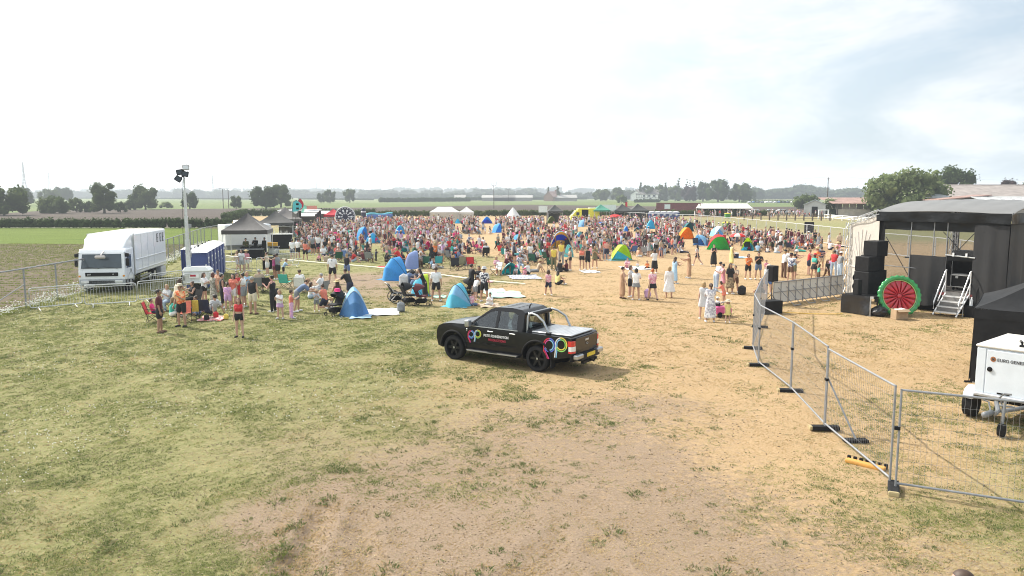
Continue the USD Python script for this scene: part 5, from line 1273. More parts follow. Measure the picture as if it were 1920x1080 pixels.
def strip(pts, w, z=0.0, t=.003):
 from shapely.geometry import LineString
 g = LineString(pts).buffer(w / 2, cap_style=2)
 return EX(g, t, z)
cols = {'logo_red': (.62, .03, .05), 'logo_magenta': (.55, .05, .25), 'logo_blue': (.10, .16, .62), 'logo_cyan': (.25, .55, .8), 'logo_yellow': (.75, .65, .08), 'logo_green': (.25, .6, .12), 'logo_white': (.8, .8, .8)}
lm = {k: mt(k, c, .5, 0, (3, .05)) for k, c in cols.items()}
def ring(cx, cz, r, a0, a1, w, n=24):
 return [(cx + r * math.cos(math.radians(a)), cz + r * math.sin(math.radians(a))) for a in np.linspace(a0, a1, n)]
def pp_logo(x0, z0, s, par):
 def put(pts, col, w=.155):
  pts = [(x0 + s * x, z0 + s * z) for x, z in pts]
  obj('logo', on_side(strip([(2 * x0 - x, z) for x, z in pts], s * w)), lm[col], par)
 for dr, (ca, cb, cc, cd) in ((0.0, ('logo_red', 'logo_blue', 'logo_yellow', 'logo_green')), (.26, ('logo_magenta', 'logo_cyan', 'logo_green', 'logo_yellow'))):
  r = 1.0 - dr
  put([(-1.05 + dr - .35, -2.1)] + [(-1.05 - r, -1.2 + .0)] * 0 + [(-1.05 - r, -.9)] + ring(-1.05, 0, r, 180, 90, .2, 8), ca)
  put(ring(-1.05, 0, r, 90, -150, .2, 20), cb)
  put([(1.05 - r - .15, -1.75)] + [(1.05 - r, -.9)] + ring(1.05, .25, r, 180, 100, .2, 8), 'logo_cyan' if dr else 'logo_white')
  put(ring(1.05, .25, r, 100, -30, .2, 14), cc)
  put(ring(1.05, .25, r, -30, -150, .2, 12), cd)
pp_logo(.74, .90, .125, pk)
pp_logo(-2.28, .86, .20, pk)
def side_text(txt, x, z, h, m, bold=True):
 t = meshkit.text_mesh(txt, h, .003, bold)
 v, f = np.array(t.vertices), np.array(t.faces)
 v = np.column_stack([x - v[:, 0], v[:, 1] + z, v[:, 2]])
 w, ff = on_side((v, f))
 obj('lettering', (w, ff[:, ::-1]), m, pk)
side_text('PETE PINNINGTON', .38, .885, .074, lm['logo_white'])
side_text('PRODUCTIONS', .20, .765, .066, mt('logo_crimson', (.45, .02, .06), .5))
# white truck
a, b = at(146, 556), at(231, 559)
tl_ = np.array([*RM(-23.0, 39.7), 0]); tr_ = np.array([*RM(-20.7, 40.6), 0])
mid = (tl_ + tr_) / 2
dx = (np.array(RM(-22.2, 49.0)) - np.array(RM(-21.0, 42.0))); yaw_t = math.degrees(math.atan2(-dx[1], -dx[0]))
tk = thing('truck', 'white box truck with blank sides parked behind the crowd barriers', 'truck', (mid[0], mid[1], 0), yaw_t, scale=1.04)
W = 2.3; hw = W / 2
obj('cab', HULL(*[S((x, y, z), .07, _ico1) for x, z in ((-.02, .75), (-.04, 1.25), (-.22, 2.12), (-.34, 2.26), (-1.55, 2.28), (-1.55, .62)) for y in (-hw + .06, hw - .06)]), white_paint, tk, smooth=40)
obj('windscreen', HULL(*[S((x, y, z), .02, _ico0) for x, z, yy in ((.025, 1.32, hw - .16), (-.145, 2.05, hw - .2)) for y in (-yy, yy)]), mt('screen_glass', (.05, .065, .075), .06, 0, (1.2, .3), coat=.5), tk)
obj('grille', RB((.055, 0, .99), (.05, 1.62, .2), .015), black_plastic, tk)
obj('lower_grille', RB((.06, 0, .55), (.06, 1.5, .24), .015), black_plastic, tk)
def front_text(txt, y, z, h, m):
 t = meshkit.text_mesh(txt, h, .006, True); v, f = np.array(t.vertices), np.array(t.faces)
 obj('lettering', (np.column_stack([.082 + v[:, 2], y + v[:, 0], z + v[:, 1]]), f), m, tk)
front_text('DAF', -.72, .955, .075, alu); front_text('LF', .52, .955, .065, alu)
obj('bumper', RB((-.02, 0, .56), (.22, W - .02, .36), .05), mt('bumper_grey', (.34, .36, .38), .5), tk)
for s in (-1, 1):
 obj('headlight', RB((.08, s * .84, .60), (.06, .42, .17), .03), mt('lamp_clear', None), tk)
 obj('mirror', RB((-.12, s * (hw + .12), 1.62), (.12, .16, .42), .03), black_plastic, tk)
 obj('mirror', RB((-.16, s * (hw + .10), 2.0), (.12, .2, .2), .03), black_plastic, tk)
 obj('mirror_arm', T([(-.16, s * (hw - .05), 2.12), (-.14, s * (hw + .12), 2.1), (-.14, s * (hw + .12), 1.5)], .018, 5), black_plastic, tk)
 obj('side_window', HULL(*[S((x, s * (hw + .012), z), .012, _ico0) for x, z in ((-.42, 1.98), (-1.1, 1.98), (-1.1, 1.30), (-.30, 1.30))]), mt('screen_glass', None), tk)
 obj('door_handle', RB((-1.0, s * (hw + .015), 1.12), (.1, .03, .16), .01), black_plastic, tk)
 obj('wheel_arch', X((lambda q: q)(T([(.52 * math.cos(t), 0, .52 * math.sin(t)) for t in np.linspace(0, math.pi, 14)], .06, 6)), (-.95, s * (hw - .04), .5)), mt('bumper_grey', None), tk)
 for x in (-.95, -5.7):
  w = obj('wheel', T([(x, s * (hw - .30), .45), (x, s * (hw - .02), .45)], .45, 22), rubber, tk)
  obj('hub', T([(x, s * (hw - .03), .45), (x, s * (hw + .0), .45)], .2, 14), alu, w)
obj('sun_visor_mirror', J(T([(-.20, .1, 2.2), (.16, .05, 2.02)], .03, 5), RB((.2, .02, 1.93), (.16, .5, .16), .04)), mt('mirror_grey', (.45, .42, .40), .5), tk)
obj('wiper', J(T([(.05, .8, 1.30), (.02, .1, 1.40)], .012, 4), T([(.05, -.1, 1.30), (.02, -.8, 1.40)], .012, 4)), black_plastic, tk)
obj('dash_papers', RB((-.12, -.75, 1.38), (.1, .35, .06), .01), white_plain, tk)
obj('roof_deflector', HULL(*[S((x, y, z), .06, _ico1) for x, z, yy in ((-.45, 2.3, hw - .22), (-1.0, 2.78, hw - .12), (-1.62, 3.0, hw - .10), (-1.62, 2.3, hw - .10)) for y in (-yy, yy)]), white_paint, tk, smooth=40)
BX0, BX1, BZ0, BZ1 = -1.72, -8.3, .78, 3.08
obj('box_body', RB(((BX0 + BX1) / 2, 0, (BZ0 + BZ1) / 2), (BX0 - BX1, W + .1, BZ1 - BZ0), .06), white_paint, tk)
roof_dusty = mt('dusty_roof', (.50, .47, .44), .7, 0, (1.2, .25))
obj('roof_sheet', B(((BX0 + BX1) / 2, 0, BZ1 + .006), (BX0 - BX1 - .25, W - .2, .012)), roof_dusty, tk)
for s in (-1, 1):
 y = s * (hw + .065)
 for z in (1.62, 1.02):
  obj('side_rail', RB(((BX0 + BX1) / 2, y, z), (BX0 - BX1 - .3, .035, .055), .012), white_paint, tk)
 for k, x in enumerate((-6.4, -7.1, -7.65)):
  w = obj('window', HULL(*[S((x + dx_, y - s * .01, z), .02, _ico0) for dx_ in (-.13, .13) for z in (2.34, 2.84)]), black_plastic, tk)
  obj('pane', J(B((x, y + s * .012, 2.71), (.17, .01, .2)), B((x, y + s * .012, 2.47), (.17, .01, .2))), mt('window_grey', (.55, .57, .6), .2), w)
 obj('side_guard', J(B((-4.1, s * (hw - .1), .55), (2.2, .05, .1)), B((-4.1, s * (hw - .1), .38), (2.2, .05, .1))), alu, tk)
 obj('rear_locker', RB((-7.5, s * (hw - .2), .42), (1.1, .5, .62), .03), mt('locker_grey', (.55, .56, .57), .5), tk)
obj('chassis', B((-4.6, 0, .62), (7.0, .9, .26)), dark_void, tk)
obj('fuel_tank', T([(-2.3, -.78, .55), (-3.2, -.78, .55)], .28, 12), black_plastic, tk)
for s in (-1, 1):
 obj('door_seam', J(*[B((x, s * (hw + .011), 1.2), (.012, .008, 1.15)) for x in (-.36, -1.36)], B((-.86, s * (hw + .011), .66), (1.0, .008, .012))), mt('bumper_grey', None), tk)
 obj('panel_seam', J([B((x, s * (hw + .052), 2.0), (.02, .01, 2.0)) for x in (-3.0, -4.3, -5.6)]), mt('seam_grey', (.55, .57, .6), .5), tk)
 obj('indicator', RB((.04, s * (hw - .06), .9), (.08, .1, .1), .02), mt('amber', (.7, .28, .03), .3), tk)
 obj('corner_mould', T([(BX0, s * (hw + .03), BZ0), (BX0, s * (hw + .03), BZ1)], .035, 6), alu, tk)
obj('number_plate', B((.1, -.62, .42), (.012, .52, .11)), white_plain, tk)
# lighting tower
p = at(371, 548)
lt = thing('lighting_tower', 'mobile lighting tower with tall mast and white trailer base', 'lighting tower', (p[0] + .05, p[1], 0), 6, scale=.99)
base_w = mt('tower_cream', (.66, .67, .65), .4, 0, (3, .1), coat=.3)
obj('housing', RB((.02, 0, .86), (1.44, 1.0, .74), .08), base_w, lt)
obj('lid', HULL(*[S((.02 + sx * .67, sy * .45, 1.25), .05, _ico0) for sx in (-1, 1) for sy in (-1, 1)], *[S((sx * .55, sy * .35, 1.42), .05, _ico0) for sx in (-1, 1) for sy in (-1, 1)]), base_w, lt)
obj('panel_label', J(B((-.05, -.556, .98), (.52, .012, .2))), white_plain, lt); obj('panel_print', B((-.1, -.565, 1.0), (.3, .01, .1)), mt('flag_red', None), lt)
obj('vent_grille', RB((-.66, -.552, .88), (.18, .02, .3), .006), black_plastic, lt)
obj('exhaust', T([(.45, .1, 1.42), (.45, .1, 1.56)], .045, 8), alu, lt)
for s in (-1, 1):
 obj('wheel', T([(0, s * .5, .3), (0, s * .68, .3)], .3, 16), rubber, lt); obj('mudguard', RB((0, s * .6, .62), (.8, .22, .06), .02), base_w, lt)
 obj('outrigger', J(T([(-.75, s * .5, .5), (-.75, s * 1.05, .5), (-.75, s * 1.05, 0)], .035, 6)), galv, lt)
mast_m = mt('mast_pale', (.58, .60, .60), .4, .3)
mx = -.48
for z0, z1, r in ((1.2, 3.0, .14), (2.8, 4.3, .11), (4.2, 5.6, .085), (5.5, 6.35, .06)):
 obj('mast_section', T([(mx, 0, z0), (mx, 0, z1)], r, 4), mast_m, lt)
obj('cable', T([(mx - .2, -.1, 1.3), (mx - .17, -.08, 4.2), (mx - .07, 0, 6.3)], .012, 4), black_plastic, lt)
obj('crank', J(T([(mx + .2, -.1, 2.0), (mx + .2, -.1, 3.8)], .03, 6), RB((mx + .22, -.12, 3.75), (.14, .12, .22), .02)), galv, lt)
obj('lamp_bracket', J(T([(mx - .3, 0, 6.3), (mx + .25, 0, 6.75)], .035, 6), T([(mx, 0, 6.2), (mx, 0, 6.9)], .04, 6)), black_matt, lt)
for (dx_, dz, ry, m) in ((-.28, 6.35, 35, black_matt), (.10, 6.62, 10, black_matt), (-.18, 6.72, -10, black_matt), (.16, 6.98, 0, mt('lamp_grey', (.25, .24, .23), .5))):
 h_ = obj('floodlight', X(RB((0, 0, 0), (.36, .2, .30), .03), (mx + dx_, -.1, dz), 15, ry=ry), m, lt)
 obj('lamp_glass', X(B((0, -.105, 0), (.28, .012, .22)), (mx + dx_, -.1, dz), 15, ry=ry), glass_dark if m is black_matt else mt('lamp_clear', None), h_)
# stage
SA = np.array([*RM(17.3, 35.7), 0.0]); ang = math.radians(52)
SD = np.array([math.sin(ang), math.cos(ang), 0]); SS = np.array([math.cos(ang), -math.sin(ang), 0])   # along the front, along the near side
SL, SWD, FL, EV = 5.55, 8.5, 1.06, 4.58
yaw_s = math.degrees(math.atan2(SS[1], SS[0]))
sg = thing('stage', 'black covered festival stage with curved roof and gauze side', 'stage', SA, yaw_s)
deck_m = mt('stage_deck', (.10, .09, .08), .8, 0, (2, .3))
roof_top = mt('stage_roof_grey', (.17, .17, .168), .55, 0, (1, .12), bump=(1.2, .3, .05))
roof_dark = mt('stage_sheet_black', (.010, .011, .012), .42, 0, (1.5, .3), bump=(1.6, .7, .09), spec=.25)
gauze = see_through('black_gauze', (.012, .012, .013), .32)
gauze_d = see_through('black_gauze_dense', (.010, .010, .011), .90)
obj('deck', B((SL / 2, SWD / 2, FL - .1), (SL, SWD, .2)), deck_m, sg)
obj('deck_edge', B((SL / 2, -.03, FL - .16), (SL, .05, .14)), mt('deck_red', (.16, .03, .03), .6), sg)
obj('skirt', J(B((SL / 2, .45, .42), (SL - .5, .03, .8)), B((.35, SWD / 2, .42), (.03, SWD, .8))), black_cloth, sg)
def roof_fn(u, v):
 y = -.12 + (SWD + .24) * v
 x = -.1 + (SL + .3) * u
 crown = .52 * np.sin(np.pi * np.clip(v, 0, 1)) ** .75
 z = EV + crown + .10 * np.sin(np.pi * u) - .015 * np.sin(u * 40) * np.sin(np.pi * v)
 return x, y, z
obj('roof', SHEET(GRID(roof_fn, 36, 20), .03), roof_top, sg, smooth=True)
def flap(x0, x1, y0, y1, zt, zb, amp, seed, nu=40, nv=8, hang=0.0, sagv=.0):
 g = np.random.default_rng(seed); ph = g.random(6) * 6
 ln_ = math.hypot(x1 - x0, y1 - y0); nx, ny = -(y1 - y0) / ln_, (x1 - x0) / ln_
 def fn(u, v):
  off = amp * (np.sin(u * ln_ * 2.2 + ph[0] + v * 1.3) + .6 * np.sin(u * ln_ * 5.1 + ph[1] - v * 2) + .3 * np.sin(u * ln_ * 11 + ph[2])) * (0.25 + v)
  z_b = zb + sagv * np.sin(u * np.pi * 1.0) + .5 * amp * np.sin(u * ln_ * 3 + ph[3])
  return x0 + (x1 - x0) * u + nx * off, y0 + (y1 - y0) * u + ny * off, zt + (z_b - zt) * v
 return SHEET(GRID(fn, nu, nv), .006)
obj('roof_flap', flap(-.1, SL + .15, -.14, -.14, EV + .03, EV - .42, .035, 1), roof_dark, sg, smooth=True)
obj('roof_flap', flap(-.12, -.12, -.12, SWD + .1, EV + .05, EV - .35, .03, 2), roof_dark, sg, smooth=True)
obj('roof_flap', flap(SL + .18, SL + .18, -.12, SWD + .1, EV + .05, EV - .40, .03, 3), roof_dark, sg, smooth=True)
obj('inner_valance', flap(.2, SL - .1, -.02, -.02, EV - .40, EV - .82, .02, 4), roof_dark, sg, smooth=True)
for x, y in ((.12, .0), (SL - .05, .0), (.12, SWD), (SL - .05, SWD)):
 obj('corner_drape' if y == 0 else 'corner_post', J(flap(x - .16, x + .16, y, y, EV - .1, FL - .9, .03, int(x * 7 + y)), B((x, y + .05, EV / 2), (.12, .12, EV))), black_cloth, sg, smooth=True)
def truss(p, q, s=.29, r=.024, n=10):
 p, q = np.array(p, float), np.array(q, float)
 d = (q - p) / np.linalg.norm(q - p)
 a = np.cross(d, [0, 0, 1.0]) if abs(d[2]) < .9 else np.array([1.0, 0, 0]); a /= np.linalg.norm(a); b = np.cross(d, a)
 cs_ = [a * s / 2 * sx + b * s / 2 * sy for sx, sy in ((1, 1), (1, -1), (-1, -1), (-1, 1))]
 out = [T([p + c, q + c], r, 6) for c in cs_]
 for i in range(n):
  u0, u1 = p + (q - p) * i / n, p + (q - p) * (i + 1) / n
  for k in range(4):
   c0, c1 = cs_[k], cs_[(k + 1) % 4]
   out.append(T([u0 + (c0 if i % 2 else c1), u1 + (c1 if i % 2 else c0)], r * .5, 4))
 return J(out)
for y in (SWD,):
 obj('corner_truss', truss((.12, y - .3, 0), (.12, y - .3, EV - .1)), alu, sg)
def tolocal(p):
 d = np.asarray(p) - SA; return np.array([d @ np.array([SS[0], SS[1], 0]), d @ np.array([SD[0], SD[1], 0]), d[2]])
wp = at(1586, 562); wt = np.array([wp[0], wp[1], zat(417, wp[1])])
wl0, wl1 = tolocal(wp), tolocal(wt)
obj('wing_truss', truss(wl0, wl1, .26, .022, 12), alu, sg)
obj('wing_truss', truss(wl1, np.array([.05, -.1, EV + .02]), .22, .02, 8), alu, sg)
ban = mt('banner_cream', (.62, .58, .52), .8, 0, (1.2, .08), bump=(2, .4, .03), trans=.2)
def wing(u, v):
 b0 = wl0 + (np.array([.0, -.05, 0]) - wl0) * u[..., None]; t0 = wl1 + (np.array([.0, -.05, EV]) - wl1) * u[..., None]
 q = b0 + [0, 0, .3] + (t0 - b0 - [0, 0, .45]) * v[..., None]
 return q[..., 0], q[..., 1] + .03 * np.sin(u * 7 + v * 3), q[..., 2]
bn = obj('wing_banner', SHEET(GRID(wing, 16, 16), .01), ban, sg, smooth=True)
wn_ = np.cross(np.array([.0, -.05, 0]) - wl0, [0, 0, 1.0]); wn_ /= np.linalg.norm(wn_)
cu_ = .62
def wing_pt(u, v, off=.02):
 x, y, z = wing(np.array([[u]]), np.array([[v]])); return np.array([x[0, 0], y[0, 0], z[0, 0]]) + wn_ * off
rays = []
for k in range(11):
 a = math.pi * (k + .5) / 11
 rays.append(tm(HULL(*[S(wing_pt(.45 + r_ * .55 * math.cos(a + da), .36 + r_ * math.sin(a + da) * .62, .018 * sgn), .004, _ico0) for r_, da in ((.2, .0), (.85, .03), (.85, -.03)) for sgn in (1, -1)])))
obj('sunray_print', J(rays), mt('print_grey', (.54, .50, .46), .8), bn)
fl_ = []
for k in range(7):
 a = math.pi * (k + .5) / 7
 fl_.append(tm(HULL(*[S(wing_pt(.42 + r_ * .6 * math.cos(a), .40 + r_ * .5 * math.sin(a), .02 * sgn), w_, _ico0) for r_, w_ in ((.04, .02), (.20, .035)) for sgn in (1, -1)])))
obj('flower_print', J(fl_), mt('print_red', (.55, .16, .10), .8), bn)
obj('gauze_bay', flap(.25, 1.55, -.02, -.02, EV - .8, FL + .12, .01, 20), gauze, sg, smooth=True)
obj('gauze_bay', flap(1.55, 2.55, -.02, -.02, EV - .8, FL + 1.5, .01, 27), gauze, sg, smooth=True)
obj('gauze_bay', flap(2.55, SL - .2, -.02, -.02, EV - .8, FL + 1.55, .01, 21), gauze, sg, smooth=True)
obj('side_sheet', flap(1.55, 3.15, -.06, -.06, FL + 1.55, FL - .62, .05, 22, 40, 14, sagv=-.18), gauze_d, sg, smooth=True)
obj('side_sheet', flap(.3, 1.6, .12, .12, FL + .12, FL - .75, .05, 23, 30, 10), roof_dark, sg, smooth=True)
obj('side_sheet', flap(4.25, SL + .1, -.06, -.06, EV - .5, FL - .9, .06, 24, 40, 14), gauze_d, sg, smooth=True)
obj('back_sheet', flap(SL + .08, SL + .08, 0, SWD, EV - .4, .1, .05, 25, 50, 12), gauze_d, sg, smooth=True)
obj('door_sheet', flap(3.12, 4.3, .05, .05, FL + 1.62, FL + 1.38, .02, 26, 16, 4), roof_dark, sg, smooth=True)
for x in (1.52, 2.55, 3.13):
 obj('side_pole', T([(x, -.03, FL - .5), (x, -.03, EV - .4)], .026, 6), galv, sg)
obj('door_bar', T([(3.1, -.04, FL + 1.63), (4.35, -.04, FL + 1.56)], .03, 6), galv_white, sg)
for x in (3.45, 4.0):
 obj('door_clip', B((x, -.05, FL + 1.66), (.07, .08, .16)), white_plain, sg)
for (x0, z0), (x1, z1) in (((2.9, EV - .85), (4.3, FL + 1.2)), ((4.35, EV - .7), (2.9, FL + 1.0)), ((.3, EV - 1.2), (2.0, FL - .3)), ((3.1, EV - .75), (3.15, FL + .1))):
 obj('brace_cable', T([(x0, .08, z0), (x1, .08, z1)], .018, 5), black_matt, sg)
obj('front_rail', T([(.3, -.04, FL + .95), (2.6, -.04, FL + .9)], .02, 5), galv, sg)
for (x, y, w_, d_, h_, lab) in ((2.2, 2.2, .9, .6, 1.35, 'dark equipment rack standing on the stage behind the gauze'), (3.9, 1.9, 2.2, .7, 1.75, 'wide stack of dark flight cases on stage behind the doorway'), (1.2, 4.6, .8, .6, 1.1, 'dark amplifier stack near the middle of the stage')):
 c = SA + SS * x + SD * y
 t = thing('flight_case', lab, 'flight case', (c[0], c[1], FL), yaw_s)
 obj('case', RB((0, 0, h_ / 2), (w_, d_, h_), .02), black_plastic, t); obj('edge_trim', J([T([(sx * w_ / 2, sy * d_ / 2, .02), (sx * w_ / 2, sy * d_ / 2, h_ - .02)], .015, 4) for sx in (-1, 1) for sy in (-1, 1)]), alu, t)
c = SA + SS * 3.72 + SD * .75
t = thing('flight_case', 'black flight case with silver edges at the top of the stage steps', 'flight case', (c[0], c[1], FL), yaw_s)
obj('case', RB((0, 0, .42), (.98, .6, .52), .01), black_plastic, t)
obj('edge_trim', J([T([p_, q_], .022, 4) for p_, q_ in [((sx * .5, sy * .31, .16), (sx * .5, sy * .31, .69)) for sx in (-1, 1) for sy in (-1, 1)] + [((-.5, sy * .31, z), (.5, sy * .31, z)) for sy in (-1, 1) for z in (.16, .69)] + [((sx * .5, -.31, z), (sx * .5, .31, z)) for sx in (-1, 1) for z in (.16, .69)]]), alu, t)
obj('lid', RB((0, 0, .70), (1.0, .64, .06), .01), alu, t)
for x in (-.25, .25):
 obj('catch', RB((x, -.33, .6), (.12, .03, .1), .01), alu, t)
for sx in (-1, 1):
 for sy in (-1, 1):
  obj('castor', T([(sx * .4 - .03, sy * .22, .07), (sx * .4 + .03, sy * .22, .07)], .07, 10), rubber, t)
st = SA + SS * 3.72
t = thing('stage_steps', 'aluminium steps with handrails leading up to the stage doorway', 'steps', (st[0], st[1], 0), yaw_s)
alu_b = mt('bright_aluminium', (.80, .80, .80), .4, .35, (10, .12))
N_ = 4; rise = FL / (N_ + 1) ; go = .27
for k in range(N_):
 z = FL - rise * (k + 1); y = -.12 - go * (k + .5)
 obj('tread', J(B((0, y, z), (.92, go - .03, .03)), *[B((0, y - go / 2 + .03 + .05 * j, z + .017), (.86, .012, .006)) for j in range(4)]), mt('tread_grey', (.36, .35, .34), .55, .4, (14, .2)), t)
 obj('nosing', B((0, y - go / 2 + .01, z - .01), (.96, .03, .07)), alu_b, t)
 obj('riser', B((0, y + go / 2 - .02, z + rise * .45), (.9, .012, rise * .8)), mt('riser_grey', (.22, .21, .2), .6, .3), t)
y1_, zl = -.12 - go * N_ - .05, .02
for s in (-1, 1):
 obj('stringer', T([(s * .49, -.05, FL - .12), (s * .49, y1_, .06)], .035, 4), alu_b, t)
 obj('handrail', T([(s * .52, -.02, FL + .95), (s * .52, -.12, FL + .92), (s * .52, y1_ + .1, .62), (s * .52, y1_ + .12, .3)], .03, 8), alu_b, t, smooth=True)
 obj('mid_rail', T([(s * .52, -.05, FL + .40), (s * .52, y1_ + .5, .62)], .022, 6), alu_b, t)
 obj('rail_post', T([(s * .52, -.04, FL - .3), (s * .52, -.04, FL + .93)], .024, 6), alu_b, t)
 obj('leg', T([(s * .46, -.5, 0), (s * .46, -.5, FL * .62)], .022, 6), alu_b, t)
c = SA + SS * 4.45 - SD * .35
t = thing('water_bottle', 'clear plastic bottle standing beside the top of the stage steps', 'bottle', (c[0], c[1], FL - .55), 0)
obj('bottle', L([(.06, 0), (.065, .02), (.065, .26), (.03, .33), (.03, .36), (.001, .36)], 10), mt('clear_plastic', (.6, .63, .66), .2), t, smooth=40); obj('cap', L([(.033, .355), (.033, .385), (.001, .386)], 8), white_plain, t)
c = SA + SS * 4.45 - SD * .35
t = thing('plinth_box', 'small dark box under the bottle beside the stage steps', 'box', (c[0], c[1], 0), yaw_s)
obj('box', RB((0, 0, (FL - .56) / 2), (.4, .4, FL - .56), .02), black_plastic, t); obj('lid', B((0, 0, FL - .555), (.42, .42, .006)), black_matt, t)
obj('lighting_truss', truss((1.0, SWD * .55, EV - .45), (SL - .4, SWD * .55, EV - .45), .24, .02, 12), alu, sg)
for k in range(6):
 x = 1.3 + .7 * k; lamp = obj('stage_lamp', X(L([(.001, .16), (.10, .16), (.12, -.14), (.09, -.16)], 12), (x, SWD * .55, EV - .78), 0, rx=25), black_plastic, sg); obj('lamp_yoke', T([(x - .13, SWD * .55, EV - .76), (x - .13, SWD * .55, EV - .58), (x + .13, SWD * .55, EV - .58), (x + .13, SWD * .55, EV - .76)], .012, 4), black_matt, lamp)
obj('cable_run', T([(SL - .3, -.05, EV - .5), (SL - .9, .1, FL + .9), (SL - 1.0, -.1, FL + .05), (4.6, -.2, .05), (3.0, -.9, .02)], .018, 5), black_matt, sg)
pl = at(1578, 586); pr = at(1630, 593)
yaw_p = math.degrees(math.atan2(pr[1] - pl[1], pr[0] - pl[0]))
t = thing('speaker_platform', 'low scaffold platform with a glossy black drape beside the stage', 'platform', (pl[0], pl[1], 0), yaw_p)
PW = np.linalg.norm(pr - pl); PD = 1.7; PH = .88
obj('deck', B((PW * .56, PD / 2, PH - .04), (PW * 1.12, PD, .08)), black_matt, t)
obj('drape', flap(-.02, PW * 1.0, -.03, -.03, PH, .03, .045, 31, 40, 10), mt('glossy_black_sheet', (.02, .02, .021), .28, 0, (2, .3), bump=(1.2, .8, .1)), t, smooth=True)
obj('drape', flap(-.03, -.03, PD, 0, PH, .03, .03, 32, 30, 8), mt('glossy_black_sheet', None), t, smooth=True)
for x, y in ((PW + .02, 0), (PW + .02, PD), (.1, PD)):
 obj('leg', J(T([(x, y, 0), (x, y, PH + .02)], .03, 8), B((x, y, .01), (.14, .14, .02))), alu, t)
obj('edge_beam', B((PW * 1.06, 0, PH - .03), (PW * .12, .05, .1)), alu, t)
spk = mt('speaker_black', (.014, .014, .015), .6, 0, (8, .3), bump=(60, .15), spec=.15); cone_m = mt('speaker_cone', (.03, .035, .045), .35)
def speaker(lab, local, size, rz, kind='full', group=None, base=None, name='loudspeaker'):
 c = np.array([pl[0], pl[1], 0]) + rot(yaw_p) @ np.array(local) if base is None else np.array(base)
 w, d, h = size
 t = thing(name, lab, 'loudspeaker', c, rz, group)
 obj('cabinet', RB((0, 0, h / 2), (w, d, h), .02), spk, t)
 obj('grille', RB((w / 2 + .008, 0, h / 2), (.02, d * .9, h * .88), .006), black_matt, t)
 obj('handle', RB((0, -d / 2 - .002, h * .62), (.2, .012, .1), .004), dark_void, t)
 if kind == 'sub':
  for y in (-.25, .25):
   for z in (.3, .7):
    obj('driver', X(L([(.16, 0), (.15, .02), (.1, .035), (.001, .05)], 16), (w / 2 + .02, y * d * 1.4, h * z), 0, ry=90), cone_m, t, smooth=True)
 return t
face_yaw = yaw_s + 180
SPK = at(1628, 585); vd = nrm_ = SPK[:2] / np.linalg.norm(SPK[:2]); rd = np.array([vd[1], -vd[0]])
for k, (x, y, w_, d_, h_, z, lab) in enumerate([
  (-.14, 0, .80, .8, 1.02, 0, 'bottom left subwoofer of the black loudspeaker stack'), (-.16, 0, .74, .75, .68, 1.03, 'second-tier left cabinet of the black loudspeaker stack'),
  (.16, .95, .74, .8, 1.02, 0, 'bottom right subwoofer of the black loudspeaker stack'), (.06, .9, .74, .75, .68, 1.03, 'second-tier right cabinet of the black loudspeaker stack'),
  (.16, .45, .74, .75, .70, 1.72, 'topmost tall cabinet of the black loudspeaker stack')]):
 speaker(lab, None, (w_, d_, h_), yaw_p + 172, 'sub' if z == 0 else 'full', 'loudspeaker stack beside the stage', base=(SPK[0] + rd[0] * x + vd[0] * y, SPK[1] + rd[1] * x + vd[1] * y, PH + z))
speaker('slim upright column speaker in front of the stack\'s left side', (.60, .20, PH), (.28, .26, .72), yaw_p + 168)
p = at(1443, 588)
speaker('black wedge box standing on the straw inside the fence bend', None, (.95, .62, .62), 200, base=(p[0], p[1], .0))
p = at(1446, 573)
t = thing('speaker_stand', 'tripod stand carrying the loudspeaker near the fence end', 'speaker stand', p)
obj('pole', T([(0, 0, .1), (0, 0, 1.2)], .025, 8), black_plastic, t)
for k in range(3):
 a = k * 2.094 + .4; obj('leg', T([(0, 0, .55), (.5 * math.cos(a), .5 * math.sin(a), .02)], .016, 6), black_plastic, t)
speaker('black loudspeaker up on a tripod stand at the fence end', None, (.42, .40, .78), 215, base=(p[0], p[1], 1.2))
c = at(1689, 594)
t = thing('inflatable_watermelon', 'round watermelon slice pool inflatable leaning against the stage', 'pool inflatable', (c[0], c[1] + .25, .90), -6)
red_v = mt('melon_red', (.42, .012, .025), .16, 0, (3, .15), coat=.8); grn_v = mt('melon_green', (.025, .24, .06), .22, 0, (5, .35), coat=.6); rim_pale = mt('melon_pale', (.42, .55, .22), .3)
R0 = .83
def tilt(m): return X(face(m), (0, 0, 0), rx=-14)
obj('rind', tilt(T([((R0 + .012 * math.sin(24 * a)) * math.cos(a), (R0 + .012 * math.sin(24 * a)) * math.sin(a), 0) for a in np.linspace(0, 2 * math.pi, 97)], [.105 + .012 * math.sin(24 * a) for a in np.linspace(0, 2 * math.pi, 97)], 12, False)), grn_v, t, smooth=True)
obj('pale_ring', tilt(T([(.715 * math.cos(a), .715 * math.sin(a), .035) for a in np.linspace(0, 2 * math.pi, 61)], .018, 6, False)), rim_pale, t, smooth=True)
for k in range(16):
 a = 2 * math.pi * k / 16
 def seg(u, v, a=a):
  r = .08 + .62 * u; w = (v - .5) * 2 * math.pi / 16 * .97
  hgt = .10 * np.sin(np.pi * v) ** .55 * (0.35 + .65 * np.sin(np.pi * np.clip(u, .02, 1) ** .8))
  return r * np.cos(a + w), r * np.sin(a + w), hgt - .02
 obj('segment', tilt(GRID(seg, 10, 8)), red_v, t, smooth=True)
obj('hub', tilt((S((0, 0, .03), (.10, .10, .07), _ico2), trimesh.creation.icosphere(2).faces)), red_v, t, smooth=True)
obj('back', tilt(L([(.01, -.03), (.76, -.03), (.76, -.05), (.01, -.05)], 32)), grn_v, t)
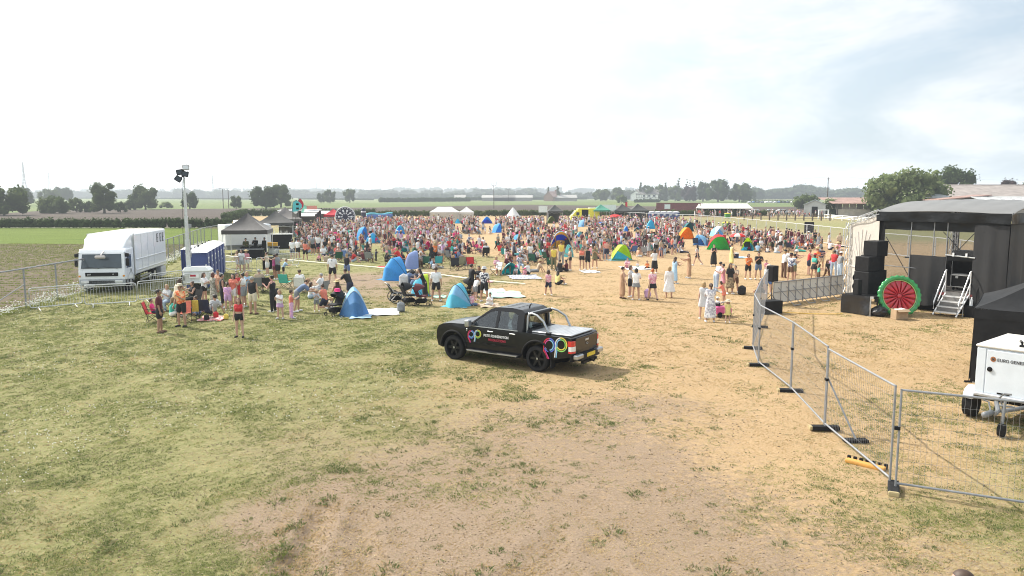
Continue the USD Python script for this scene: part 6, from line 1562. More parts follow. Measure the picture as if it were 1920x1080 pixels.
seeds = [(.28 + .13 * (k % 3), 2 * math.pi * (k + .5) / 16) for k in range(16)]
obj('seed', J([tilt(X((S((0, 0, 0), (.03, .016, .006), _ico0), trimesh.creation.icosphere(0).faces), (r_ * math.cos(a), r_ * math.sin(a), .012), math.degrees(a))) for r_, a in seeds]), black_plastic, t, kind='stuff')
p = at(1686, 598)
t = thing('cardboard_box', 'open brown cardboard box in front of the watermelon inflatable', 'box', p, 8)
card = mt('cardboard', (.36, .25, .15), .85, 0, (4, .15))
obj('carton', J(B((0, -.2, .22), (.56, .012, .44)), B((0, .2, .22), (.56, .012, .44)), B((-.28, 0, .22), (.012, .39, .44)), B((.28, 0, .22), (.012, .39, .44)), B((0, 0, .2), (.54, .38, .3))), card, t)
obj('flap', X(B((0, -.09, 0), (.56, .18, .008)), (0, -.2, .445), 0, rx=28), card, t); obj('flap', X(B((0, .09, 0), (.56, .18, .008)), (0, .2, .445), 0, rx=-35), card, t)
obj('contents', J(RB((-.1, 0, .38), (.2, .3, .12), .03), RB((.12, .02, .4), (.18, .28, .14), .03)), mt('paper_white', (.7, .66, .62), .8), t)
p = at(1648, 593)
t = thing('bin_bag', 'crumpled black bin bag beside the speaker platform', 'bin bag', p, 0)
g_ = np.random.default_rng(3); vb_ = _ico2 * [.36, .3, .26] * (1 + .25 * (meshkit.noise(_ico2 * 4, 2)[:, None] - .5)) + [0, 0, .22]; vb_[:, 2] = np.maximum(vb_[:, 2], 0.005)
obj('bag', (vb_, trimesh.creation.icosphere(2).faces), mt('bin_liner', (.02, .02, .022), .25, 0, (2, .2), bump=(9, .9, .05)), t); obj('knot', X(L([(.09, 0), (.03, .06), (.07, .14), (.001, .15)], 8), (0, 0, .44)), mt('bin_liner', None), t)
p = at(1660, 582)
t = thing('carrier_bag', 'lime green bag showing behind the black bin bag', 'bag', p + [0, .3, 0], 10)
obj('bag', RB((0, 0, .2), (.4, .2, .4), .06), mt('lime_bag', (.30, .45, .06), .6), t); obj('handle', T([(-.1, 0, .4), (0, 0, .52), (.1, 0, .4)], .012, 5), mt('lime_bag', None), t)
bA, bB = gat(1449, 572), gat(1581, 554)
white_mesh = see_through('white_mesh', (.66, .66, .64), .80)
for k in range(5):
 a, b = bA + (bB - bA) * k / 5, bA + (bB - bA) * (k + 1) / 5
 d = b - a; Ln = np.linalg.norm(d)
 t = thing('stage_barrier', '%s panel from the left of the white-meshed barrier before the stage' % ordinal(k + 1), 'barrier', a, math.degrees(math.atan2(d[1], d[0])), 'white-meshed stage barrier panels')
 Hh = 1.12
 obj('frame', J(T([(.01, 0, .02), (.01, 0, Hh)], .024, 6), T([(Ln - .02, 0, .02), (Ln - .02, 0, Hh)], .024, 6), T([(0, 0, Hh), (Ln, 0, Hh)], .03, 8), T([(0, 0, .62), (Ln, 0, .62)], .018, 6), T([(Ln / 2, 0, .1), (Ln / 2, 0, Hh)], .018, 6), T([(0, 0, .1), (Ln, 0, .1)], .02, 6)), galv, t)
 obj('mesh_cloth', B((Ln / 2, .035, .6), (Ln - .06, .006, .98)), white_mesh, t)
 obj('brace', J(T([(Ln * .3, 0, .85), (Ln * .55, -.75, .02)], .02, 6), T([(Ln * .85, 0, .85), (Ln * 1.0, -.75, .02)], .02, 6)), galv, t)
 obj('foot', B((Ln * .75, -.75, .02), (.5, .12, .03)), galv, t)
p = at(1516, 448)
t = thing('screen_frame', 'black screen on a pale base standing beyond the long pale fence', 'screen', (p[0], p[1], 0), -6)
obj('screen', RB((0, 0, 1.42), (1.15, .1, 1.35), .02), black_cloth, t); obj('base', RB((-.3, -.1, .42), (2.3, .5, .34), .04), concrete, t)
for s in (-1, 1):
 obj('leg', T([(s * .5, .05, 0), (s * .5, .05, 2.0)], .03, 6), black_matt, t)
# black gazebo and generator at the right edge
gc = at(1820, 716); gq = rot(-35) @ np.array([1.97, 1.97, 0])
t = gazebo(0, 0, 4.0, 4.0, 2.18, 3.35, mt('gazebo_near_black', (0.020, .020, .021), .62, 0, (2.5, .25), bump=(2.2, .5, .05), spec=.15), 'black walled gazebo at the right edge behind the generator', -35, 'frl', loc=(gc[0] + gq[0], gc[1] + gq[1], 0), valance=.30, dip=.20)
obj('weight_strap', T([(-1.95, -1.98, .0), (-2.12, -2.05, .0)], .05, 5), black_cloth, t)
Yg = 17.93; Xg = (1848 - 960) / FPX * Yg
t = thing('generator', 'pale grey trailer generator with drawbar at the right edge', 'generator', (Xg, Yg, 0), -50, scale=(1, 1, 1.05))
gp_ = mt('generator_white', (.62, .67, .72), .4, 0, (2.5, .08), coat=.3); top_m = mt('generator_roof_dusty', (.62, .60, .55), .6, 0, (2, .15))
GW, GD = 1.62, 2.1
obj('canopy', RB((GW / 2, GD / 2, 1.17), (GW, GD, 1.08), .03), gp_, t)
obj('roof', RB((GW / 2, GD / 2, 1.735), (GW + .06, GD + .06, .06), .02), top_m, t)
obj('corner_panel', RB((.10, -.008, 1.17), (.19, .02, 1.02), .006), gp_, t)
d_ = obj('door', RB((.90, -.012, 1.16), (1.36, .022, 1.0), .008), gp_, t)
obj('latch', X(L([(.001, .035), (.05, .03), (.06, 0)], 14), (.30, -.02, 1.22), 0, rx=90), black_plastic, d_)
obj('vent_slot', B((.62, -.028, .70), (.26, .012, .035)), black_plastic, d_)
tx = meshkit.text_mesh('EURO GENERATORS', .066, .004, True); v, f = np.array(tx.vertices), np.array(tx.faces)
obj('lettering', (np.column_stack([.44 + v[:, 0], -.024 - v[:, 2], 1.425 + v[:, 1]]), f), mt('ink_dark', (.05, .05, .055), .5), d_)
obj('emblem', X(L([(.001, .004), (.06, .004), (.06, 0)], 18), (.36, -.024, 1.46), 0, rx=90), mt('emblem_brown', (.33, .13, .05), .5), d_)
obj('emblem', J([X(B((0, 0, 0), (.075, .004, .02)), (.36, -.03, 1.46), 0, ry=a) for a in (45, 135)]), mt('ink_dark', None), d_)
obj('exhaust', J(T([(.82, .35, 1.76), (.82, .35, 1.86), (.80, .28, 1.91)], .03, 8), B((.84, .35, 1.785), (.12, .12, .05))), black_plastic, t)
obj('lifting_bail', RB((1.12, .95, 1.775), (.3, .2, .02), .006), top_m, t)
obj('skid', B((GW / 2, GD / 2, .56), (GW - .1, GD - .1, .16)), black_matt, t)
obj('bumper_bar', RB((GW / 2, -.04, .62), (GW, .1, .08), .02), mt('zinc', (.5, .52, .54), .4, .5), t)
for x in (-.02,):
 obj('mudguard', X(tm(HULL(*[S((x_, y_, z_), .03, _ico1) for x_ in (-.20, -.02) for y_, z_ in ((-.0, .50), (.08, .64), (.32, .71), (.60, .64), (.68, .50))])), (0, -.06, 0)), gp_, t, smooth=40)
 w = obj('wheel', T([(-.24, .28, .33), (-.02, .28, .33)], .33, 24), rubber, t); obj('hub', T([(-.25, .28, .33), (-.22, .28, .33)], .16, 12), galv, w)
w = obj('wheel', T([(GW + .02, .28, .33), (GW + .24, .28, .33)], .33, 24), rubber, t); obj('hub', T([(GW + .23, .28, .33), (GW + .25, .28, .33)], .16, 12), galv, w)
zc_ = mt('zinc_dull', (.20, .21, .22), .5, .4)
obj('drawbar', J(T([(.45, .1, .5), (.76, -.75, .47), (.78, -1.0, .46)], .05, 8), T([(1.15, .1, .5), (.82, -.7, .47)], .045, 8)), zc_, t)
obj('coupling', J(tm(HULL(*[S(c_, r_) for c_, r_ in (((.70, -1.0, .47), .06), ((.66, -1.28, .46), .07))])), T([(.70, -1.05, .52), (.62, -.95, .68), (.50, -.98, .72)], .018, 6)), zc_, t)
obj('handbrake', J(T([(.86, -.72, .5), (.80, -.85, .80), (.92, -.95, .92), (1.06, -.95, .93)], .022, 6), T([(.80, -.82, .62), (1.12, -.9, .66)], .02, 6)), zc_, t)
j_ = obj('jockey_wheel', T([(.88, -1.02, .14), (1.0, -1.02, .14)], .14, 18), rubber, t)
obj('stem', J(T([(.94, -1.02, .16), (.94, -.92, .78)], .03, 8), T([(.94, -.92, .78), (1.06, -.92, .80)], .012, 5)), zc_, j_)
obj('cable', T([(.5, -.05, .5), (.6, -.6, .28), (.68, -1.1, .4)], .014, 5), black_plastic, t)
hz_pts = [at(*q) for q in ((530, 487), (580, 492), (640, 497), (700, 502), (760, 508), (830, 517), (880, 524), (935, 530), (985, 534))]
obj('ground_hose', T([p + [0, 0, .05] for p in hz_pts], .05, 6), mt('hose_pale', (.72, .68, .52), .7), label='long pale hose lying across the grass in front of the crowd', cat='hose')
obj('ground_cable', T([p + [0, 0, .03] for p in (at(1450, 586), at(1490, 588), at(1530, 590), at(1580, 590))], .025, 5), mt('cable_yellow', (.6, .38, .08), .6), label='thin yellow cable running from the fence to the speaker platform', cat='cable')
# people
def nrm(a): a = np.asarray(a, float); return a / (np.linalg.norm(a) + 1e-12)
POSES = {
 'stand': dict(l=((2, 4, 2), (-2, 4, 2)), a=((4, 9, 10, 0), (2, 9, 12, 0))),
 'wide': dict(l=((2, 10, 2), (-2, 10, 2)), a=((4, 14, 18, 0), (2, 14, 20, 10))),
 'phone': dict(lean=3, l=((0, 4, 2), (4, 5, 8)), a=((28, 10, 95, 25), (6, 9, 14, 0))),
 'crossed': dict(l=((0, 5, 2), (3, 6, 6)), a=((22, 10, 100, 60), (20, 10, 102, 60))),
 'hips': dict(l=((0, 9, 2), (0, 9, 2)), a=((-12, 42, 85, 70), (-12, 42, 85, 70))),
 'walk': dict(lean=3, l=((22, 3, 8), (-18, 3, 22)), a=((-18, 8, 12, 0), (20, 8, 25, 0))),
 'reach': dict(lean=6, l=((0, 5, 2), (4, 6, 6)), a=((75, 6, 25, 10), (40, 10, 70, 30))),
 'hold': dict(lean=2, l=((0, 6, 2), (0, 6, 2)), a=((35, 8, 80, 35), (38, 8, 85, 35))),
 'wave': dict(l=((2, 6, 2), (-2, 6, 2)), a=((150, 22, 35, 20), (6, 10, 15, 0))),
 'armsup': dict(l=((2, 8, 2), (-2, 8, 2)), a=((150, 25, 50, 30), (145, 25, 55, 30))),
 'bend': dict(lean=52, l=((12, 6, 14), (-4, 6, 10)), a=((62, 8, 25, 10), (50, 8, 35, 10))),
 'stoop': dict(lean=26, l=((4, 5, 6), (-2, 5, 4)), a=((50, 8, 45, 15), (40, 8, 55, 15))),
 'chair': dict(lean=-12, hip=.275, l=((84, 6, 84), (80, 7, 80)), a=((18, 14, 70, 15), (22, 12, 75, 25))),
 'chair2': dict(lean=-4, hip=.275, l=((86, 8, 96), (78, 8, 66)), a=((35, 10, 88, 35), (12, 14, 55, 10))),
 'ground': dict(lean=8, hip=.065, l=((118, 8, 112), (112, 10, 106)), a=((52, 8, 30, 25), (50, 8, 34, 25))),
 'legsout': dict(lean=-18, hip=.065, l=((88, 6, 8), (92, 8, 22)), a=((-38, 16, 6, 0), (-34, 16, 8, 0))),
 'cross': dict(lean=10, hip=.068, l=((78, 46, 128), (76, 46, 132)), a=((40, 14, 60, 35), (34, 14, 66, 40))),
 'kneel': dict(lean=14, hip=.27, l=((38, 8, 130), (34, 8, 128)), a=((46, 10, 50, 20), (40, 10, 55, 20))),
}
def rx(v, deg):  # rotate about x: forward flex of a down vector gives +y
 return rot(deg, 0) @ v
def skeleton(pose, kind):
 p = POSES[pose]
 child, fem = kind == 'child', kind == 'f'
 lean = p.get('lean', 0)
 th, sh = (.235, .235) if child else (.245, .245)
 hipw = .052 if not fem else .056
 shw = .088 if fem else (.082 if child else .102)
 J_ = {}
 hz = p.get('hip')
 legs = []
 for s, (fl, sp, kn) in zip((-1, 1), p['l']):
  d = rx(rot(s * -sp, 1) @ np.array([0, 0, -1.0]) * 1.0, fl)
  d = rx(np.array([math.sin(math.radians(sp)) * s, 0, -math.cos(math.radians(sp))]), fl)
  k = d * th
  d2 = rx(np.array([math.sin(math.radians(sp)) * s * (.6 if kn < 60 else -.9 if pose == 'cross' else .3), 0, -1.0]), fl - kn); d2 = nrm(d2)
  legs.append((s, k, d2 * sh))
 if hz is None:
  hz = max(-(k[2] + a[2]) for s, k, a in legs) + .042
 up = rx(np.array([0, 0, 1.0]), -lean)
 pel = np.array([0, 0, hz])
 for (s, k, a), n in zip(legs, 'LR'):
  h = pel + [s * hipw, 0, 0]
  J_['hip' + n], J_['knee' + n], J_['ank' + n] = h, h + k, h + k + a
  if J_['ank' + n][2] < .035: J_['ank' + n][2] = .035
  if J_['knee' + n][2] < .045: J_['knee' + n][2] = .045
  toe = np.array([0, 1.0, 0]) if abs(a[2]) > .6 * sh else nrm(np.array([0, .35, .9]))
  if pose in ('kneel',): toe = np.array([0, -1.0, 0])
  J_['toe' + n] = J_['ank' + n] + toe * .10 + [s * .015, 0, -.02]
 J_['pel'] = pel + up * .02
 J_['waist'] = pel + up * .105
 J_['chest'] = pel + up * .215
 sc = pel + up * (.285 if not child else .265)
 J_['neck0'] = sc + up * .02
 hd = nrm(up * .55 + np.array([0, .02 + max(lean, 0) * .002, .55]))
 J_['head'] = sc + hd * (.115 if not child else .125)
 J_['hd'] = hd
 for s, n, (fl, sp, el, inw) in zip((-1, 1), 'LR', p['a']):
  s0 = sc + np.array([s * shw, 0, 0]) - up * .012
  base = rx(np.array([math.sin(math.radians(sp)) * s, 0, -math.cos(math.radians(sp))]), fl - lean * .3)
  e = s0 + base * (.165 if not child else .15)
  fd = rx(np.array([math.sin(math.radians(sp)) * s * .6 - s * math.sin(math.radians(inw)) * .9, 0, -1.0]), fl + el)
  fd = nrm(fd)
  w = e + fd * (.14 if not child else .13)
  if w[2] < .03: w[2] = .03
  J_['sho' + n], J_['elb' + n], J_['wri' + n] = s0, e, w
  J_['fd' + n] = nrm(w - e)
 J_['up'] = up
 return J_
_cache = {}
def S(c, r, ico=None, _o=[0]):
 return ((_ico1 if FINE[0] else _ico0) if ico is None else ico) * np.asarray(r, float) + np.asarray(c, float)
FINE = [True]
def chain(pts):   # hulls of consecutive balls
 out = []
 for (c0, r0), (c1, r1) in zip(pts[:-1], pts[1:]):
  out.append(HULL(S(c0, r0), S(c1, r1)))
 return out
def U(ms): return Manifold.batch_boolean(ms, m3.OpType.Add)
def smooth_body(m, ln):
 v, f = tm(m.refine_to_length(ln))
 t = trimesh.Trimesh(v, f, process=True)
 trimesh.smoothing.filter_taubin(t, iterations=6)
 return np.array(t.vertices), np.array(t.faces)
def body(pose, kind, fine):
 key = ('b', pose, kind, fine)
 if key in _cache: return _cache[key]
 FINE[0] = fine
 k = skeleton(pose, kind)
 fem, child = kind == 'f', kind == 'child'
 g = 1.0 if not child else 1.05
 up = k['up']
 X_ = np.array([1.0, 0, 0])
 ms = []
 pel = [S(k['pel'] + X_ * s * .040, (.058 if fem else .052)) for s in (-1, 1)]
 wai = [S(k['waist'] + X_ * s * (.026 if fem else .036), .050 if fem else .054) for s in (-1, 1)]
 che = [S(k['chest'] + X_ * s * .048, .060 if fem else .062) for s in (-1, 1)]
 shl = [S((k['shoL'] if s < 0 else k['shoR']) - X_ * s * .012, .036) for s in (-1, 1)]
 ms += [HULL(*pel, *wai), HULL(*wai, *che), HULL(*che, *shl)]
 if fem:
  ms += [HULL(S(k['chest'] + X_ * s * .036 + np.cross(X_, up) * -.0 + nrm(np.cross(up, X_)) * .048, .034), S(k['chest'] + X_ * s * .03, .04)) for s in (-1, 1)]
 for n in 'LR':
  ms += chain([(k['hip' + n], .054 * g), (k['hip' + n] * .45 + k['knee' + n] * .55, .044 * g), (k['knee' + n], .032 * g), (k['knee' + n] * .62 + k['ank' + n] * .38, .034 * g), (k['ank' + n], .020 * g)])
  heel = k['ank' + n] + np.array([0, -.018, -.018]) if k['toe' + n][2] < k['ank' + n][2] + .02 else k['ank' + n]
  ms += chain([(heel, .020), (k['toe' + n] * .55 + k['ank' + n] * .45 + [0, 0, -.004], .022), (k['toe' + n], .016)])
  ms += chain([(k['sho' + n], .034 * g), (k['sho' + n] * .5 + k['elb' + n] * .5, .027 * g), (k['elb' + n], .022 * g), (k['elb' + n] * .6 + k['wri' + n] * .4, .021 * g), (k['wri' + n], .0145 * g)])
 ms += chain([(k['neck0'], .032), (k['head'] - k['hd'] * .04, .030)])
 hs = 1.0 if not child else 1.22
 hc = k['head']
 F_ = nrm(np.array([0, 1.0, 0]) - k['hd'] * k['hd'][1])
 sk = HULL(S(hc + k['hd'] * .012, np.array([.046, .056, .052]) * hs), S(hc - k['hd'] * .030 * hs + F_ * .012, np.array([.034, .040, .036]) * hs))
 ms.append(sk)
 b = U(ms)
 if fine:
  v, f = smooth_body(b, .030)
 else:
  v, f = tm(b)
 extra = []
 if fine:
  extra.append(tm(HULL(S(hc - k['hd'] * .006 + F_ * .056 * hs, .006, _ico0), S(hc - k['hd'] * .020 + F_ * .066 * hs, .009, _ico0), S(hc - k['hd'] * .02 + F_ * .048 * hs, .012, _ico0))))
  for s in (-1, 1):
   extra.append(tm(HULL(S(hc + X_ * s * .047 * hs + k['hd'] * .006, (.006, .012, .014), _ico0), S(hc + X_ * s * .046 * hs - k['hd'] * .018, (.005, .008, .010), _ico0))))
 for n, s in (('L', -1), ('R', 1)):
  w, d = k['wri' + n], k['fd' + n]
  side_ = nrm(np.cross(d, [0.0, 0, 1.0]) if abs(d[2]) < .8 else np.array([0, 1.0, 0]))   # across the palm
  pn = nrm(np.cross(d, side_))
  palm0, palm1 = w + d * .006, w + d * .050
  extra.append(tm(HULL(*[S(palm0 + side_ * q, .011, _ico0) for q in (-.008, .008)], *[S(palm1 + side_ * q, .0095, _ico0) for q in (-.017, .017)])))
  if fine:
   cur = -1.0
   for q, ln in zip((-.0185, -.006, .0065, .018), (.036, .044, .041, .032)):
    a = palm1 + side_ * q; b1 = a + d * ln * .55 + pn * cur * ln * .12; c1 = b1 + d * ln * .42 + pn * cur * ln * .30
    extra.append(T([a, b1, c1], [.0062, .0058, .0048], 5))
   tb = w + d * .018 + side_ * .014 * (1 if s > 0 else 1)
   extra.append(T([tb, tb + side_ * .018 + d * .014 + pn * cur * .004, tb + side_ * .022 + d * .034 + pn * cur * .010], [.0085, .007, .0055], 5))
  else:
   extra.append(tm(HULL(S(palm1, .013, _ico0), S(palm1 + d * .03 - pn * .012, .010, _ico0))))
 m = J((v, f), *extra)
 FINE[0] = True
 _cache[key] = m
 return m
def garment(what, pose, kind, fine):
 key = (what, pose, kind, fine)
 if key in _cache: return _cache[key]
 FINE[0] = fine
 k = skeleton(pose, kind); fem, child = kind == 'f', kind == 'child'
 up, X_ = k['up'], np.array([1.0, 0, 0]); i = .0105
 pel = [S(k['pel'] + X_ * s * .040, (.058 if fem else .054) + i) for s in (-1, 1)]
 hem = [S(k['pel'] + up * -.004 + X_ * s * .040, (.056 if fem else .054) + i) for s in (-1, 1)]
 wai = [S(k['waist'] + X_ * s * (.028 if fem else .038), (.050 if fem else .056) + i) for s in (-1, 1)]
 che = [S(k['chest'] + X_ * s * .048, (.060 if fem else .063) + i) for s in (-1, 1)]
 shl = [S((k['shoL'] if s < 0 else k['shoR']) - X_ * s * .014, .036 + i * .7) for s in (-1, 1)]
 seated = pose in ('chair', 'chair2', 'ground', 'legsout', 'cross', 'kneel')
 ms = []
 fw = nrm(np.cross(up, X_))
 if what in ('tshirt', 'vest', 'crop', 'dress', 'maxi', 'longsleeve', 'strap'):
  if what == 'crop':
   ms += [HULL(*[S(k['waist'] * .45 + k['chest'] * .55 + X_ * s * .040, .056 + i) for s in (-1, 1)], *che), HULL(*che, *shl)]
  elif what == 'strap':
   ms += [HULL(*pel, *wai), HULL(*wai, *che)]
  else:
   ms += [HULL(*hem, *wai), HULL(*wai, *che), HULL(*che, *shl)]
  if fem and what != 'x':
   ms += [HULL(S(k['chest'] + X_ * s * .036 + fw * .049, .036 + i * .5), S(k['chest'] + X_ * s * .03, .04)) for s in (-1, 1)]
  if what in ('tshirt', 'longsleeve', 'dress', 'maxi') and not (fem and what in ('dress', 'maxi')):
   for n in 'LR':
    e = k['sho' + n] * .30 + k['elb' + n] * .70
    ms += [HULL(S(k['sho' + n], .037 + i * .6), S(e, .034 + i * .9))]
    if what == 'longsleeve':
     ms += chain([(e, .033 + i), (k['elb' + n], .026 + i), (k['wri' + n], .018 + i)])
 legs_to = {'shorts': .62, 'hotpants': .30, 'trousers': 2, 'leggings': 2, 'capri': 1.5}.get(what)
 if legs_to:
  ms += [HULL(*[S(k['pel'] + up * .03 + X_ * s * .040, (.054 if fem else .052) + i * .8) for s in (-1, 1)], *[S(k['hip' + n], .056 + i * .7) for n in 'LR'])]
  ex = i * 1.2 if what in ('shorts', 'trousers', 'capri') else i * .45
  for n in 'LR':
   H, K, A = k['hip' + n], k['knee' + n], k['ank' + n]
   if legs_to < 1:
    e = H + (K - H) * legs_to
    ms += [HULL(S(H, .055 + ex), S(e, .055 - .018 * legs_to + ex * 1.2))]
   else:
    ms += chain([(H, .055 + ex), (K, .034 + ex)]); e = A if legs_to == 2 else K * .5 + A * .5
    ms += chain([(K, .034 + ex), (e, .022 + ex * 1.25)])
 if what in ('skirt', 'dress', 'maxi', 'midi', 'minidress', 'wideskirt'):
  ln = {'skirt': .50, 'dress': .78, 'maxi': 1.72, 'midi': 1.35, 'minidress': .45, 'wideskirt': 1.4}[what]
  if seated:
   for n in 'LR':
    H, K, A = k['hip' + n], k['knee' + n], k['ank' + n]
    ms += [HULL(S(k['pel'] + up * .02, .06 + i), S(H, .058 + i), S(H + (K - H) * min(ln, 1), .045 + i))]
    if ln > 1:
     ms += chain([(K, .045 + i), (K + (A - K) * (ln - 1), .04 + i)])
   if ln > 1:
    ms += [HULL(S(k['hipL'], .05), S(k['hipR'], .05), S(k['kneeL'], .042), S(k['kneeR'], .042))]
  else:
   z0 = k['pel'] + up * .05
   def ringz(t, r):
    cl = [k['hip' + n] + (k['knee' + n] - k['hip' + n]) * min(t, 1) + (k['ank' + n] - k['knee' + n]) * max(t - 1, 0) for n in 'LR']
    a = np.linspace(0, 2 * math.pi, 14, endpoint=False)
    c = (cl[0] + cl[1]) / 2; hw_ = np.abs(cl[0][0] - cl[1][0]) / 2; hy = np.abs(cl[0][1] - cl[1][1]) / 2
    wob = 1 + .10 * np.sin(a * 5 + t * 2)
    return np.column_stack([c[0] + np.cos(a) * (r + hw_ * .8) * wob, c[1] + np.sin(a) * (r + hy * .8) * wob, np.full(14, c[2])])
   fl_ = {'skirt': .085, 'dress': .085, 'maxi': .075, 'midi': .085, 'minidress': .08, 'wideskirt': .125}[what]
   ms += [HULL(*[S(z0 + X_ * s * .03, .055) for s in (-1, 1)], ringz(.25, .072), ringz(.12, .074))]
   steps = [t for t in (.25, .6, 1.0, 1.4) if t < ln] + [ln]
   for t0, t1 in zip(steps[:-1], steps[1:]):
    ms += [HULL(ringz(t0, .072 + (fl_ - .072) * (t0 / ln)), ringz(t1, .072 + (fl_ - .072) * (t1 / ln)))]
 if what in ('shoe_L', 'shoe_R'):
  n = what[-1]
  a, t_ = k['ank' + n], k['toe' + n]
  flat_ = t_[2] < a[2] + .02
  heel = a + (np.array([0, -.02, -.02]) if flat_ else np.array([0, 0, -.012]))
  ms = chain([(heel, .0245), (t_ * .5 + a * .5 + ([0, 0, -.006] if flat_ else [0, 0, 0]), .0255), (t_, .0205)])
 m = tm(U(ms))
 FINE[0] = True
 if what.startswith('shoe') or not fine:
  if what.startswith('shoe'): m[0][:, 2] = np.maximum(m[0][:, 2], .002)
  _cache[key] = m
  return m
 m = smooth_body(U(ms), .05)
 _cache[key] = m
 return m
def hair_mesh(style, child=False):
 key = ('h', style, child)
 if key in _cache: return _cache[key]
 s = 1.22 if child else 1.0
 cap = Manifold.hull_points(S((0, -.004, .016), np.array([.0515, .061, .057]) * s, _ico2))
 face_ = Manifold.cube([.2, .1, .12]).translate([-.1, .022 * s, -.105 + .028 * s])
 low_ = Manifold.cube([.2, .2, .1]).translate([-.1, -.06, -.1 - .022 * s])
 cap = cap - face_ - low_
 ms = [cap]
 if style in ('long', 'longwavy'):
  ms += [HULL(S((-.028 * s, -.03 * s, .0), .026 * s), S((.028 * s, -.03 * s, .0), .026 * s), S((-.036, -.045 * s, -.09), .022), S((.036, -.045 * s, -.09), .022)), HULL(S((-.036, -.045 * s, -.09), .022), S((.036, -.045 * s, -.09), .022), S((0, -.058, -.15), .022))]
  ms += [HULL(S((q * .043 * s, -.004, .0), .014), S((q * .044 * s, -.002, -.075), .013)) for q in (-1, 1)]
 elif style == 'bob':
  ms += [HULL(S((q * .03 * s, -.02 * s, -.005), .028 * s), S((q * .036 * s, -.02 * s, -.05), .022 * s), S((0, -.045 * s, -.045), .022)) for q in (-1, 1)]
 elif style == 'bun':
  ms += [HULL(S((0, -.035 * s, .055 * s), .027))]
 elif style == 'pony':
  ms += chain([((0, -.055 * s, .03), .018), ((0, -.085 * s, .0), .019), ((0, -.085 * s, -.075), .012)])
 elif style == 'curly':
  ms += [HULL(S((.035 * math.cos(a), -.02 + .03 * math.sin(a), .045), .027)) for a in np.arange(0, 6.28, 1.05)]
 elif style == 'bald':
  ms = [cap ^ Manifold.cube([.2, .1, .03]).translate([-.1, -.09, -.012])]
 m = tm(U(ms))
 _cache[key] = m
 return m
def hat_mesh(style, child=False):
 s = 1.22 if child else 1.0
 key = ('hat', style, child)
 if key in _cache: return _cache[key]
 if style == 'straw':
  m = L([(.115, .018), (.118, .024), (.062, .032), (.057, .075), (.045, .088), (.001, .092)], 18)
 elif style == 'bucket':
  m = L([(.082, .008), (.084, .012), (.060, .040), (.055, .078), (.001, .084)], 16)
 else:
  m = J(L([(.060, .020), (.060, .045), (.048, .074), (.001, .084)], 14), tm(HULL(*[S((x, y, .026), .006, _ico0) for x, y in ((-.045, .03), (.045, .03), (-.03, .108), (.03, .108))])))
 m = (np.asarray(m[0]) * s, m[1])
 if style == 'straw' or style == 'bucket':
  m = (m[0] * [1, 1.05, 1], m[1])
 _cache[key] = m
 return m
skins = [mt('skin_fair', (.50, .31, .235), .6, 0, (30, .08)), mt('skin_warm', (.43, .25, .175), .6, 0, (30, .08)), mt('skin_tan', (.34, .19, .125), .6, 0, (30, .08)), mt('skin_brown', (.16, .085, .055), .6, 0, (30, .08)), mt('skin_pink', (.52, .28, .22), .6, 0, (30, .08))]
HAIR = {'brown': (.055, .03, .018), 'dark': (.018, .014, .012), 'blonde': (.36, .24, .11), 'ginger': (.42, .10, .02), 'grey': (.30, .29, .28), 'auburn': (.10, .03, .02), 'fair': (.24, .15, .07)}
hairm = {k: mt('hair_' + k, c, .6, 0, (60, .3)) for k, c in HAIR.items()}
FAB = {'white': (.72, .72, .71), 'black': (.013, .013, .015), 'navy': (.022, .028, .06), 'grey': (.22, .23, .24), 'pale grey': (.48, .49, .50), 'red': (.50, .03, .035), 'maroon': (.09, .015, .022), 'orange': (.66, .17, .04), 'coral': (.66, .19, .13),
  'pink': (.66, .27, .33), 'magenta': (.34, .05, .18), 'hot pink': (.68, .04, .20), 'lilac': (.50, .32, .52), 'blue': (.08, .16, .38), 'light blue': (.33, .50, .66), 'denim': (.12, .17, .28), 'pale denim': (.35, .44, .54), 'teal': (.03, .25, .24), 'turquoise': (.06, .42, .34),
  'green': (.05, .24, .07), 'khaki': (.17, .16, .09), 'olive': (.10, .11, .05), 'yellow': (.70, .54, .10), 'pale yellow': (.70, .62, .25), 'cream': (.62, .55, .42), 'beige': (.44, .34, .24), 'tan': (.36, .22, .13), 'brown': (.12, .065, .04), 'purple': (.16, .05, .24), 'peach': (.64, .36, .24), 'dark green': (.02, .09, .05), 'mint': (.38, .58, .46)}
def fab(c):
 return mt('fabric_' + c.replace(' ', '_'), FAB[c], .85, 0, (18, .16), bump=(22, .35, .02))
def print_mat(name, a, b, sc=26, kind='spots'):
 if name in _mats: return _mats[name]
 n = {'tc': ('texture_coordinate', {}), 'n': ('noise_texture', {'scale': sc, 'detail': 2.0, 'roughness': .5}) if kind != 'check' else ('checker_texture', {'scale': sc, 'color1': (1, 1, 1), 'color2': (0, 0, 0)}),
   'r': ('rgb_ramp', {'ramp': [(0, a), (.47, a), (.53, b), (1, b)]}), 'p': ('principled_bsdf', {'roughness': .85})}
 _mats[name] = material(name, n, [('tc.object', 'n.vector'), ('n.fac' if kind != 'check' else 'n.fac', 'r.fac'), ('r.color', 'p.base_color')], surface='p.BSDF')
 return _mats[name]
PRINTS = {'orange floral': ((.66, .13, .04), (.68, .42, .22)), 'grey floral': ((.20, .19, .15), (.42, .40, .34)), 'pink floral': ((.62, .25, .33), (.70, .50, .52)), 'black and white': ((.03, .035, .06), (.70, .70, .70)), 'leopard': ((.16, .12, .075), (.34, .26, .16)), 'white spotted': ((.74, .74, .76), (.40, .40, .46)), 'lilac tie-dye': ((.55, .30, .56), (.70, .42, .55)), 'red striped': ((.62, .05, .05), (.72, .68, .66)), 'navy striped': ((.03, .05, .14), (.66, .66, .68))}
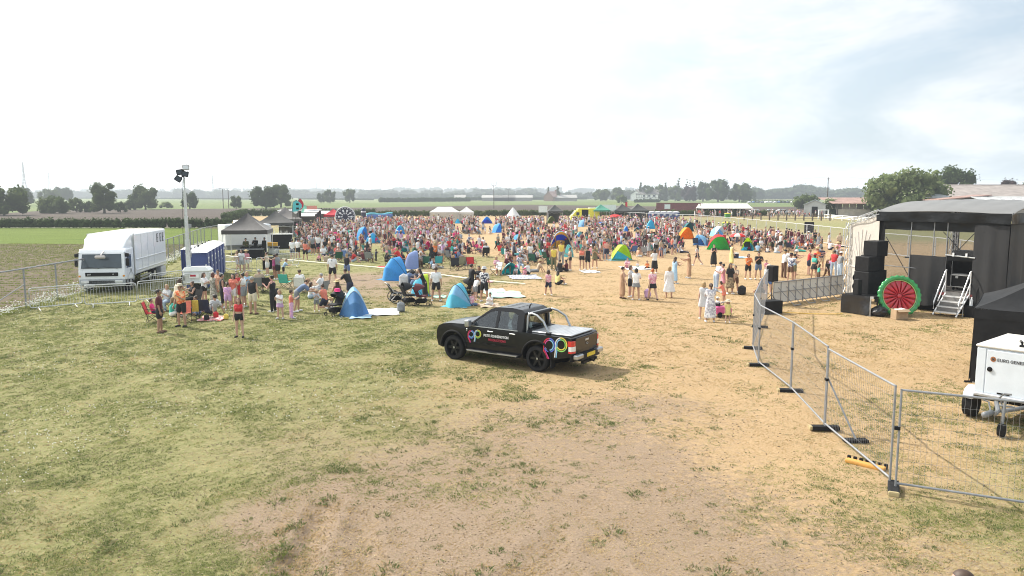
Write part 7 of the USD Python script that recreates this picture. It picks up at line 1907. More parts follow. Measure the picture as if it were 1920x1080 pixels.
def cloth(c):
 if c in PRINTS:
  return print_mat('print_' + c.replace(' ', '_').replace('-', '_'), *PRINTS[c], sc=22)
 return fab(c)
eye_m = mt('eye_dark', (.02, .016, .014), .3); lip_m = mt('lips', (.33, .12, .10), .5)
PEOPLE = []
def person(u, v, face, H, pose, kind, skin, hair, label, wear, hat=None, shoes='white', fine=True, loc=None, zoff=0.0, group=None, extra=None):
 p = np.array(loc, float) if loc is not None else at(u, v)
 t = thing('person', label, 'person', (p[0], p[1], p[2] + zoff + (ground_z(p[0], p[1]) if fine else 0)), face, group, scale=H)
 k = skeleton(pose, kind); child = kind == 'child'
 obj('body', body(pose, kind, fine), skins[skin], t, smooth=60 if fine else 70)
 for what, col in wear:
  nm = {'tshirt': 'top', 'vest': 'top', 'crop': 'top', 'strap': 'top', 'longsleeve': 'top', 'hotpants': 'shorts', 'capri': 'trousers', 'maxi': 'dress', 'midi': 'skirt', 'minidress': 'dress', 'wideskirt': 'skirt'}.get(what, what)
  obj(nm, garment(what, pose, kind, fine), cloth(col), t, smooth=55)
 if shoes and fine:
  for n in 'LR':
   obj('shoe', garment('shoe_' + n, pose, kind, True), cloth(shoes), t, smooth=50)
 if hair:
  st, hc = hair
  F_ = k['hd']
  kk = ('hx', st, pose, kind)
  if kk not in _cache: _cache[kk] = X(hair_mesh(st, child), k['head'], 0, rx=-math.degrees(math.atan2(F_[1], F_[2])) * .9)
  obj('hair', _cache[kk], hairm[hc], t, smooth=50)
 if hat:
  st, hc = hat
  F_ = k['hd']
  obj('hat', X(hat_mesh(st, child), k['head'] + k['hd'] * .012, 0, rx=-math.degrees(math.atan2(F_[1], F_[2])) * .9), {'straw': mt('straw_hat', (.55, .42, .22), .8)}.get(hc) or cloth(hc), t, smooth=40)
 if fine:
  s = 1.22 if child else 1.0
  F_ = nrm(np.array([0, 1.0, 0]) - k['hd'] * k['hd'][1])
  for q in (-1, 1):
   obj('eye', (S(k['head'] + np.array([q * .018 * s, 0, 0]) + k['hd'] * .004 + F_ * .0535 * s, .0052 * s, _ico0), trimesh.creation.icosphere(0).faces), eye_m, t)
  obj('mouth', (S(k['head'] - k['hd'] * .038 * s + F_ * .0515 * s, np.array([.013, .004, .004]) * s, _ico0), trimesh.creation.icosphere(0).faces), lip_m, t)
 if extra:
  for nm, mesh, m in extra(k):
   obj(nm, mesh, m, t)
 PEOPLE.append((t, p))
 return t
# tents, chairs, blankets, prams
def tfab(n, c, tr=.42):
 return mt('tent_' + n, c, .7, 0, (3, .12), bump=(3, .3, .03), trans=tr)
TC = {'blue': tfab('blue', (.12, .31, .58)), 'bright blue': tfab('bright_blue', (.09, .46, .84)), 'light blue': tfab('light_blue', (.34, .64, .86)), 'lavender': tfab('lavender', (.35, .46, .74)), 'lime': tfab('lime', (.66, .82, .08)), 'cyan': tfab('cyan', (.18, .68, .86)), 'aqua': tfab('aqua', (.36, .70, .72)),
  'orange': tfab('orange', (.88, .44, .03)), 'teal': tfab('teal', (.03, .24, .27)), 'turquoise': tfab('turquoise', (.05, .50, .52)), 'green': tfab('green', (.16, .66, .24)), 'red': tfab('red', (.80, .05, .05)), 'yellow': tfab('yellow', (.72, .52, .12)), 'royal': tfab('royal', (.05, .14, .62)), 'khaki': tfab('khaki', (.25, .29, .10)), 'pink': tfab('pink', (.72, .05, .32)), 'white': tfab('white', (.74, .74, .72)), 'grey': tfab('grey', (.4, .42, .44)), 'purple': tfab('purple', (.26, .10, .36)), 'black': tfab('black', (.02, .02, .025), .1)}
TENT_PX = []
def popup(u, v, wpx, hpx, rz, cols, lab, d=.85, cat='pop-up tent', a0=104, mesh_side=False, group=None, ex=1.6):
 p = at(u, v); Y = p[1]; w = wpx * Y / FPX; h = hpx * Y / FPX * 1.02
 TENT_PX.append((u, v, wpx))
 t = thing('popup_tent', lab, cat, p, rz)
 n = len(cols); al = np.linspace(a0, 0, n + 1)
 for k, c in enumerate(cols):
  def fn(a, b, k=k):
   th = np.pi * a; q = np.radians(al[k] + (al[k + 1] - al[k]) * b)
   sag = 1 - .045 * np.sin(np.pi * b)
   c_ = 2 * a - 1; r = 1 - np.abs(c_) ** ex
   return w / 2 * c_, d * w / 2 * r * np.cos(q) * 1.5 * sag, h * r * np.sin(q) * sag + .005
  obj('panel', SHEET(GRID(fn, 18, 5), .006), TC[c], t, smooth=50)
 ribs = []
 for q in np.radians([al[0]] + ([al[n // 2]] if n > 2 else [])):
  ribs.append(T([(w / 2 * x, d * w / 2 * (1 - abs(x) ** ex) * math.cos(q) * 1.5, h * (1 - abs(x) ** ex) * math.sin(q) + .012) for x in np.linspace(-1, 1, 21)], .012, 5))
 obj('pole', J(ribs), black_plastic if cols[0] != 'light blue' else TC['white'], t)
 obj('floor', SHEET(GRID(lambda a, b: (w / 2 * .96 * (2 * a - 1), w * .62 * b - .45 * w * 0 - .12 * w, .012 + 0 * a), 4, 4), .006), TC[cols[-1]], t)
 if mesh_side:
  obj('mesh_window', X(L([(.001, 0), (w * .24, 0)], 20), (-w * .16, -.02, h * .34), 0, rx=70), see_through('tent_mesh', (.62, .60, .55), .75), t)
 return t
popup(664, 590, 56, 52, 195, ['light blue', 'blue', 'blue'], 'nearest big blue pop-up tent with pale ribs beside a pushchair', 1.0, a0=95)
popup(744, 523, 56, 42, 150, ['bright blue', 'bright blue', 'bright blue'], 'bright blue pop-up tent with camping clutter piled before it', .9)
popup(778, 503, 36, 33, 120, ['lavender', 'lavender'], 'lavender-blue shelter standing right behind the bright blue tent', .8)
popup(796, 553, 46, 40, 120, ['lime', 'cyan', 'cyan'], 'lime and cyan pop-up tent behind the dark pushchairs', .8)
popup(860, 573, 54, 43, 160, ['cyan', 'light blue', 'cyan'], 'sky-blue pop-up tent with round mesh window by seated children', .9, mesh_side=True)
popup(1166, 488, 46, 30, 25, ['lime', 'lime', 'cyan'], 'lime green tent with cyan side standing on straw mid-crowd', .9)
popup(1052, 466, 42, 32, 0, ['light blue', 'yellow', 'royal', 'yellow'], 'big domed shelter striped sky blue, yellow and deep blue', .8, ex=2.5)
popup(1066, 482, 22, 24, -40, ['aqua', 'aqua'], 'small aqua half-dome in front of the striped domed shelter', .8)
popup(1287, 448, 34, 22, 20, ['orange', 'orange', 'orange'], 'bright orange pop-up tent right of centre', .9)
popup(1291, 434, 24, 17, 20, ['teal', 'teal'], 'dark teal pop-up tent directly behind the orange one', .9)
popup(1311, 460, 32, 20, -60, ['light blue', 'blue'], 'blue shelter in front and right of the orange tent', .9)
popup(1349, 442, 32, 18, 40, ['white', 'light blue', 'light blue'], 'white and light blue tent behind the red and green shelter', .9)
popup(1347, 468, 44, 28, 0, ['red', 'green', 'green'], 'rounded beach shelter with red hood and green back', .7, a0=120, ex=2.6)
popup(1402, 470, 26, 25, -30, ['lime', 'lime', 'cyan'], 'lime yellow tent beside the red and white parasol', .9)
popup(1220, 429, 19, 17, 10, ['cyan', 'cyan'], 'turquoise-blue tent in front of the far portable toilets', .9)
popup(935, 436, 22, 17, 60, ['bright blue', 'bright blue'], 'tilted bright blue shelter at the very middle of the crowd', .9)
popup(750, 439, 20, 17, 30, ['cyan', 'bright blue'], 'blue shelter near the person in a long red outfit', .9)
popup(682, 450, 26, 25, 60, ['bright blue', 'bright blue'], 'blue pop-up tent right of the turquoise shirt, further left one', .9)
popup(699, 456, 30, 20, 20, ['light blue', 'cyan'], 'light blue pop-up tent overlapping the blue one on its right', .9)
popup(760, 472, 18, 20, 30, ['turquoise', 'turquoise'], 'small turquoise shelter behind the person bending in red', .8)
popup(802, 468, 14, 16, 30, ['pink', 'pink'], 'small hot pink pointed shelter left of the magenta chair', .8)
popup(1034, 419, 19, 14, 20, ['khaki', 'khaki'], 'khaki green tent near the lone dark gazebo at back', .9)
popup(913, 419, 22, 13, 10, ['light blue', 'bright blue', 'royal'], 'blue and navy shelter far back behind the central gap', .8)
popup(858, 419, 11, 9, 10, ['cyan', 'cyan'], 'tiny cyan shelter below the long white marquee', .8)
popup(973, 449, 20, 10, 60, ['bright blue', 'bright blue'], 'low bright blue shelter left of the red folding chair', .8)
popup(1087, 445, 18, 11, 30, ['aqua', 'light blue'], 'pale aqua tent behind the striped domed shelter, to the right', .9)
popup(1093, 425, 16, 13, 70, ['light blue', 'light blue'], 'pale blue tilted shelter far back right of centre', .8)
popup(1009, 435, 8, 9, 30, ['bright blue', 'bright blue'], 'tiny bright blue round shelter behind the striped dome', .8)
popup(1174, 434, 11, 10, 30, ['bright blue', 'bright blue'], 'small blue shelter behind the grey folding lounger', .8)
popup(1195, 434, 15, 9, 0, ['light blue', 'teal'], 'blue hooded low shelter left of the turquoise-blue tent', .8)
popup(958, 514, 40, 22, 10, ['aqua', 'turquoise', 'turquoise'], 'pale aqua dome behind the seated group with striped blanket', .8)
def parasol(u, v, wpx, zt, cols, lab, tilt=0, rz=0):
 p = at(u, v); w = wpx * p[1] / FPX / 2; h = zat(zt, p[1])
 t = thing('parasol', lab, 'parasol', p, rz)
 n = 8
 for k in range(n):
  a0, a1 = 2 * math.pi * k / n, 2 * math.pi * (k + 1) / n
  def fn(a, b):
   th = a0 + (a1 - a0) * a; r = w * np.sin(b * np.pi / 2) * (1 - .05 * np.sin(np.pi * a) * b)
   return r * np.cos(th), r * np.sin(th), h - .42 * w * (1 - np.cos(b * np.pi / 2)) - .01
  obj('panel', X(SHEET(GRID(fn, 4, 6), .005), (0, 0, 0), 0, ry=tilt), TC[cols[k % len(cols)]], t, smooth=40)
 obj('pole', X(T([(0, 0, 0), (0, 0, h + .04)], .016, 6), (0, 0, 0), 0, ry=tilt * .9), alu, t)
 return t
parasol(1383, 461, 31, 437, ['red', 'white'], 'red and white segmented parasol right of the red-hooded shelter')
parasol(855, 486, 17, 464, ['lavender'], 'pale blue parasol over the seated row left of centre')
parasol(838, 486, 18, 468, ['teal', 'blue'], 'teal-blue parasol beside the pale blue one', 10)
parasol(828, 478, 14, 458, ['purple', 'white'], 'small purple parasol behind the magenta chair')
parasol(968, 496, 18, 474, ['teal'], 'dark teal parasol above the pale aqua dome', 14)
parasol(1118, 440, 19, 415, ['royal', 'black'], 'tilted indigo parasol in front of the ambulance', 34)
parasol(1153, 422, 26, 402, ['red'], 'red parasol right of the yellow ambulance')
def chair(u, v, rz, col, lab, group=None, loc=None, low=False, name='camp_chair'):
 p = np.array(loc, float) if loc is not None else at(u, v)
 m = cloth(col) if isinstance(col, str) else col
 t = thing(name, lab, 'camp chair', p, rz, group)
 key = ('chair', low)
 if key not in _cache:
  z = .22 if low else .40
  seat = SHEET(GRID(lambda a, b: (.27 * (2 * a - 1), .26 - .50 * b, z + .03 * (2 * a - 1) ** 2 - .05 * b), 6, 5), .012)
  back = SHEET(GRID(lambda a, b: (.28 * (2 * a - 1), -.24 - .16 * b, z - .05 + .52 * b - .0 * a + .0), 6, 5), .012)
  r = .011
  fr = J(*[T([(s * .29, -.24, 0), (s * .29, .27, z)], r, 5) for s in (-1, 1)], *[T([(s * .29, .27, 0), (s * .29, -.22, z + .0), (s * .29, -.40, z + .50)], r, 5) for s in (-1, 1)], T([(-.29, .27, 0), (.29, .25, z)], r, 5), T([(.29, .27, 0), (-.29, .25, z)], r, 5), T([(-.29, -.24, 0), (.29, -.22, z)], r, 5), T([(.29, -.24, 0), (-.29, -.22, z)], r, 5))
  arm = J(*[RB((s * .31, .0, z + .21), (.06, .46, .02), .008) for s in (-1, 1)], *[T([(s * .30, .20, z), (s * .30, .20, z + .21)], r, 5) for s in (-1, 1)])
  _cache[key] = (seat, back, fr, arm)
 s_, b_, f_, a_ = _cache[key]
 obj('seat', s_, m, t, smooth=40); obj('backrest', b_, m, t, smooth=40); obj('frame', f_, black_plastic, t); obj('armrest', a_, black_plastic, t)
 return t
CH = [(288, 604, -75, 'red', 'red camp chair with a small person in pink sitting in it'), (312, 583, 170, 'grey', 'grey camp chair at the left end of the group by the barriers'),
  (362, 578, 150, 'black', 'black camp chair under the leaning person in a black vest'), (346, 604, 200, 'coral', 'coral red lounger chair behind the person in orange floral shirt'), (361, 598, 20, 'yellow', 'lime yellow folding chair behind the orange floral shirt'),
  (383, 596, 10, 'navy', 'navy camp chair standing empty below the person in white top'), (487, 548, 20, 'grey', 'dark grey camp chair right behind the black vest and cream shorts'), (504, 548, 10, 'black', 'charcoal empty camp chair behind the person in black jumpsuit'),
  (536, 541, -10, 'turquoise', 'turquoise patterned camp chair behind the small lilac skirt person'), (563, 548, 5, 'white', 'white framed chair under the curly-haired person in white'), (602, 556, 70, 'grey', 'grey chair under the seated person with a pale blanket'),
  (884, 505, 200, 'red', 'red camp chair at the right end of the seated row'), (818, 478, 185, 'hot pink', 'magenta camp chair behind the person in orange top'), (1028, 454, 180, 'red', 'bright red folding chair right of the low blue shelter'),
  (1000, 498, 200, 'dark green', 'empty dark green lounger chair right of the seated group'), (1034, 506, 190, 'dark green', 'empty dark green chair in front of the two yellow vests'), (973, 472, 185, 'dark green', 'dark green chair back near the teal parasol'),
  (852, 507, 175, 'black', 'black camp chair, back to camera, in the seated row'), (865, 505, 170, 'khaki', 'khaki camp chair left of the red camp chair'), (800, 503, 180, 'dark green', 'dark green camp chair behind the lavender shelter'), (822, 503, 178, 'teal', 'teal camp chair with its back to the camera beside the seated row'), (848, 488, 180, 'navy', 'navy chair back under the teal-blue parasol'),
  (1196, 462, 185, 'grey', 'grey-blue folding lounger among the dense crowd'), (1402, 470, 180, 'navy', 'navy blue chair in front of the lime yellow tent'), (911, 482, 10, 'black', 'black chair under the lone person in white near the gap'), (634, 492, 30, 'dark green', 'dark green chair under the shirtless sunbather'), (1472, 462, 190, 'khaki', 'khaki chair near the base of the black screen'), (1488, 466, 175, 'blue', 'blue chair below the black screen'),
  (930, 516, 140, 'white', 'white framed lounger with a person in orange trousers'), (1016, 473, 185, 'green', 'bright green chair back left of the striped dome'), (1305, 462, 180, 'navy', 'navy chair back right below the orange tent')]
for c in CH:
 chair(*c)
def blanket(u, v, wpx, hpx, col, lab, rz=8, things_=None, cat='blanket'):
 p = at(u, v); Y = p[1]; w = wpx * Y / FPX; d = max(at(u, v - hpx / 2)[1] - at(u, v + hpx / 2)[1], .8); d = min(d, w * 1.3)
 g = np.random.default_rng(int(u * 7 + v)); ph = g.random(4) * 6
 t = thing('blanket', lab, cat, (p[0], p[1], ground_z(p[0], p[1]) + .02), rz)
 edge = lambda a, b: 1 + .06 * np.sin(a * 11 + ph[0]) + .05 * np.sin(b * 9 + ph[1])
 obj('cloth', SHEET(GRID(lambda a, b: ((a - .5) * w * edge(a, b), (b - .5) * d * edge(b, a), .025 + .022 * np.sin(a * 13 + ph[2]) * np.sin(b * 9 + ph[3])), 18, 12), .012), cloth(col) if isinstance(col, str) else col, t, smooth=True)
 return t
BL = [(717, 586, 62, 12, 'white', 'white blanket spread right of the nearest blue tent'), (676, 596, 40, 6, 'light blue', 'blue towel edge sticking out in front of the nearest blue tent'), (944, 553, 66, 12, 'mint', 'mint green blanket behind the pickup truck roof'), (926, 546, 40, 9, 'pale grey', 'white patterned blanket above the mint green one'),
  (824, 557, 26, 8, 'mint', 'mint towel on the grass beside the person in white tee'), (984, 520, 56, 8, 'navy striped', 'blue and white striped blanket under the seated group'), (718, 501, 20, 6, 'red', 'bright red mat at the left of the bright blue tent'), (737, 467, 36, 6, 'hot pink', 'long pink mat behind the person bending in red'),
  (1106, 510, 32, 7, 'white', 'white blanket in front of the three standing friends'), (1192, 503, 50, 6, 'white', 'white picnic blanket with small children behind the friends'), (1390, 483, 22, 5, 'light blue', 'light blue towel beside a navy cool box'), (912, 529, 22, 6, 'pink', 'pink and white mat right of the bucket hat'), (655, 553, 30, 7, 'white', 'white mat behind the pushchair'), (398, 598, 44, 9, 'red striped', 'striped rug piled with bags below the group at left'), (918, 574, 36, 7, 'beige', 'beige rug under the seated small persons by the pickup')]
for b in BL:
 blanket(*b)
def pram(u, v, rz, col, lab, scale=1.0, big=False):
 p = at(u, v)
 t = thing('wheelchair' if big else 'pushchair', lab, 'wheelchair' if big else 'pushchair', (p[0], p[1], ground_z(p[0], p[1])), rz, scale=scale)
 m = cloth(col)
 r = .014
 if big:
  for s in (-1, 1):
   w = obj('wheel', J(X(T([(.29 * math.cos(a), .29 * math.sin(a), 0) for a in np.linspace(0, 6.283, 28)], .022, 6, False), (s * .32, -.05, .31), 0, ry=90), *[T([(s * .32, -.05, .31), (s * .32, -.05 + .28 * math.cos(a), .31 + .28 * math.sin(a))], .004, 3) for a in np.arange(0, 6.28, .52)]), rubber, t); obj('push_rim', X(T([(.27 * math.cos(a), .27 * math.sin(a), 0) for a in np.linspace(0, 6.283, 24)], .01, 5, False), (s * .37, -.05, .31), 0, ry=90), alu, w)
   obj('castor', T([(s * .24 - .02, .45, .09), (s * .24 + .02, .45, .09)], .09, 12), rubber, t)
 else:
  for s in (-1, 1):
   obj('wheel', J(X(T([(.12 * math.cos(a), .12 * math.sin(a), 0) for a in np.linspace(0, 6.283, 18)], .02, 5, False), (s * .28, -.30, .14), 0, ry=90), T([(s * .28, -.41, .14), (s * .28, -.19, .14)], .008, 4), T([(s * .28, -.30, .03), (s * .28, -.30, .25)], .008, 4)), rubber, t)
   obj('wheel', J(X(T([(.08 * math.cos(a), .08 * math.sin(a), 0) for a in np.linspace(0, 6.283, 16)], .018, 5, False), (s * .22, .42, .10), 0, ry=90), T([(s * .22, .34, .10), (s * .22, .50, .10)], .008, 4)), rubber, t)
 obj('frame', J(*[T([(s * .27, .42, .12), (s * .27, .0, .48), (s * .27, -.48, 1.02)], r, 6) for s in (-1, 1)], *[T([(s * .27, -.30, .14), (s * .27, .10, .55)], r, 6) for s in (-1, 1)], T([(-.27, -.48, 1.02), (.27, -.48, 1.02)], .02, 6)), alu if big else black_plastic, t)
 obj('seat', J(RB((0, .08, .50), (.46, .46, .07), .02), X(RB((0, 0, .26), (.46, .07, .58), .02), (0, -.16, .48), 0, rx=24)), m, t)
 obj('basket', RB((0, .02, .25), (.44, .52, .2), .05), black_cloth, t)
 if not big:
  obj('hood', SHEET(GRID(lambda a, b: (.26 * np.cos(np.pi * a), -.30 + .50 * b * np.sin(np.pi * a) ** .4, .72 + .42 * np.sin(np.pi * a) ** .7 * (1 - .35 * b ** 2)), 12, 6), .012), m, t, smooth=50)
 else:
  obj('footrest', J(T([(-.18, .3, .45), (-.18, .58, .12)], r, 5), T([(.18, .3, .45), (.18, .58, .12)], r, 5), B((0, .60, .11), (.42, .14, .015))), alu, t)
 return t
pram(630, 591, 150, 'black', 'black pushchair with a pink cap on its hood beside the nearest blue tent', 1.0)
hatp = at(630, 591); t = thing('cap', 'hot pink sun cap resting on the hood of the black pushchair', 'cap', (hatp[0] + .10, hatp[1] - .05, 1.10 + ground_z(hatp[0], hatp[1])), 200, scale=2.3)
obj('crown', (hat_mesh('cap')[0] * 1.0 - [0, 0, .02], hat_mesh('cap')[1]), cloth('hot pink'), t, smooth=40); obj('button', (S((0, 0, .066), .004, _ico0), trimesh.creation.icosphere(0).faces), cloth('hot pink'), t)
pram(742, 568, -70, 'black', 'black wheelchair standing left of the dark pushchairs', 1.0, True)
pram(766, 572, -60, 'black', 'dark pushchair with its hood up in front of the lime tent', 1.0)
pram(790, 573, -100, 'maroon', 'maroon and black pushchair right of the dark one', .95)
pram(875, 556, 60, 'black', 'small black pushchair behind the sky-blue tent', .9)
def bag(u, v, s, col, lab, name='rucksack', rz=10):
 p = at(u, v); t = thing(name, lab, {'rucksack': 'rucksack', 'bag': 'bag', 'cool_box': 'cool box'}[name], (p[0], p[1], ground_z(p[0], p[1])), rz, scale=s)
 m = cloth(col)
 if name == 'cool_box':
  obj('body', RB((0, 0, .2), (.55, .36, .4), .03), m, t); obj('lid', RB((0, 0, .42), (.57, .38, .07), .02), white_plain, t); obj('handle', T([(-.28, 0, .3), (-.2, 0, .52), (.2, 0, .52), (.28, 0, .3)], .012, 5), black_plastic, t)
 else:
  obj('body', HULL(*[S((x, y, z), .07, _ico1) for x in (-.11, .11) for y in (-.05, .06) for z in (.07, .34)], S((0, 0, .42), .06)), m, t, smooth=50)
  obj('pocket', RB((0, -.13, .16), (.22, .06, .2), .02), m, t); obj('strap', T([(-.06, .1, .42), (-.10, .17, .3), (-.1, .1, .1)], .014, 5), black_plastic, t); obj('strap', T([(.06, .1, .42), (.10, .17, .3), (.1, .1, .1)], .014, 5), black_plastic, t)
bag(752, 585, 1.0, 'grey', 'grey rucksack standing at the right end of the white blanket')
bag(1391, 552, 1.1, 'black', 'small black bag lying alone on the straw at right', 'bag')
bag(1378, 484, 1.0, 'navy', 'navy cool box on the straw beside the light blue towel', 'cool_box')
bag(612, 492, 1.2, 'beige', 'beige bag among the chairs below the queue', 'bag'); bag(1214, 558, 1.0, 'lilac', 'lilac grey bag on the straw behind the ginger-haired person', 'bag', 60)
bag(520, 556, 1.0, 'black', 'black bag under the empty camp chairs at left', 'bag'); bag(405, 596, .6, 'red', 'red bag on the striped rug', 'bag'); bag(388, 601, .6, 'black', 'black bag on the left end of the striped rug', 'bag'); bag(424, 599, .55, 'yellow', 'lime yellow bag at the right end of the striped rug', 'bag')
for k, (u, v, c) in enumerate(((757, 535, 'pale grey'), (768, 533, 'denim'), (779, 534, 'navy'), (790, 531, 'pale grey'), (772, 525, 'black'), (784, 524, 'beige'))):
 bag(u, v, 1.5, c, '%s bag in the camping pile before the bright blue tent' % ['leftmost pale grey', 'denim blue', 'navy', 'right-hand pale grey', 'rear black', 'rear beige'][k], 'bag', 30 * k)
p = at(1350, 593); t = thing('toy_car', 'pink ride-on toy car beside the child in yellow dress', 'toy car', p, 30)
pk_m = mt('toy_pink', (.62, .10, .26), .35)
obj('body', HULL(*[S((x, y, z), .06, _ico1) for x, z in ((-.40, .2), (-.40, .42), (.15, .42), (.42, .34), (.44, .2)) for y in (-.2, .2)]), pk_m, t, smooth=50)
obj('seat', RB((-.2, 0, .52), (.1, .34, .24), .03), black_plastic, t); obj('push_handle', T([(-.45, 0, .3), (-.62, 0, .85)], .016, 6), white_plain, t); obj('steering_wheel', X(T([(.09 * math.cos(a), .09 * math.sin(a), 0) for a in np.linspace(0, 6.283, 14)], .014, 5, False), (.1, 0, .55), 0, ry=-40), black_plastic, t)
for x in (-.28, .28):
 for y in (-.26, .26):
  obj('wheel', T([(x, y - .04, .12), (x, y + .04, .12)], .12, 14), rubber, t)
# the people nearest the camera
def PP(*a, **k): return person(*a, **k)
sb, cb, lb = ('short', 'brown'), ('short', 'dark'), ('long', 'brown')
def hold_cup(k): return [('drink', T([k['wriR'] + k['fdR'] * .05 + [0, 0, -.03], k['wriR'] + k['fdR'] * .05 + [0, 0, .045]], .018, 8), mt('cup_clear', (.6, .55, .4), .3))]
def backprint(k):
 b = nrm(np.cross(np.array([1.0, 0, 0]), k['up'])); c = k['chest'] + k['up'] * .03
 return [('shirt_print', tm(HULL(*[S(c + [x, -.072, z], .004, _ico0) for x, z in ((-.022, 0), (.022, 0), (0, .02), (-.012, .018), (.012, .018))])), mt('ink_dark', (.05, .05, .055), .5))]
PP(301, 624, -75, 1.74, 'stand', 'm', 2, cb, 'person in maroon tee and black shorts standing left of the orange floral shirt', [('tshirt', 'maroon'), ('shorts', 'black')], shoes='brown')
PP(342, 613, 165, 1.78, 'phone', 'm', 1, sb, 'person in orange floral shirt, black shorts and pale cap near the barriers', [('tshirt', 'orange floral'), ('shorts', 'black')], ('cap', 'cream'), 'black')
PP(450, 633, 182, 1.52, 'stand', 'f', 0, ('long', 'auburn'), 'small person in red crop top and black shorts walking nearest the camera', [('crop', 'red'), ('hotpants', 'black')], None, 'black')
PP(289, 603, -75, 1.25, 'chair', 'child', 0, ('short', 'brown'), 'small person in hot pink top sitting in the red camp chair', [('tshirt', 'hot pink'), ('shorts', 'navy')], None, 'white', zoff=.06)
PP(314, 582, 165, 1.65, 'chair2', 'f', 0, ('bob', 'blonde'), 'seated blonde person in pale top with hand raised, left of group', [('tshirt', 'pale grey'), ('trousers', 'pale denim')])
PP(332, 587, -20, 1.62, 'stoop', 'f', 1, ('long', 'brown'), 'long-haired person in pale dress stooping behind the orange floral shirt', [('dress', 'cream')])
PP(361, 577, 150, 1.7, 'chair2', 'f', 1, ('bun', 'brown'), 'person in black vest leaning forward on a chair by the barrier', [('vest', 'black'), ('trousers', 'black')])
PP(384, 572, -100, 1.62, 'hold', 'f', 0, ('longwavy', 'brown'), 'person with long brown hair, white top and tiny black shorts', [('tshirt', 'white'), ('hotpants', 'black')])
PP(402, 576, -30, 1.68, 'stand', 'f', 1, ('bob', 'auburn'), 'auburn-haired person in long grey floral dress', [('maxi', 'grey floral')])
PP(411, 566, 170, 1.66, 'crossed', 'f', 1, ('bun', 'dark'), 'person in pale top hidden behind the grey floral dress', [('vest', 'peach'), ('shorts', 'beige')])
PP(418, 578, -60, 1.66, 'stand', 'f', 1, ('short', 'dark'), 'person in tight black vest and black leggings beside the lilac outfit', [('vest', 'black'), ('capri', 'black')])
PP(428, 583, 10, 1.38, 'stand', 'child', 0, ('pony', 'brown'), 'small person in lilac tie-dye top and lilac shorts, dark ponytail', [('tshirt', 'lilac tie-dye'), ('shorts', 'lilac')])
PP(446, 574, -120, 1.65, 'hold', 'f', 0, ('bun', 'dark'), 'person in plain red dress facing the white crop top', [('dress', 'red')])
PP(458, 577, 85, 1.68, 'hold', 'f', 1, ('bun', 'dark'), 'person in white crop top and grey shorts with hair tied up', [('crop', 'white'), ('shorts', 'grey')])
PP(475, 590, -10, 1.74, 'stand', 'm', 1, ('short', 'grey'), 'grey-haired person in black vest and cream shorts, back to camera', [('vest', 'black'), ('shorts', 'cream')], shoes='brown')
PP(513, 586, 75, 1.7, 'phone', 'f', 4, ('curly', 'dark'), 'dark-haired person in black strapless jumpsuit beside the lilac skirt', [('strap', 'black'), ('trousers', 'black')])
PP(526, 599, 170, 1.32, 'hold', 'child', 0, ('bob', 'blonde'), 'small blonde person in white tee and lilac skirt holding something up', [('tshirt', 'white'), ('skirt', 'lilac')])
PP(547, 598, -60, 1.28, 'hold', 'child', 0, ('bun', 'brown'), 'small person in coral top and purple patterned trousers', [('vest', 'coral'), ('trousers', 'lilac tie-dye')])
PP(557, 585, -70, 1.76, 'bend', 'm', 1, ('short', 'brown'), 'person in navy tee and grey shorts bending down to the right', [('tshirt', 'denim'), ('shorts', 'grey')], ('cap', 'tan'))
PP(594, 584, -160, 1.05, 'hold', 'child', 0, ('short', 'blonde'), 'toddler-sized person in pale tee and grey shorts facing the pushchair', [('tshirt', 'pale grey'), ('shorts', 'grey')], ('cap', 'beige'))
PP(563, 547, 10, 1.72, 'chair', 'm', 1, ('curly', 'brown'), 'curly-haired person in white tee seated with back to camera', [('tshirt', 'white'), ('shorts', 'light blue')])
PP(602, 555, 75, 1.68, 'chair2', 'f', 0, ('short', 'grey'), 'seated grey-haired person with pale blanket over the knees', [('tshirt', 'white'), ('wideskirt', 'pale grey')])
PP(610, 580, 60, 1.66, 'kneel', 'f', 0, ('bun', 'brown'), 'person in coral vest kneeling and reaching towards the toddler', [('vest', 'coral'), ('shorts', 'navy')])
PP(633, 572, 30, 1.68, 'chair2', 'f', 1, ('long', 'brown'), 'long-haired person in wide straw hat behind the pushchair', [('vest', 'brown'), ('shorts', 'beige')], ('straw', 'straw'))
PP(621, 577, 150, 1.0, 'ground', 'child', 0, ('short', 'blonde'), 'child-sized person in cream sun hat seated by the pushchair', [('tshirt', 'cream'), ('shorts', 'peach')], ('straw', 'straw'))
PP(657, 566, 65, 1.76, 'stoop', 'm', 1, ('short', 'dark'), 'person in black tee stooping behind the nearest blue tent', [('tshirt', 'black'), ('shorts', 'navy')])
PP(624, 532, 2, 1.84, 'wide', 'm', 1, ('short', 'dark'), 'person in white tee with small back print and black shorts walking away', [('tshirt', 'white'), ('shorts', 'black')], None, 'grey', extra=backprint)
PP(651, 524, -15, 1.66, 'hold', 'f', 1, ('bun', 'blonde'), 'blonde person in black vest and denim shorts carrying a baby', [('vest', 'black'), ('shorts', 'denim')])
bp = at(651, 524); PP(0, 0, 150, .72, 'ground', 'child', 0, ('short', 'fair'), 'baby in pale pink carried on the shoulder of the black vest', [('tshirt', 'pink'), ('shorts', 'white')], None, None, loc=(bp[0] + .16, bp[1] + .26, 1.08), fine=True)
PP(502, 517, 80, 1.6, 'phone', 'f', 0, ('bun', 'brown'), 'person in pale sleeveless top and white shorts left of the hugging pair', [('vest', 'cream'), ('shorts', 'white')])
PP(515, 524, -60, 1.62, 'reach', 'f', 2, ('curly', 'dark'), 'person in magenta top and maroon skirt hugging the grey vest', [('tshirt', 'magenta'), ('skirt', 'maroon')])
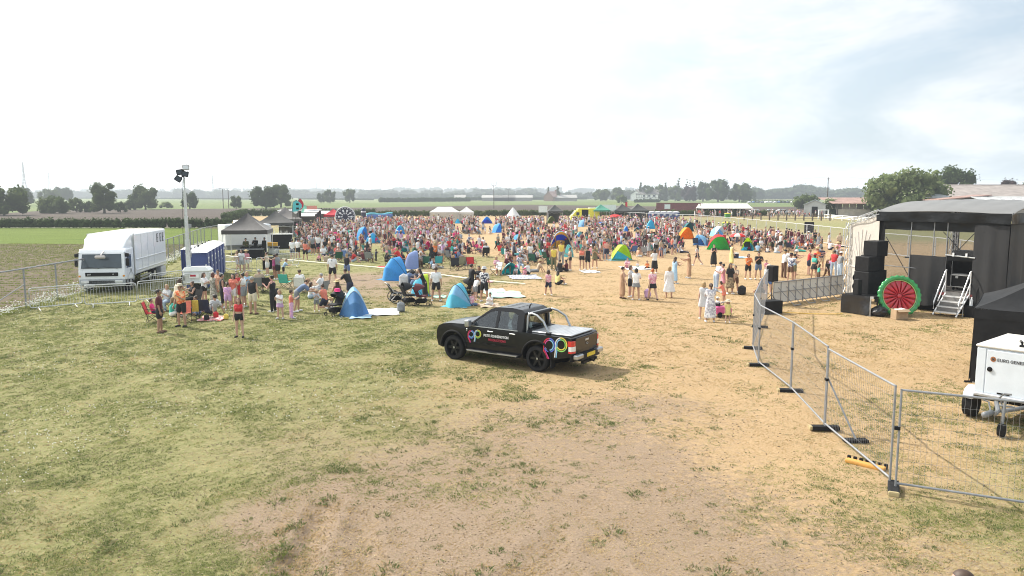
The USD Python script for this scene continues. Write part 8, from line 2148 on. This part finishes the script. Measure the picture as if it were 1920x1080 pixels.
PP(522, 524, 70, 1.72, 'reach', 'm', 2, ('short', 'dark'), 'person in grey vest and black shorts hugging the magenta top', [('vest', 'grey'), ('shorts', 'black')])
PP(532, 521, -70, 1.32, 'stoop', 'child', 0, ('short', 'fair'), 'small person in light blue tee looking down beside the hugging pair', [('tshirt', 'light blue'), ('shorts', 'black')])
PP(446, 508, 150, 1.5, 'walk', 'f', 0, ('long', 'fair'), 'left one of three young persons walking past the blue toilets', [('tshirt', 'beige'), ('shorts', 'pale grey')])
PP(454, 511, 180, 1.62, 'stand', 'f', 0, ('long', 'brown'), 'middle one of three by the blue toilets, in white tee', [('tshirt', 'white'), ('shorts', 'pale grey')])
PP(463, 508, 200, 1.5, 'stand', 'f', 0, ('long', 'fair'), 'right one of three by the blue toilets, in pink top and hat', [('tshirt', 'pink'), ('shorts', 'white')], ('straw', 'straw'))
PP(463, 482, 190, 1.74, 'stoop', 'm', 1, cb, 'person in camouflage-dark jacket working under the nearest gazebo', [('longsleeve', 'olive'), ('trousers', 'black')], fine=False)
PP(480, 481, 180, 1.72, 'hold', 'm', 1, cb, 'person in dark jacket behind the table under the nearest gazebo', [('longsleeve', 'black'), ('trousers', 'black')], fine=False)
PP(497, 481, 160, 1.70, 'stand', 'm', 1, cb, 'person in black at the right leg of the nearest gazebo', [('longsleeve', 'black'), ('trousers', 'black')], fine=False)
PP(549, 488, 0, 1.78, 'stand', 'm', 1, cb, 'person in white tee and navy shorts, nearest at the queue\'s left', [('tshirt', 'white'), ('shorts', 'navy')])
PP(559, 486, -20, 1.76, 'hold', 'm', 1, cb, 'person in white tee and black shorts just right of the nearest queuer', [('tshirt', 'white'), ('shorts', 'black')])
PP(573, 489, 5, 1.66, 'hold', 'f', 1, ('bob', 'dark'), 'person in coral vest and black shorts facing the queue', [('vest', 'coral'), ('shorts', 'black')])
PP(587, 478, 0, 1.8, 'stand', 'm', 1, sb, 'person in grey vest and long black shorts in the queue', [('vest', 'grey'), ('shorts', 'black')])
PP(597, 476, 10, 1.8, 'stand', 'm', 1, cb, 'person in wide white tee and navy shorts right of the grey vest', [('tshirt', 'white'), ('shorts', 'navy')])
PP(605, 476, 170, 1.66, 'stand', 'f', 0, ('long', 'blonde'), 'person in plain white dress beside the black-clad queuer', [('dress', 'white')])
PP(614, 474, 190, 1.7, 'stand', 'f', 1, ('bun', 'dark'), 'person in all black between two white tops in the queue', [('vest', 'black'), ('trousers', 'black')])
PP(621, 474, 0, 1.74, 'armsup', 'm', 1, cb, 'person in white tee with both arms raised by the queue', [('tshirt', 'white'), ('shorts', 'black')])
PP(636, 462, 90, 1.66, 'hold', 'f', 0, ('bob', 'brown'), 'person in coral red top right of the queue', [('tshirt', 'coral'), ('shorts', 'coral')])
PP(643, 464, 80, 1.66, 'stand', 'f', 1, ('long', 'dark'), 'person in dark dress touching the coral red top', [('minidress', 'black')])
PP(657, 456, 0, 1.8, 'stand', 'm', 1, ('short', 'dark'), 'person in turquoise tee and black shorts before the green bin', [('tshirt', 'turquoise'), ('shorts', 'black')])
PP(621, 439, 180, 1.7, 'stand', 'f', 1, ('long', 'dark'), 'person in long black dress left of the maroon trousers', [('maxi', 'black')], fine=False)
PP(628, 443, 180, 1.75, 'stand', 'm', 0, sb, 'person in white vest and maroon trousers behind the queue', [('vest', 'white'), ('trousers', 'maroon')], fine=False)
PP(640, 442, 175, 1.75, 'hold', 'm', 0, sb, 'person in white tee and pale jeans facing the camera', [('tshirt', 'white'), ('trousers', 'pale denim')], fine=False)
PP(650, 439, 185, 1.75, 'hips', 'm', 0, cb, 'person in white tee and black shorts, hands on hips', [('tshirt', 'white'), ('shorts', 'black')], fine=False)
PP(677, 459, 0, 1.66, 'chair', 'f', 0, ('long', 'blonde'), 'person in cream hooded top before the left blue tents', [('longsleeve', 'cream'), ('trousers', 'black')])
PP(607, 488, -150, 1.7, 'chair', 'm', 1, sb, 'seated person in white tee left of the shirtless sunbather', [('tshirt', 'white'), ('shorts', 'navy')])
PP(599, 489, 170, 1.2, 'ground', 'child', 4, sb, 'small person in pink sitting left of the seated white tee', [('vest', 'pink'), ('shorts', 'navy')])
PP(634, 491, 30, 1.75, 'chair', 'm', 4, ('bald', 'brown'), 'shirtless sunbather with raised elbow in the dark green chair', [('shorts', 'dark green')])
PP(751, 506, 80, 1.7, 'stoop', 'f', 1, ('bob', 'blonde'), 'person bending in a plain red top behind the bright blue tent', [('tshirt', 'red'), ('shorts', 'red')])
PP(728, 496, -80, 1.15, 'chair', 'child', 1, ('short', 'dark'), 'small person in black sitting facing the bending red top', [('tshirt', 'black'), ('shorts', 'black')], zoff=.08)
chair(728, 497, -80, 'black', 'low black chair under the small person in black')
PP(797, 562, 100, 1.7, 'stoop', 'f', 1, ('long', 'dark'), 'person in long black dress leaning over the maroon pushchair', [('maxi', 'black')])
PP(818, 565, -5, 1.78, 'wide', 'm', 1, sb, 'person in white tee and black shorts behind the pushchairs, back turned', [('tshirt', 'white'), ('shorts', 'black')])
PP(884, 556, -60, 1.76, 'hold', 'm', 1, cb, 'bearded person in black tee left of the bucket hat', [('tshirt', 'black'), ('shorts', 'black')])
PP(898, 556, 150, 1.66, 'stand', 'f', 1, ('bob', 'dark'), 'person in black dress between black tee and check shirt', [('maxi', 'black')])
PP(908, 567, -30, 1.8, 'wide', 'm', 1, sb, 'person in black and white check shirt, bucket hat and black shorts', [('tshirt', 'black and white'), ('shorts', 'black')], ('bucket', 'pale grey'))
PP(891, 563, -40, 1.3, 'stoop', 'child', 0, sb, 'small person in white tee and cap behind the sky-blue tent', [('tshirt', 'white'), ('shorts', 'grey')], ('cap', 'grey'))
PP(884, 574, -30, 1.3, 'cross', 'child', 4, sb, 'small person in pink top seated right of the sky-blue tent', [('vest', 'pink floral'), ('shorts', 'denim')])
PP(920, 573, 160, 1.2, 'cross', 'child', 0, ('short', 'dark'), 'small person in white tee seated cross-legged facing the camera', [('tshirt', 'white'), ('shorts', 'white')])
PP(1028, 554, 10, 1.48, 'walk', 'child', 1, ('bob', 'brown'), 'young person in pink top and navy shorts walking on straw', [('vest', 'pink floral'), ('shorts', 'navy')])
PP(1045, 534, -50, 1.66, 'ground', 'f', 1, ('long', 'dark'), 'dark-haired person in pale yellow top seated on straw', [('vest', 'pale yellow'), ('shorts', 'black')])
PP(1038, 507, 10, 1.76, 'stand', 'm', 1, sb, 'left steward in yellow-green safety vest before the striped dome', [('vest', 'yellow'), ('trousers', 'khaki')])
PP(1052, 496, 5, 1.84, 'stand', 'm', 1, sb, 'right taller steward in yellow-green safety vest', [('vest', 'yellow'), ('trousers', 'grey')])
PP(1069, 507, 100, 1.66, 'phone', 'f', 1, ('bun', 'brown'), 'person in beige top and black shorts drinking right of the stewards', [('vest', 'beige'), ('hotpants', 'black')])
PP(1050, 510, 5, 1.66, 'ground', 'f', 0, ('bun', 'dark'), 'person in black vest seated back to camera on straw', [('vest', 'black'), ('trousers', 'black')])
PP(1063, 509, 60, 1.6, 'ground', 'f', 4, ('bob', 'dark'), 'person in maroon top sitting beside the seated black vest', [('vest', 'maroon'), ('shorts', 'black')])
PP(1091, 506, 170, 1.66, 'stand', 'f', 1, ('long', 'dark'), 'left of three friends, in coral top and black shorts', [('crop', 'coral'), ('hotpants', 'black')])
PP(1102, 506, 20, 1.66, 'stand', 'f', 1, ('bun', 'brown'), 'middle of three friends, in black vest and black shorts', [('vest', 'black'), ('shorts', 'black')])
PP(1115, 503, 175, 1.66, 'hold', 'f', 1, ('long', 'fair'), 'right of three friends, in grey-green top and khaki skirt', [('tshirt', 'khaki'), ('skirt', 'khaki')])
PP(1137, 489, 0, 1.7, 'phone', 'm', 4, sb, 'person with bare back and navy shorts left of the lime tent', [('shorts', 'navy')])
PP(1166, 560, -80, 1.68, 'phone', 'f', 0, ('bun', 'dark'), 'person in long brown strapless dress at the left of the straw group', [('maxi', 'tan')], None, 'brown')
PP(1181, 557, -110, 1.7, 'hold', 'f', 0, ('bob', 'brown'), 'person in pale grey top and black shorts facing the brown dress', [('tshirt', 'pale grey'), ('shorts', 'black')])
PP(1192, 563, -20, 1.66, 'hold', 'f', 1, ('bob', 'dark'), 'person in white tee and grey-green skirt in the straw group', [('tshirt', 'white'), ('skirt', 'grey')])
PP(1223, 564, 10, 1.7, 'walk', 'f', 0, ('bun', 'ginger'), 'ginger-haired person in pink patterned top and black skirt', [('tshirt', 'pink floral'), ('skirt', 'black')], None, 'black')
PP(1254, 558, -10, 1.68, 'stand', 'f', 0, ('bob', 'blonde'), 'blonde person in loose white top and long white skirt', [('longsleeve', 'white'), ('wideskirt', 'white')], None, 'tan')
PP(1264, 532, -60, 1.66, 'reach', 'f', 1, ('long', 'brown'), 'person in pale blue dress reaching towards the dancing tan dress', [('maxi', 'light blue')])
PP(1227, 513, 20, 1.68, 'hold', 'f', 1, ('bob', 'dark'), 'person in white top and long black skirt behind the ginger hair', [('tshirt', 'white'), ('midi', 'black')])
PP(1213, 504, 180, 1.15, 'cross', 'child', 0, sb, 'small person in orange top seated on the white picnic blanket', [('tshirt', 'orange'), ('shorts', 'black')])
PP(1177, 503, 160, 1.5, 'ground', 'f', 0, ('bun', 'dark'), 'person in pink patterned top at the left of the picnic blanket', [('tshirt', 'pink floral'), ('shorts', 'pink')])
PP(1196, 502, 150, .9, 'cross', 'child', 0, ('short', 'fair'), 'tiny person in pale grey on the white picnic blanket', [('tshirt', 'pale grey'), ('shorts', 'mint')])
PP(1292, 522, 95, 1.66, 'reach', 'f', 1, ('long', 'fair'), 'dancing person in long tan dress with arms out to the left', [('maxi', 'tan')])
PP(1307, 498, 60, 1.66, 'walk', 'f', 0, ('long', 'dark'), 'person in pale top and black skirt right of the dancing tan dress', [('crop', 'pale grey'), ('skirt', 'black')])
PP(1338, 500, 170, 1.7, 'crossed', 'f', 0, ('bun', 'brown'), 'person in long black dress with arms folded on straw', [('maxi', 'black')])
PP(1371, 497, -80, 1.68, 'phone', 'f', 1, ('bun', 'brown'), 'person in long pale yellow dress looking at a phone', [('maxi', 'pale yellow')])
PP(1402, 524, 185, 1.66, 'hold', 'f', 1, ('bob', 'brown'), 'person in bright orange tee and black shorts near the fence end', [('tshirt', 'orange'), ('shorts', 'black')])
PP(1421, 524, 175, 1.78, 'hold', 'm', 1, cb, 'person in black tee and denim shorts near the fence end', [('tshirt', 'black'), ('shorts', 'denim')])
PP(1436, 517, 180, 1.1, 'stand', 'child', 0, sb, 'small person in pink behind the person in black tee', [('tshirt', 'pink'), ('shorts', 'white')])
PP(1342, 546, -70, 1.74, 'stoop', 'm', 1, cb, 'person in white tee and pale jeans leaning to the pink dress', [('tshirt', 'white'), ('trousers', 'pale denim')])
PP(1355, 549, 90, 1.62, 'hold', 'f', 0, ('bun', 'dark'), 'person in coral pink dress between white tee and long black hair', [('dress', 'pink')])
PP(1368, 551, -170, 1.7, 'stand', 'f', 1, ('long', 'dark'), 'person with very long black hair and leopard print skirt', [('tshirt', 'black'), ('midi', 'leopard')])
PP(1378, 548, 150, 1.5, 'hold', 'f', 1, ('short', 'brown'), 'person in brown top right of the leopard print skirt', [('tshirt', 'beige'), ('shorts', 'brown')])
PP(1318, 598, -20, 1.66, 'stand', 'f', 0, ('bob', 'blonde'), 'blonde person in pale sage dress nearest the fence bend', [('dress', 'pale grey')])
PP(1331, 604, -5, 1.68, 'hold', 'f', 1, ('pony', 'brown'), 'person in long white spotted dress with brown ponytail', [('tshirt', 'white spotted'), ('maxi', 'white spotted')])
PP(1364, 605, 170, .98, 'stand', 'child', 0, ('long', 'brown'), 'small person in yellow dress and white sun hat', [('dress', 'pale yellow')], ('straw', 'cream'))
PP(1357, 567, 60, 1.15, 'stoop', 'child', 1, ('bob', 'brown'), 'small person in pink dress bending behind the toy car', [('dress', 'coral')])
PP(1346, 592, -60, .85, 'chair', 'child', 0, ('short', 'fair'), 'tiny person in white cap sitting on the pink toy car', [('tshirt', 'white'), ('shorts', 'pink')], ('cap', 'white'), zoff=.22)
PP(1440, 551, 180, 1.6, 'stand', 'm', 0, sb, 'person in white hat and blue shorts behind the stand loudspeaker', [('tshirt', 'white'), ('shorts', 'blue')], ('straw', 'cream'))
PP(1427, 548, 150, 1.5, 'cross', 'f', 1, ('long', 'dark'), 'dark-haired person seated behind the farthest near fence panel', [('vest', 'black'), ('shorts', 'black')])
PP(953, 512, 175, 1.72, 'chair2', 'm', 1, sb, 'person in maroon tee sitting forward facing the camera', [('tshirt', 'maroon'), ('shorts', 'grey')])
PP(932, 514, -160, 1.66, 'chair', 'f', 1, ('bob', 'blonde'), 'person in orange trousers on the white framed lounger', [('tshirt', 'pink floral'), ('trousers', 'peach')])
PP(968, 514, 160, 1.1, 'ground', 'child', 0, None, 'small person in pink sun hat on the striped blanket', [('tshirt', 'white'), ('shorts', 'pale grey')], ('bucket', 'hot pink'))
PP(991, 514, 60, 1.6, 'ground', 'f', 1, ('short', 'dark'), 'person in white tee at the right end of the striped blanket', [('tshirt', 'white'), ('shorts', 'black')])
PP(984, 516, 180, .95, 'cross', 'child', 0, None, 'tiny person in red cap and pink top on the striped blanket', [('tshirt', 'pink'), ('shorts', 'coral')], ('cap', 'hot pink'))
PP(975, 508, 190, 1.68, 'chair2', 'f', 1, ('long', 'brown'), 'person in navy striped top seated behind the pink sun hat', [('tshirt', 'navy striped'), ('trousers', 'pale denim')])
PP(1008, 510, 100, 1.7, 'legsout', 'm', 1, sb, 'person in tan shirt and straw hat reclining right of the blanket', [('tshirt', 'beige'), ('trousers', 'grey')], ('straw', 'straw'))
PP(911, 482, 10, 1.72, 'chair', 'm', 1, cb, 'lone person in white tee in a black chair near the gap', [('tshirt', 'white'), ('trousers', 'black')])
PP(816, 494, 20, 1.68, 'stand', 'f', 1, ('bob', 'blonde'), 'person in orange vest in front of the magenta chair', [('vest', 'orange'), ('shorts', 'black')])
hp_ = at(1807, 1075, 1.76); PP(0, 0, 60, 1.77, 'stand', 'm', 4, ('short', 'brown'), 'top of a short-haired head at the bottom right edge', [('tshirt', 'grey'), ('shorts', 'black')], loc=(hp_[0], hp_[1], 0))
for u, v, f_, po, ki, w_, hr, lab in (
 (322, 594, -60, 'ground', 'f', [('tshirt', 'turquoise'), ('shorts', 'white')], ('long', 'fair'), 'fair-haired person in turquoise tee seated on grass behind the maroon tee'),
 (373, 590, 120, 'cross', 'f', [('vest', 'red'), ('shorts', 'denim')], ('bun', 'brown'), 'person in red vest seated cross-legged left of the navy camp chair'),
 (399, 588, 60, 'legsout', 'm', [('tshirt', 'pale grey'), ('shorts', 'navy')], ('short', 'dark'), 'person in pale grey tee lounging below the long grey floral dress'),
 (439, 577, 170, 'stand', 'f', [('tshirt', 'coral'), ('shorts', 'white')], ('long', 'dark'), 'person in coral tee and white shorts between lilac outfit and red dress'),
 (465, 571, -150, 'hold', 'f', [('vest', 'light blue'), ('shorts', 'denim')], ('bob', 'blonde'), 'blonde person in light blue vest behind the black vest and cream shorts'),
 (487, 547, 20, 'chair', 'm', [('tshirt', 'beige'), ('shorts', 'olive')], ('short', 'grey'), 'grey-haired person in beige tee seated in the dark grey chair'),
 (581, 560, -70, 'ground', 'f', [('vest', 'white'), ('shorts', 'pale denim')], ('long', 'brown'), 'person in white vest seated on grass below the curly-haired person'),
 (780, 546, 170, 'ground', 'm', [('tshirt', 'denim'), ('shorts', 'black')], ('short', 'brown'), 'person in denim-blue tee seated among the bags by the blue tent')):
 PP(u, v, f_, {'m': 1.75, 'f': 1.64}[ki], po, ki, R.choice([0, 1]), hr, lab, w_)
# the crowd behind them
LAND = [('nearest blue tent', 664, 590), ('bright blue tent', 744, 523), ('lavender shelter', 778, 503), ('lime-cyan tent', 796, 553), ('sky-blue tent', 860, 573), ('lime green tent', 1166, 488), ('striped dome', 1052, 466), ('orange tent', 1287, 448), ('teal tent', 1291, 434), ('red-hooded shelter', 1347, 468), ('lime yellow tent', 1402, 470), ('red-white parasol', 1383, 461), ('pale blue parasol', 855, 486), ('purple parasol', 828, 478), ('pink shelter', 802, 468), ('magenta chair', 818, 478), ('turquoise shelter', 760, 472), ('central blue shelter', 935, 436), ('teal parasol', 968, 496), ('aqua dome', 958, 514), ('red camp chair', 884, 505), ('red folding chair', 1028, 454), ('grey lounger', 1196, 462), ('left blue tents', 690, 452), ('black screen', 1519, 448), ('stage barrier', 1515, 562), ('green bin', 660, 432), ('pink mat', 737, 467), ('red gazebo', 628, 426), ('turquoise-blue tent', 1220, 429), ('picnic blanket', 1192, 503), ('fence end loudspeaker', 1446, 573), ('three friends', 1102, 506), ('blue-white tent', 1349, 442)]
front_line = [(560, 470), (590, 480), (640, 492), (690, 494), (720, 492), (770, 508), (830, 506), (890, 503), (905, 470), (935, 470), (950, 500), (1010, 498), (1080, 480), (1130, 492), (1165, 470), (1200, 484), (1250, 484), (1290, 472), (1330, 466), (1400, 474), (1440, 476), (1500, 472), (1580, 470)]
FL_ = np.array(front_line, float)
clear_spots = [(900, 452, 40, 14), (900, 490, 34, 16), (735, 480, 40, 8), (1000, 478, 16, 10), (1090, 486, 18, 10)]
tops_m = ['white', 'black', 'navy', 'grey', 'pale grey', 'red', 'maroon', 'denim', 'light blue', 'dark green', 'white', 'white', 'black', 'black', 'beige', 'navy striped', 'pink', 'grey', 'white', 'navy', 'red', 'orange', 'blue']
tops_f = ['white', 'black', 'pink', 'coral', 'pale grey', 'cream', 'lilac', 'pink floral', 'peach', 'white', 'white', 'black', 'grey floral', 'navy', 'light blue', 'beige', 'maroon', 'grey', 'white spotted', 'black', 'red', 'turquoise', 'hot pink']
bots = ['black', 'navy', 'denim', 'grey', 'white', 'beige', 'khaki', 'pale denim', 'black', 'black', 'navy', 'brown']
used_labels = set()
taken = [p for _, p in PEOPLE]
def ok_spot(p, gap):
 return all((p[0] - q[0]) ** 2 + (p[1] - q[1]) ** 2 > gap * gap for q in taken)
def auto_person(u, v, seated, gap=.62, region=None):
 p = at(u, v)
 if not ok_spot(p, gap): return None
 kind = R.choices(['m', 'f', 'child'], [.36, .46, .18])[0]
 for _ in range(60):
  fem = kind != 'm'
  tc, bc = R.choice(tops_f if fem else tops_m), R.choice(bots)
  if seated:
   pose = R.choices(['ground', 'cross', 'legsout', 'chair', 'chair2'], [.25, .2, .13, .26, .16])[0]
  else:
   pose = R.choice(['stand', 'wide', 'phone', 'hold', 'crossed', 'walk', 'stand', 'reach'])
  tk_ = R.choice(['vest', 'tshirt', 'crop', 'tshirt'] if kind == 'f' else ['tshirt', 'tshirt', 'vest'])
  bk_ = R.choice(['shorts', 'skirt', 'shorts', 'trousers'] if kind == 'f' else ['shorts', 'shorts', 'trousers'])
  dress = kind == 'f' and R.random() < .22
  hat = R.choices([None, ('straw', 'straw'), ('cap', R.choice(['white', 'black', 'red', 'navy'])), ('bucket', R.choice(['white', 'pink', 'beige']))], [.62, .14, .16, .08])[0]
  best = min(LAND, key=lambda L_: (L_[1] - u) ** 2 + ((L_[2] - v) * 2.2) ** 2)
  du, dv = u - best[1], v - best[2]
  rel = ('left of' if du < 0 else 'right of') if abs(du) > abs(dv) * 2.0 else ('in front of' if dv > 0 else 'behind')
  gname = {'tshirt': 'tee', 'vest': 'vest', 'crop': 'crop top'}[tk_]
  w = ('seated ' if seated else 'standing ') + ('small ' if kind == 'child' else '') + 'person in '
  w += ('%s dress' % tc) if dress else '%s %s and %s %s' % (tc, gname, bc, bk_)
  if hat:
   w += ' with %s' % ('straw hat' if hat[0] == 'straw' else hat[1] + ' ' + ('cap' if hat[0] == 'cap' else 'sun hat'))
  lab = w + ', %s the %s' % (rel, best[0])
  if len(lab.split()) > 16 and hat:
   continue
  if len(lab.split()) > 16 or lab in used_labels:
   continue
  used_labels.add(lab)
  H = {'m': R.uniform(1.7, 1.84), 'f': R.uniform(1.58, 1.7), 'child': R.uniform(1.0, 1.4)}[kind]
  wear = [('dress' if R.random() < .6 else 'maxi', tc)] if dress else [(tk_, tc), (bk_, bc)]
  hs = ('short' if kind == 'm' else R.choice(['long', 'bob', 'bun', 'pony', 'long']), R.choice(['brown', 'dark', 'brown', 'blonde', 'fair', 'auburn', 'grey']))
  face_ = R.gauss(-70, 45)      # most look towards the stage on the right
  t = person(u, v, face_, H, pose, kind, R.choice([0, 0, 1, 1, 2, 4]), hs, lab, wear, hat, None, fine=False, group='people in the concert crowd')
  if pose in ('chair', 'chair2'):
   cc = R.choice(['black', 'navy', 'dark green', 'grey', 'red', 'blue', 'khaki', 'teal'])
   short = '%s camp chair under the %s' % (cc, lab.split(',')[0].replace(' with ', ' and '))
   if len(short.split()) > 16: short = '%s camp chair under the person in %s' % (cc, w.split(' in ')[1])
   short = ' '.join(short.split()[:16])
   if short in used_labels: short = '%s camp chair %s the %s, with person in %s' % (cc, rel, best[0], tc)
   used_labels.add(short)
   chair(0, 0, face_, cc, short, 'camp chairs in the crowd', loc=at(u, v) if kind != 'child' else at(u, v))
  taken.append(p)
  return t
 return None
def blocked(u, v):
 return any(abs(u - a) < w * .55 + 4 and -2 < v - b < 17 for a, b, w in TENT_PX + [(1383, 461, 26), (911, 482, 14)])
def front_v(u): return np.interp(u, FL_[:, 0], FL_[:, 1])
n_ind = 300 - len(PEOPLE)
cand = []
for _ in range(400):
 if sum(1 for c in cand) >= 24: break
 u, v = R.uniform(1466, 1576), R.uniform(506, 536)
 if v > 556 - (u - 1450) * .14 - 14: continue
 cand.append((u, v, False))
for u, v, s in sorted(cand, key=lambda c: -c[1]):
 if len(PEOPLE) < 300 and auto_person(u, v, s if R.random() > .2 else True, .7): pass
tries = 0
pool = []
while len(pool) < 1500:
 u = R.uniform(560, 1575); fv = front_v(u)
 Yf = at(u, fv)[1]; Y = Yf + R.uniform(0, 1) ** 1.15 * 42
 v = HOR + (at(u, fv)[1] * (fv - HOR)) / Y
 if blocked(u, v) or any(abs(u - a) < w and abs(v - b) < h for a, b, w, h in clear_spots): continue
 pool.append((u, v))
pool.sort(key=lambda c: -c[1])
for u, v in pool:
 if len(PEOPLE) >= 300: break
 if R.random() < .72:
  auto_person(u, v, R.random() < .72, .95)
protos = []
for i in range(46):
 seated = i % 5 < 2
 kind = ['m', 'f', 'f', 'm', 'child'][i % 5 if not seated else (i // 5) % 5]
 pose = R.choice(['ground', 'cross', 'chair', 'legsout', 'chair2'] if seated else ['stand', 'wide', 'hold', 'phone', 'crossed', 'walk', 'stand'])
 tc, bc = R.choice(tops_m if kind == 'm' else tops_f), R.choice(bots)
 k = skeleton(pose, kind); H = {'m': 1.77, 'f': 1.66, 'child': 1.2}[kind]
 parts = [(body(pose, kind, False), skins[R.choice([0, 0, 1, 1, 2, 4])], 70)]
 if kind == 'f' and R.random() < .3:
  parts.append((garment('dress', pose, kind, False), cloth(tc), 55))
 else:
  parts += [(garment(R.choice(['tshirt', 'vest']), pose, kind, False), cloth(tc), 55), (garment('shorts' if R.random() < .7 else 'trousers', pose, kind, False), cloth(bc), 55)]
 hs = R.choice(['long', 'bob', 'bun']) if kind != 'm' else 'short'
 parts.append((X(hair_mesh(hs, kind == 'child'), k['head']), hairm[R.choice(['brown', 'dark', 'blonde', 'fair', 'brown', 'grey'])], 50))
 if R.random() < .33:
  hc = R.choice([('straw', 'straw'), ('cap', 'white'), ('cap', 'black'), ('bucket', 'white'), ('bucket', 'pink')])
  parts.append((X(hat_mesh(hc[0]), k['head'] + k['hd'] * .012), mt('straw_hat', (.55, .42, .22), .8) if hc[1] == 'straw' else cloth(hc[1]), 40))
 if pose in ('chair', 'chair2') and ('chair', False) in _cache:
  cc = cloth(R.choice(['black', 'navy', 'dark green', 'grey', 'maroon', 'black', 'teal']))
  s_, b_, f_, a_ = _cache[('chair', False)]
  parts += [(X(s_, s=1 / H), cc, 40), (X(b_, s=1 / H), cc, 40), (X(f_, s=1 / H), black_plastic, False)]
 protos.append([(X(m_, s=H), mm, sm) for m_, mm, sm in parts])
pos, idx, yaw, scl = [], [], [], []
allp = np.array([p[:2] for p in taken])
def mass(u0, u1, n, Ya, Yb, gap, seat):
 global allp
 got = 0
 for _ in range(n * 12):
  if got >= n: break
  u = R.uniform(u0, u1); Y = Ya + (Yb - Ya) * R.random()
  v = HOR + CAM_H * FPX / Y * .985
  if v > front_v(min(max(u, 560), 1580)) - 4: continue
  if blocked(u, v) or any(abs(u - a) < w and abs(v - b) < h for a, b, w, h in clear_spots): continue
  x = (u - 960) / FPX * Y
  fxx = np.interp(Y, fy[::-1], fx[::-1])
  if x > fxx - 2.5: continue
  if ((allp[:, 0] - x) ** 2 + (allp[:, 1] - Y) ** 2).min() < gap * gap: continue
  allp = np.vstack([allp, [[x, Y]]])
  i = R.randrange(46)
  while ((i % 5 < 2) != (R.random() < seat)): i = R.randrange(46)
  pos.append((x, Y, 0)); idx.append(i); yaw.append(R.gauss(-75, 50)); scl.append(R.uniform(.93, 1.05)); got += 1
mass(560, 1580, 430, 60, 82, .85, .62)
mass(556, 1590, 820, 76, 112, .72, .58)
mass(556, 1560, 760, 106, 140, .7, .35)
mass(560, 720, 150, 66, 100, .75, .4)
mass(556, 700, 90, 95, 132, .7, .08)
mass(640, 1240, 300, 128, 144, .6, .10)
for _ in range(130):
 u = R.uniform(1300, 1545); Y = R.uniform(182, 204)
 pos.append(((u - 960) / FPX * Y, Y, 0)); i = R.randrange(46)
 while i % 5 < 2: i = R.randrange(46)
 idx.append(i); yaw.append(R.gauss(90, 60)); scl.append(R.uniform(.95, 1.05))
instancer('crowd', protos, idx, pos, yaw, scl, label='dense far crowd of standing and seated people filling the field', cat='crowd')
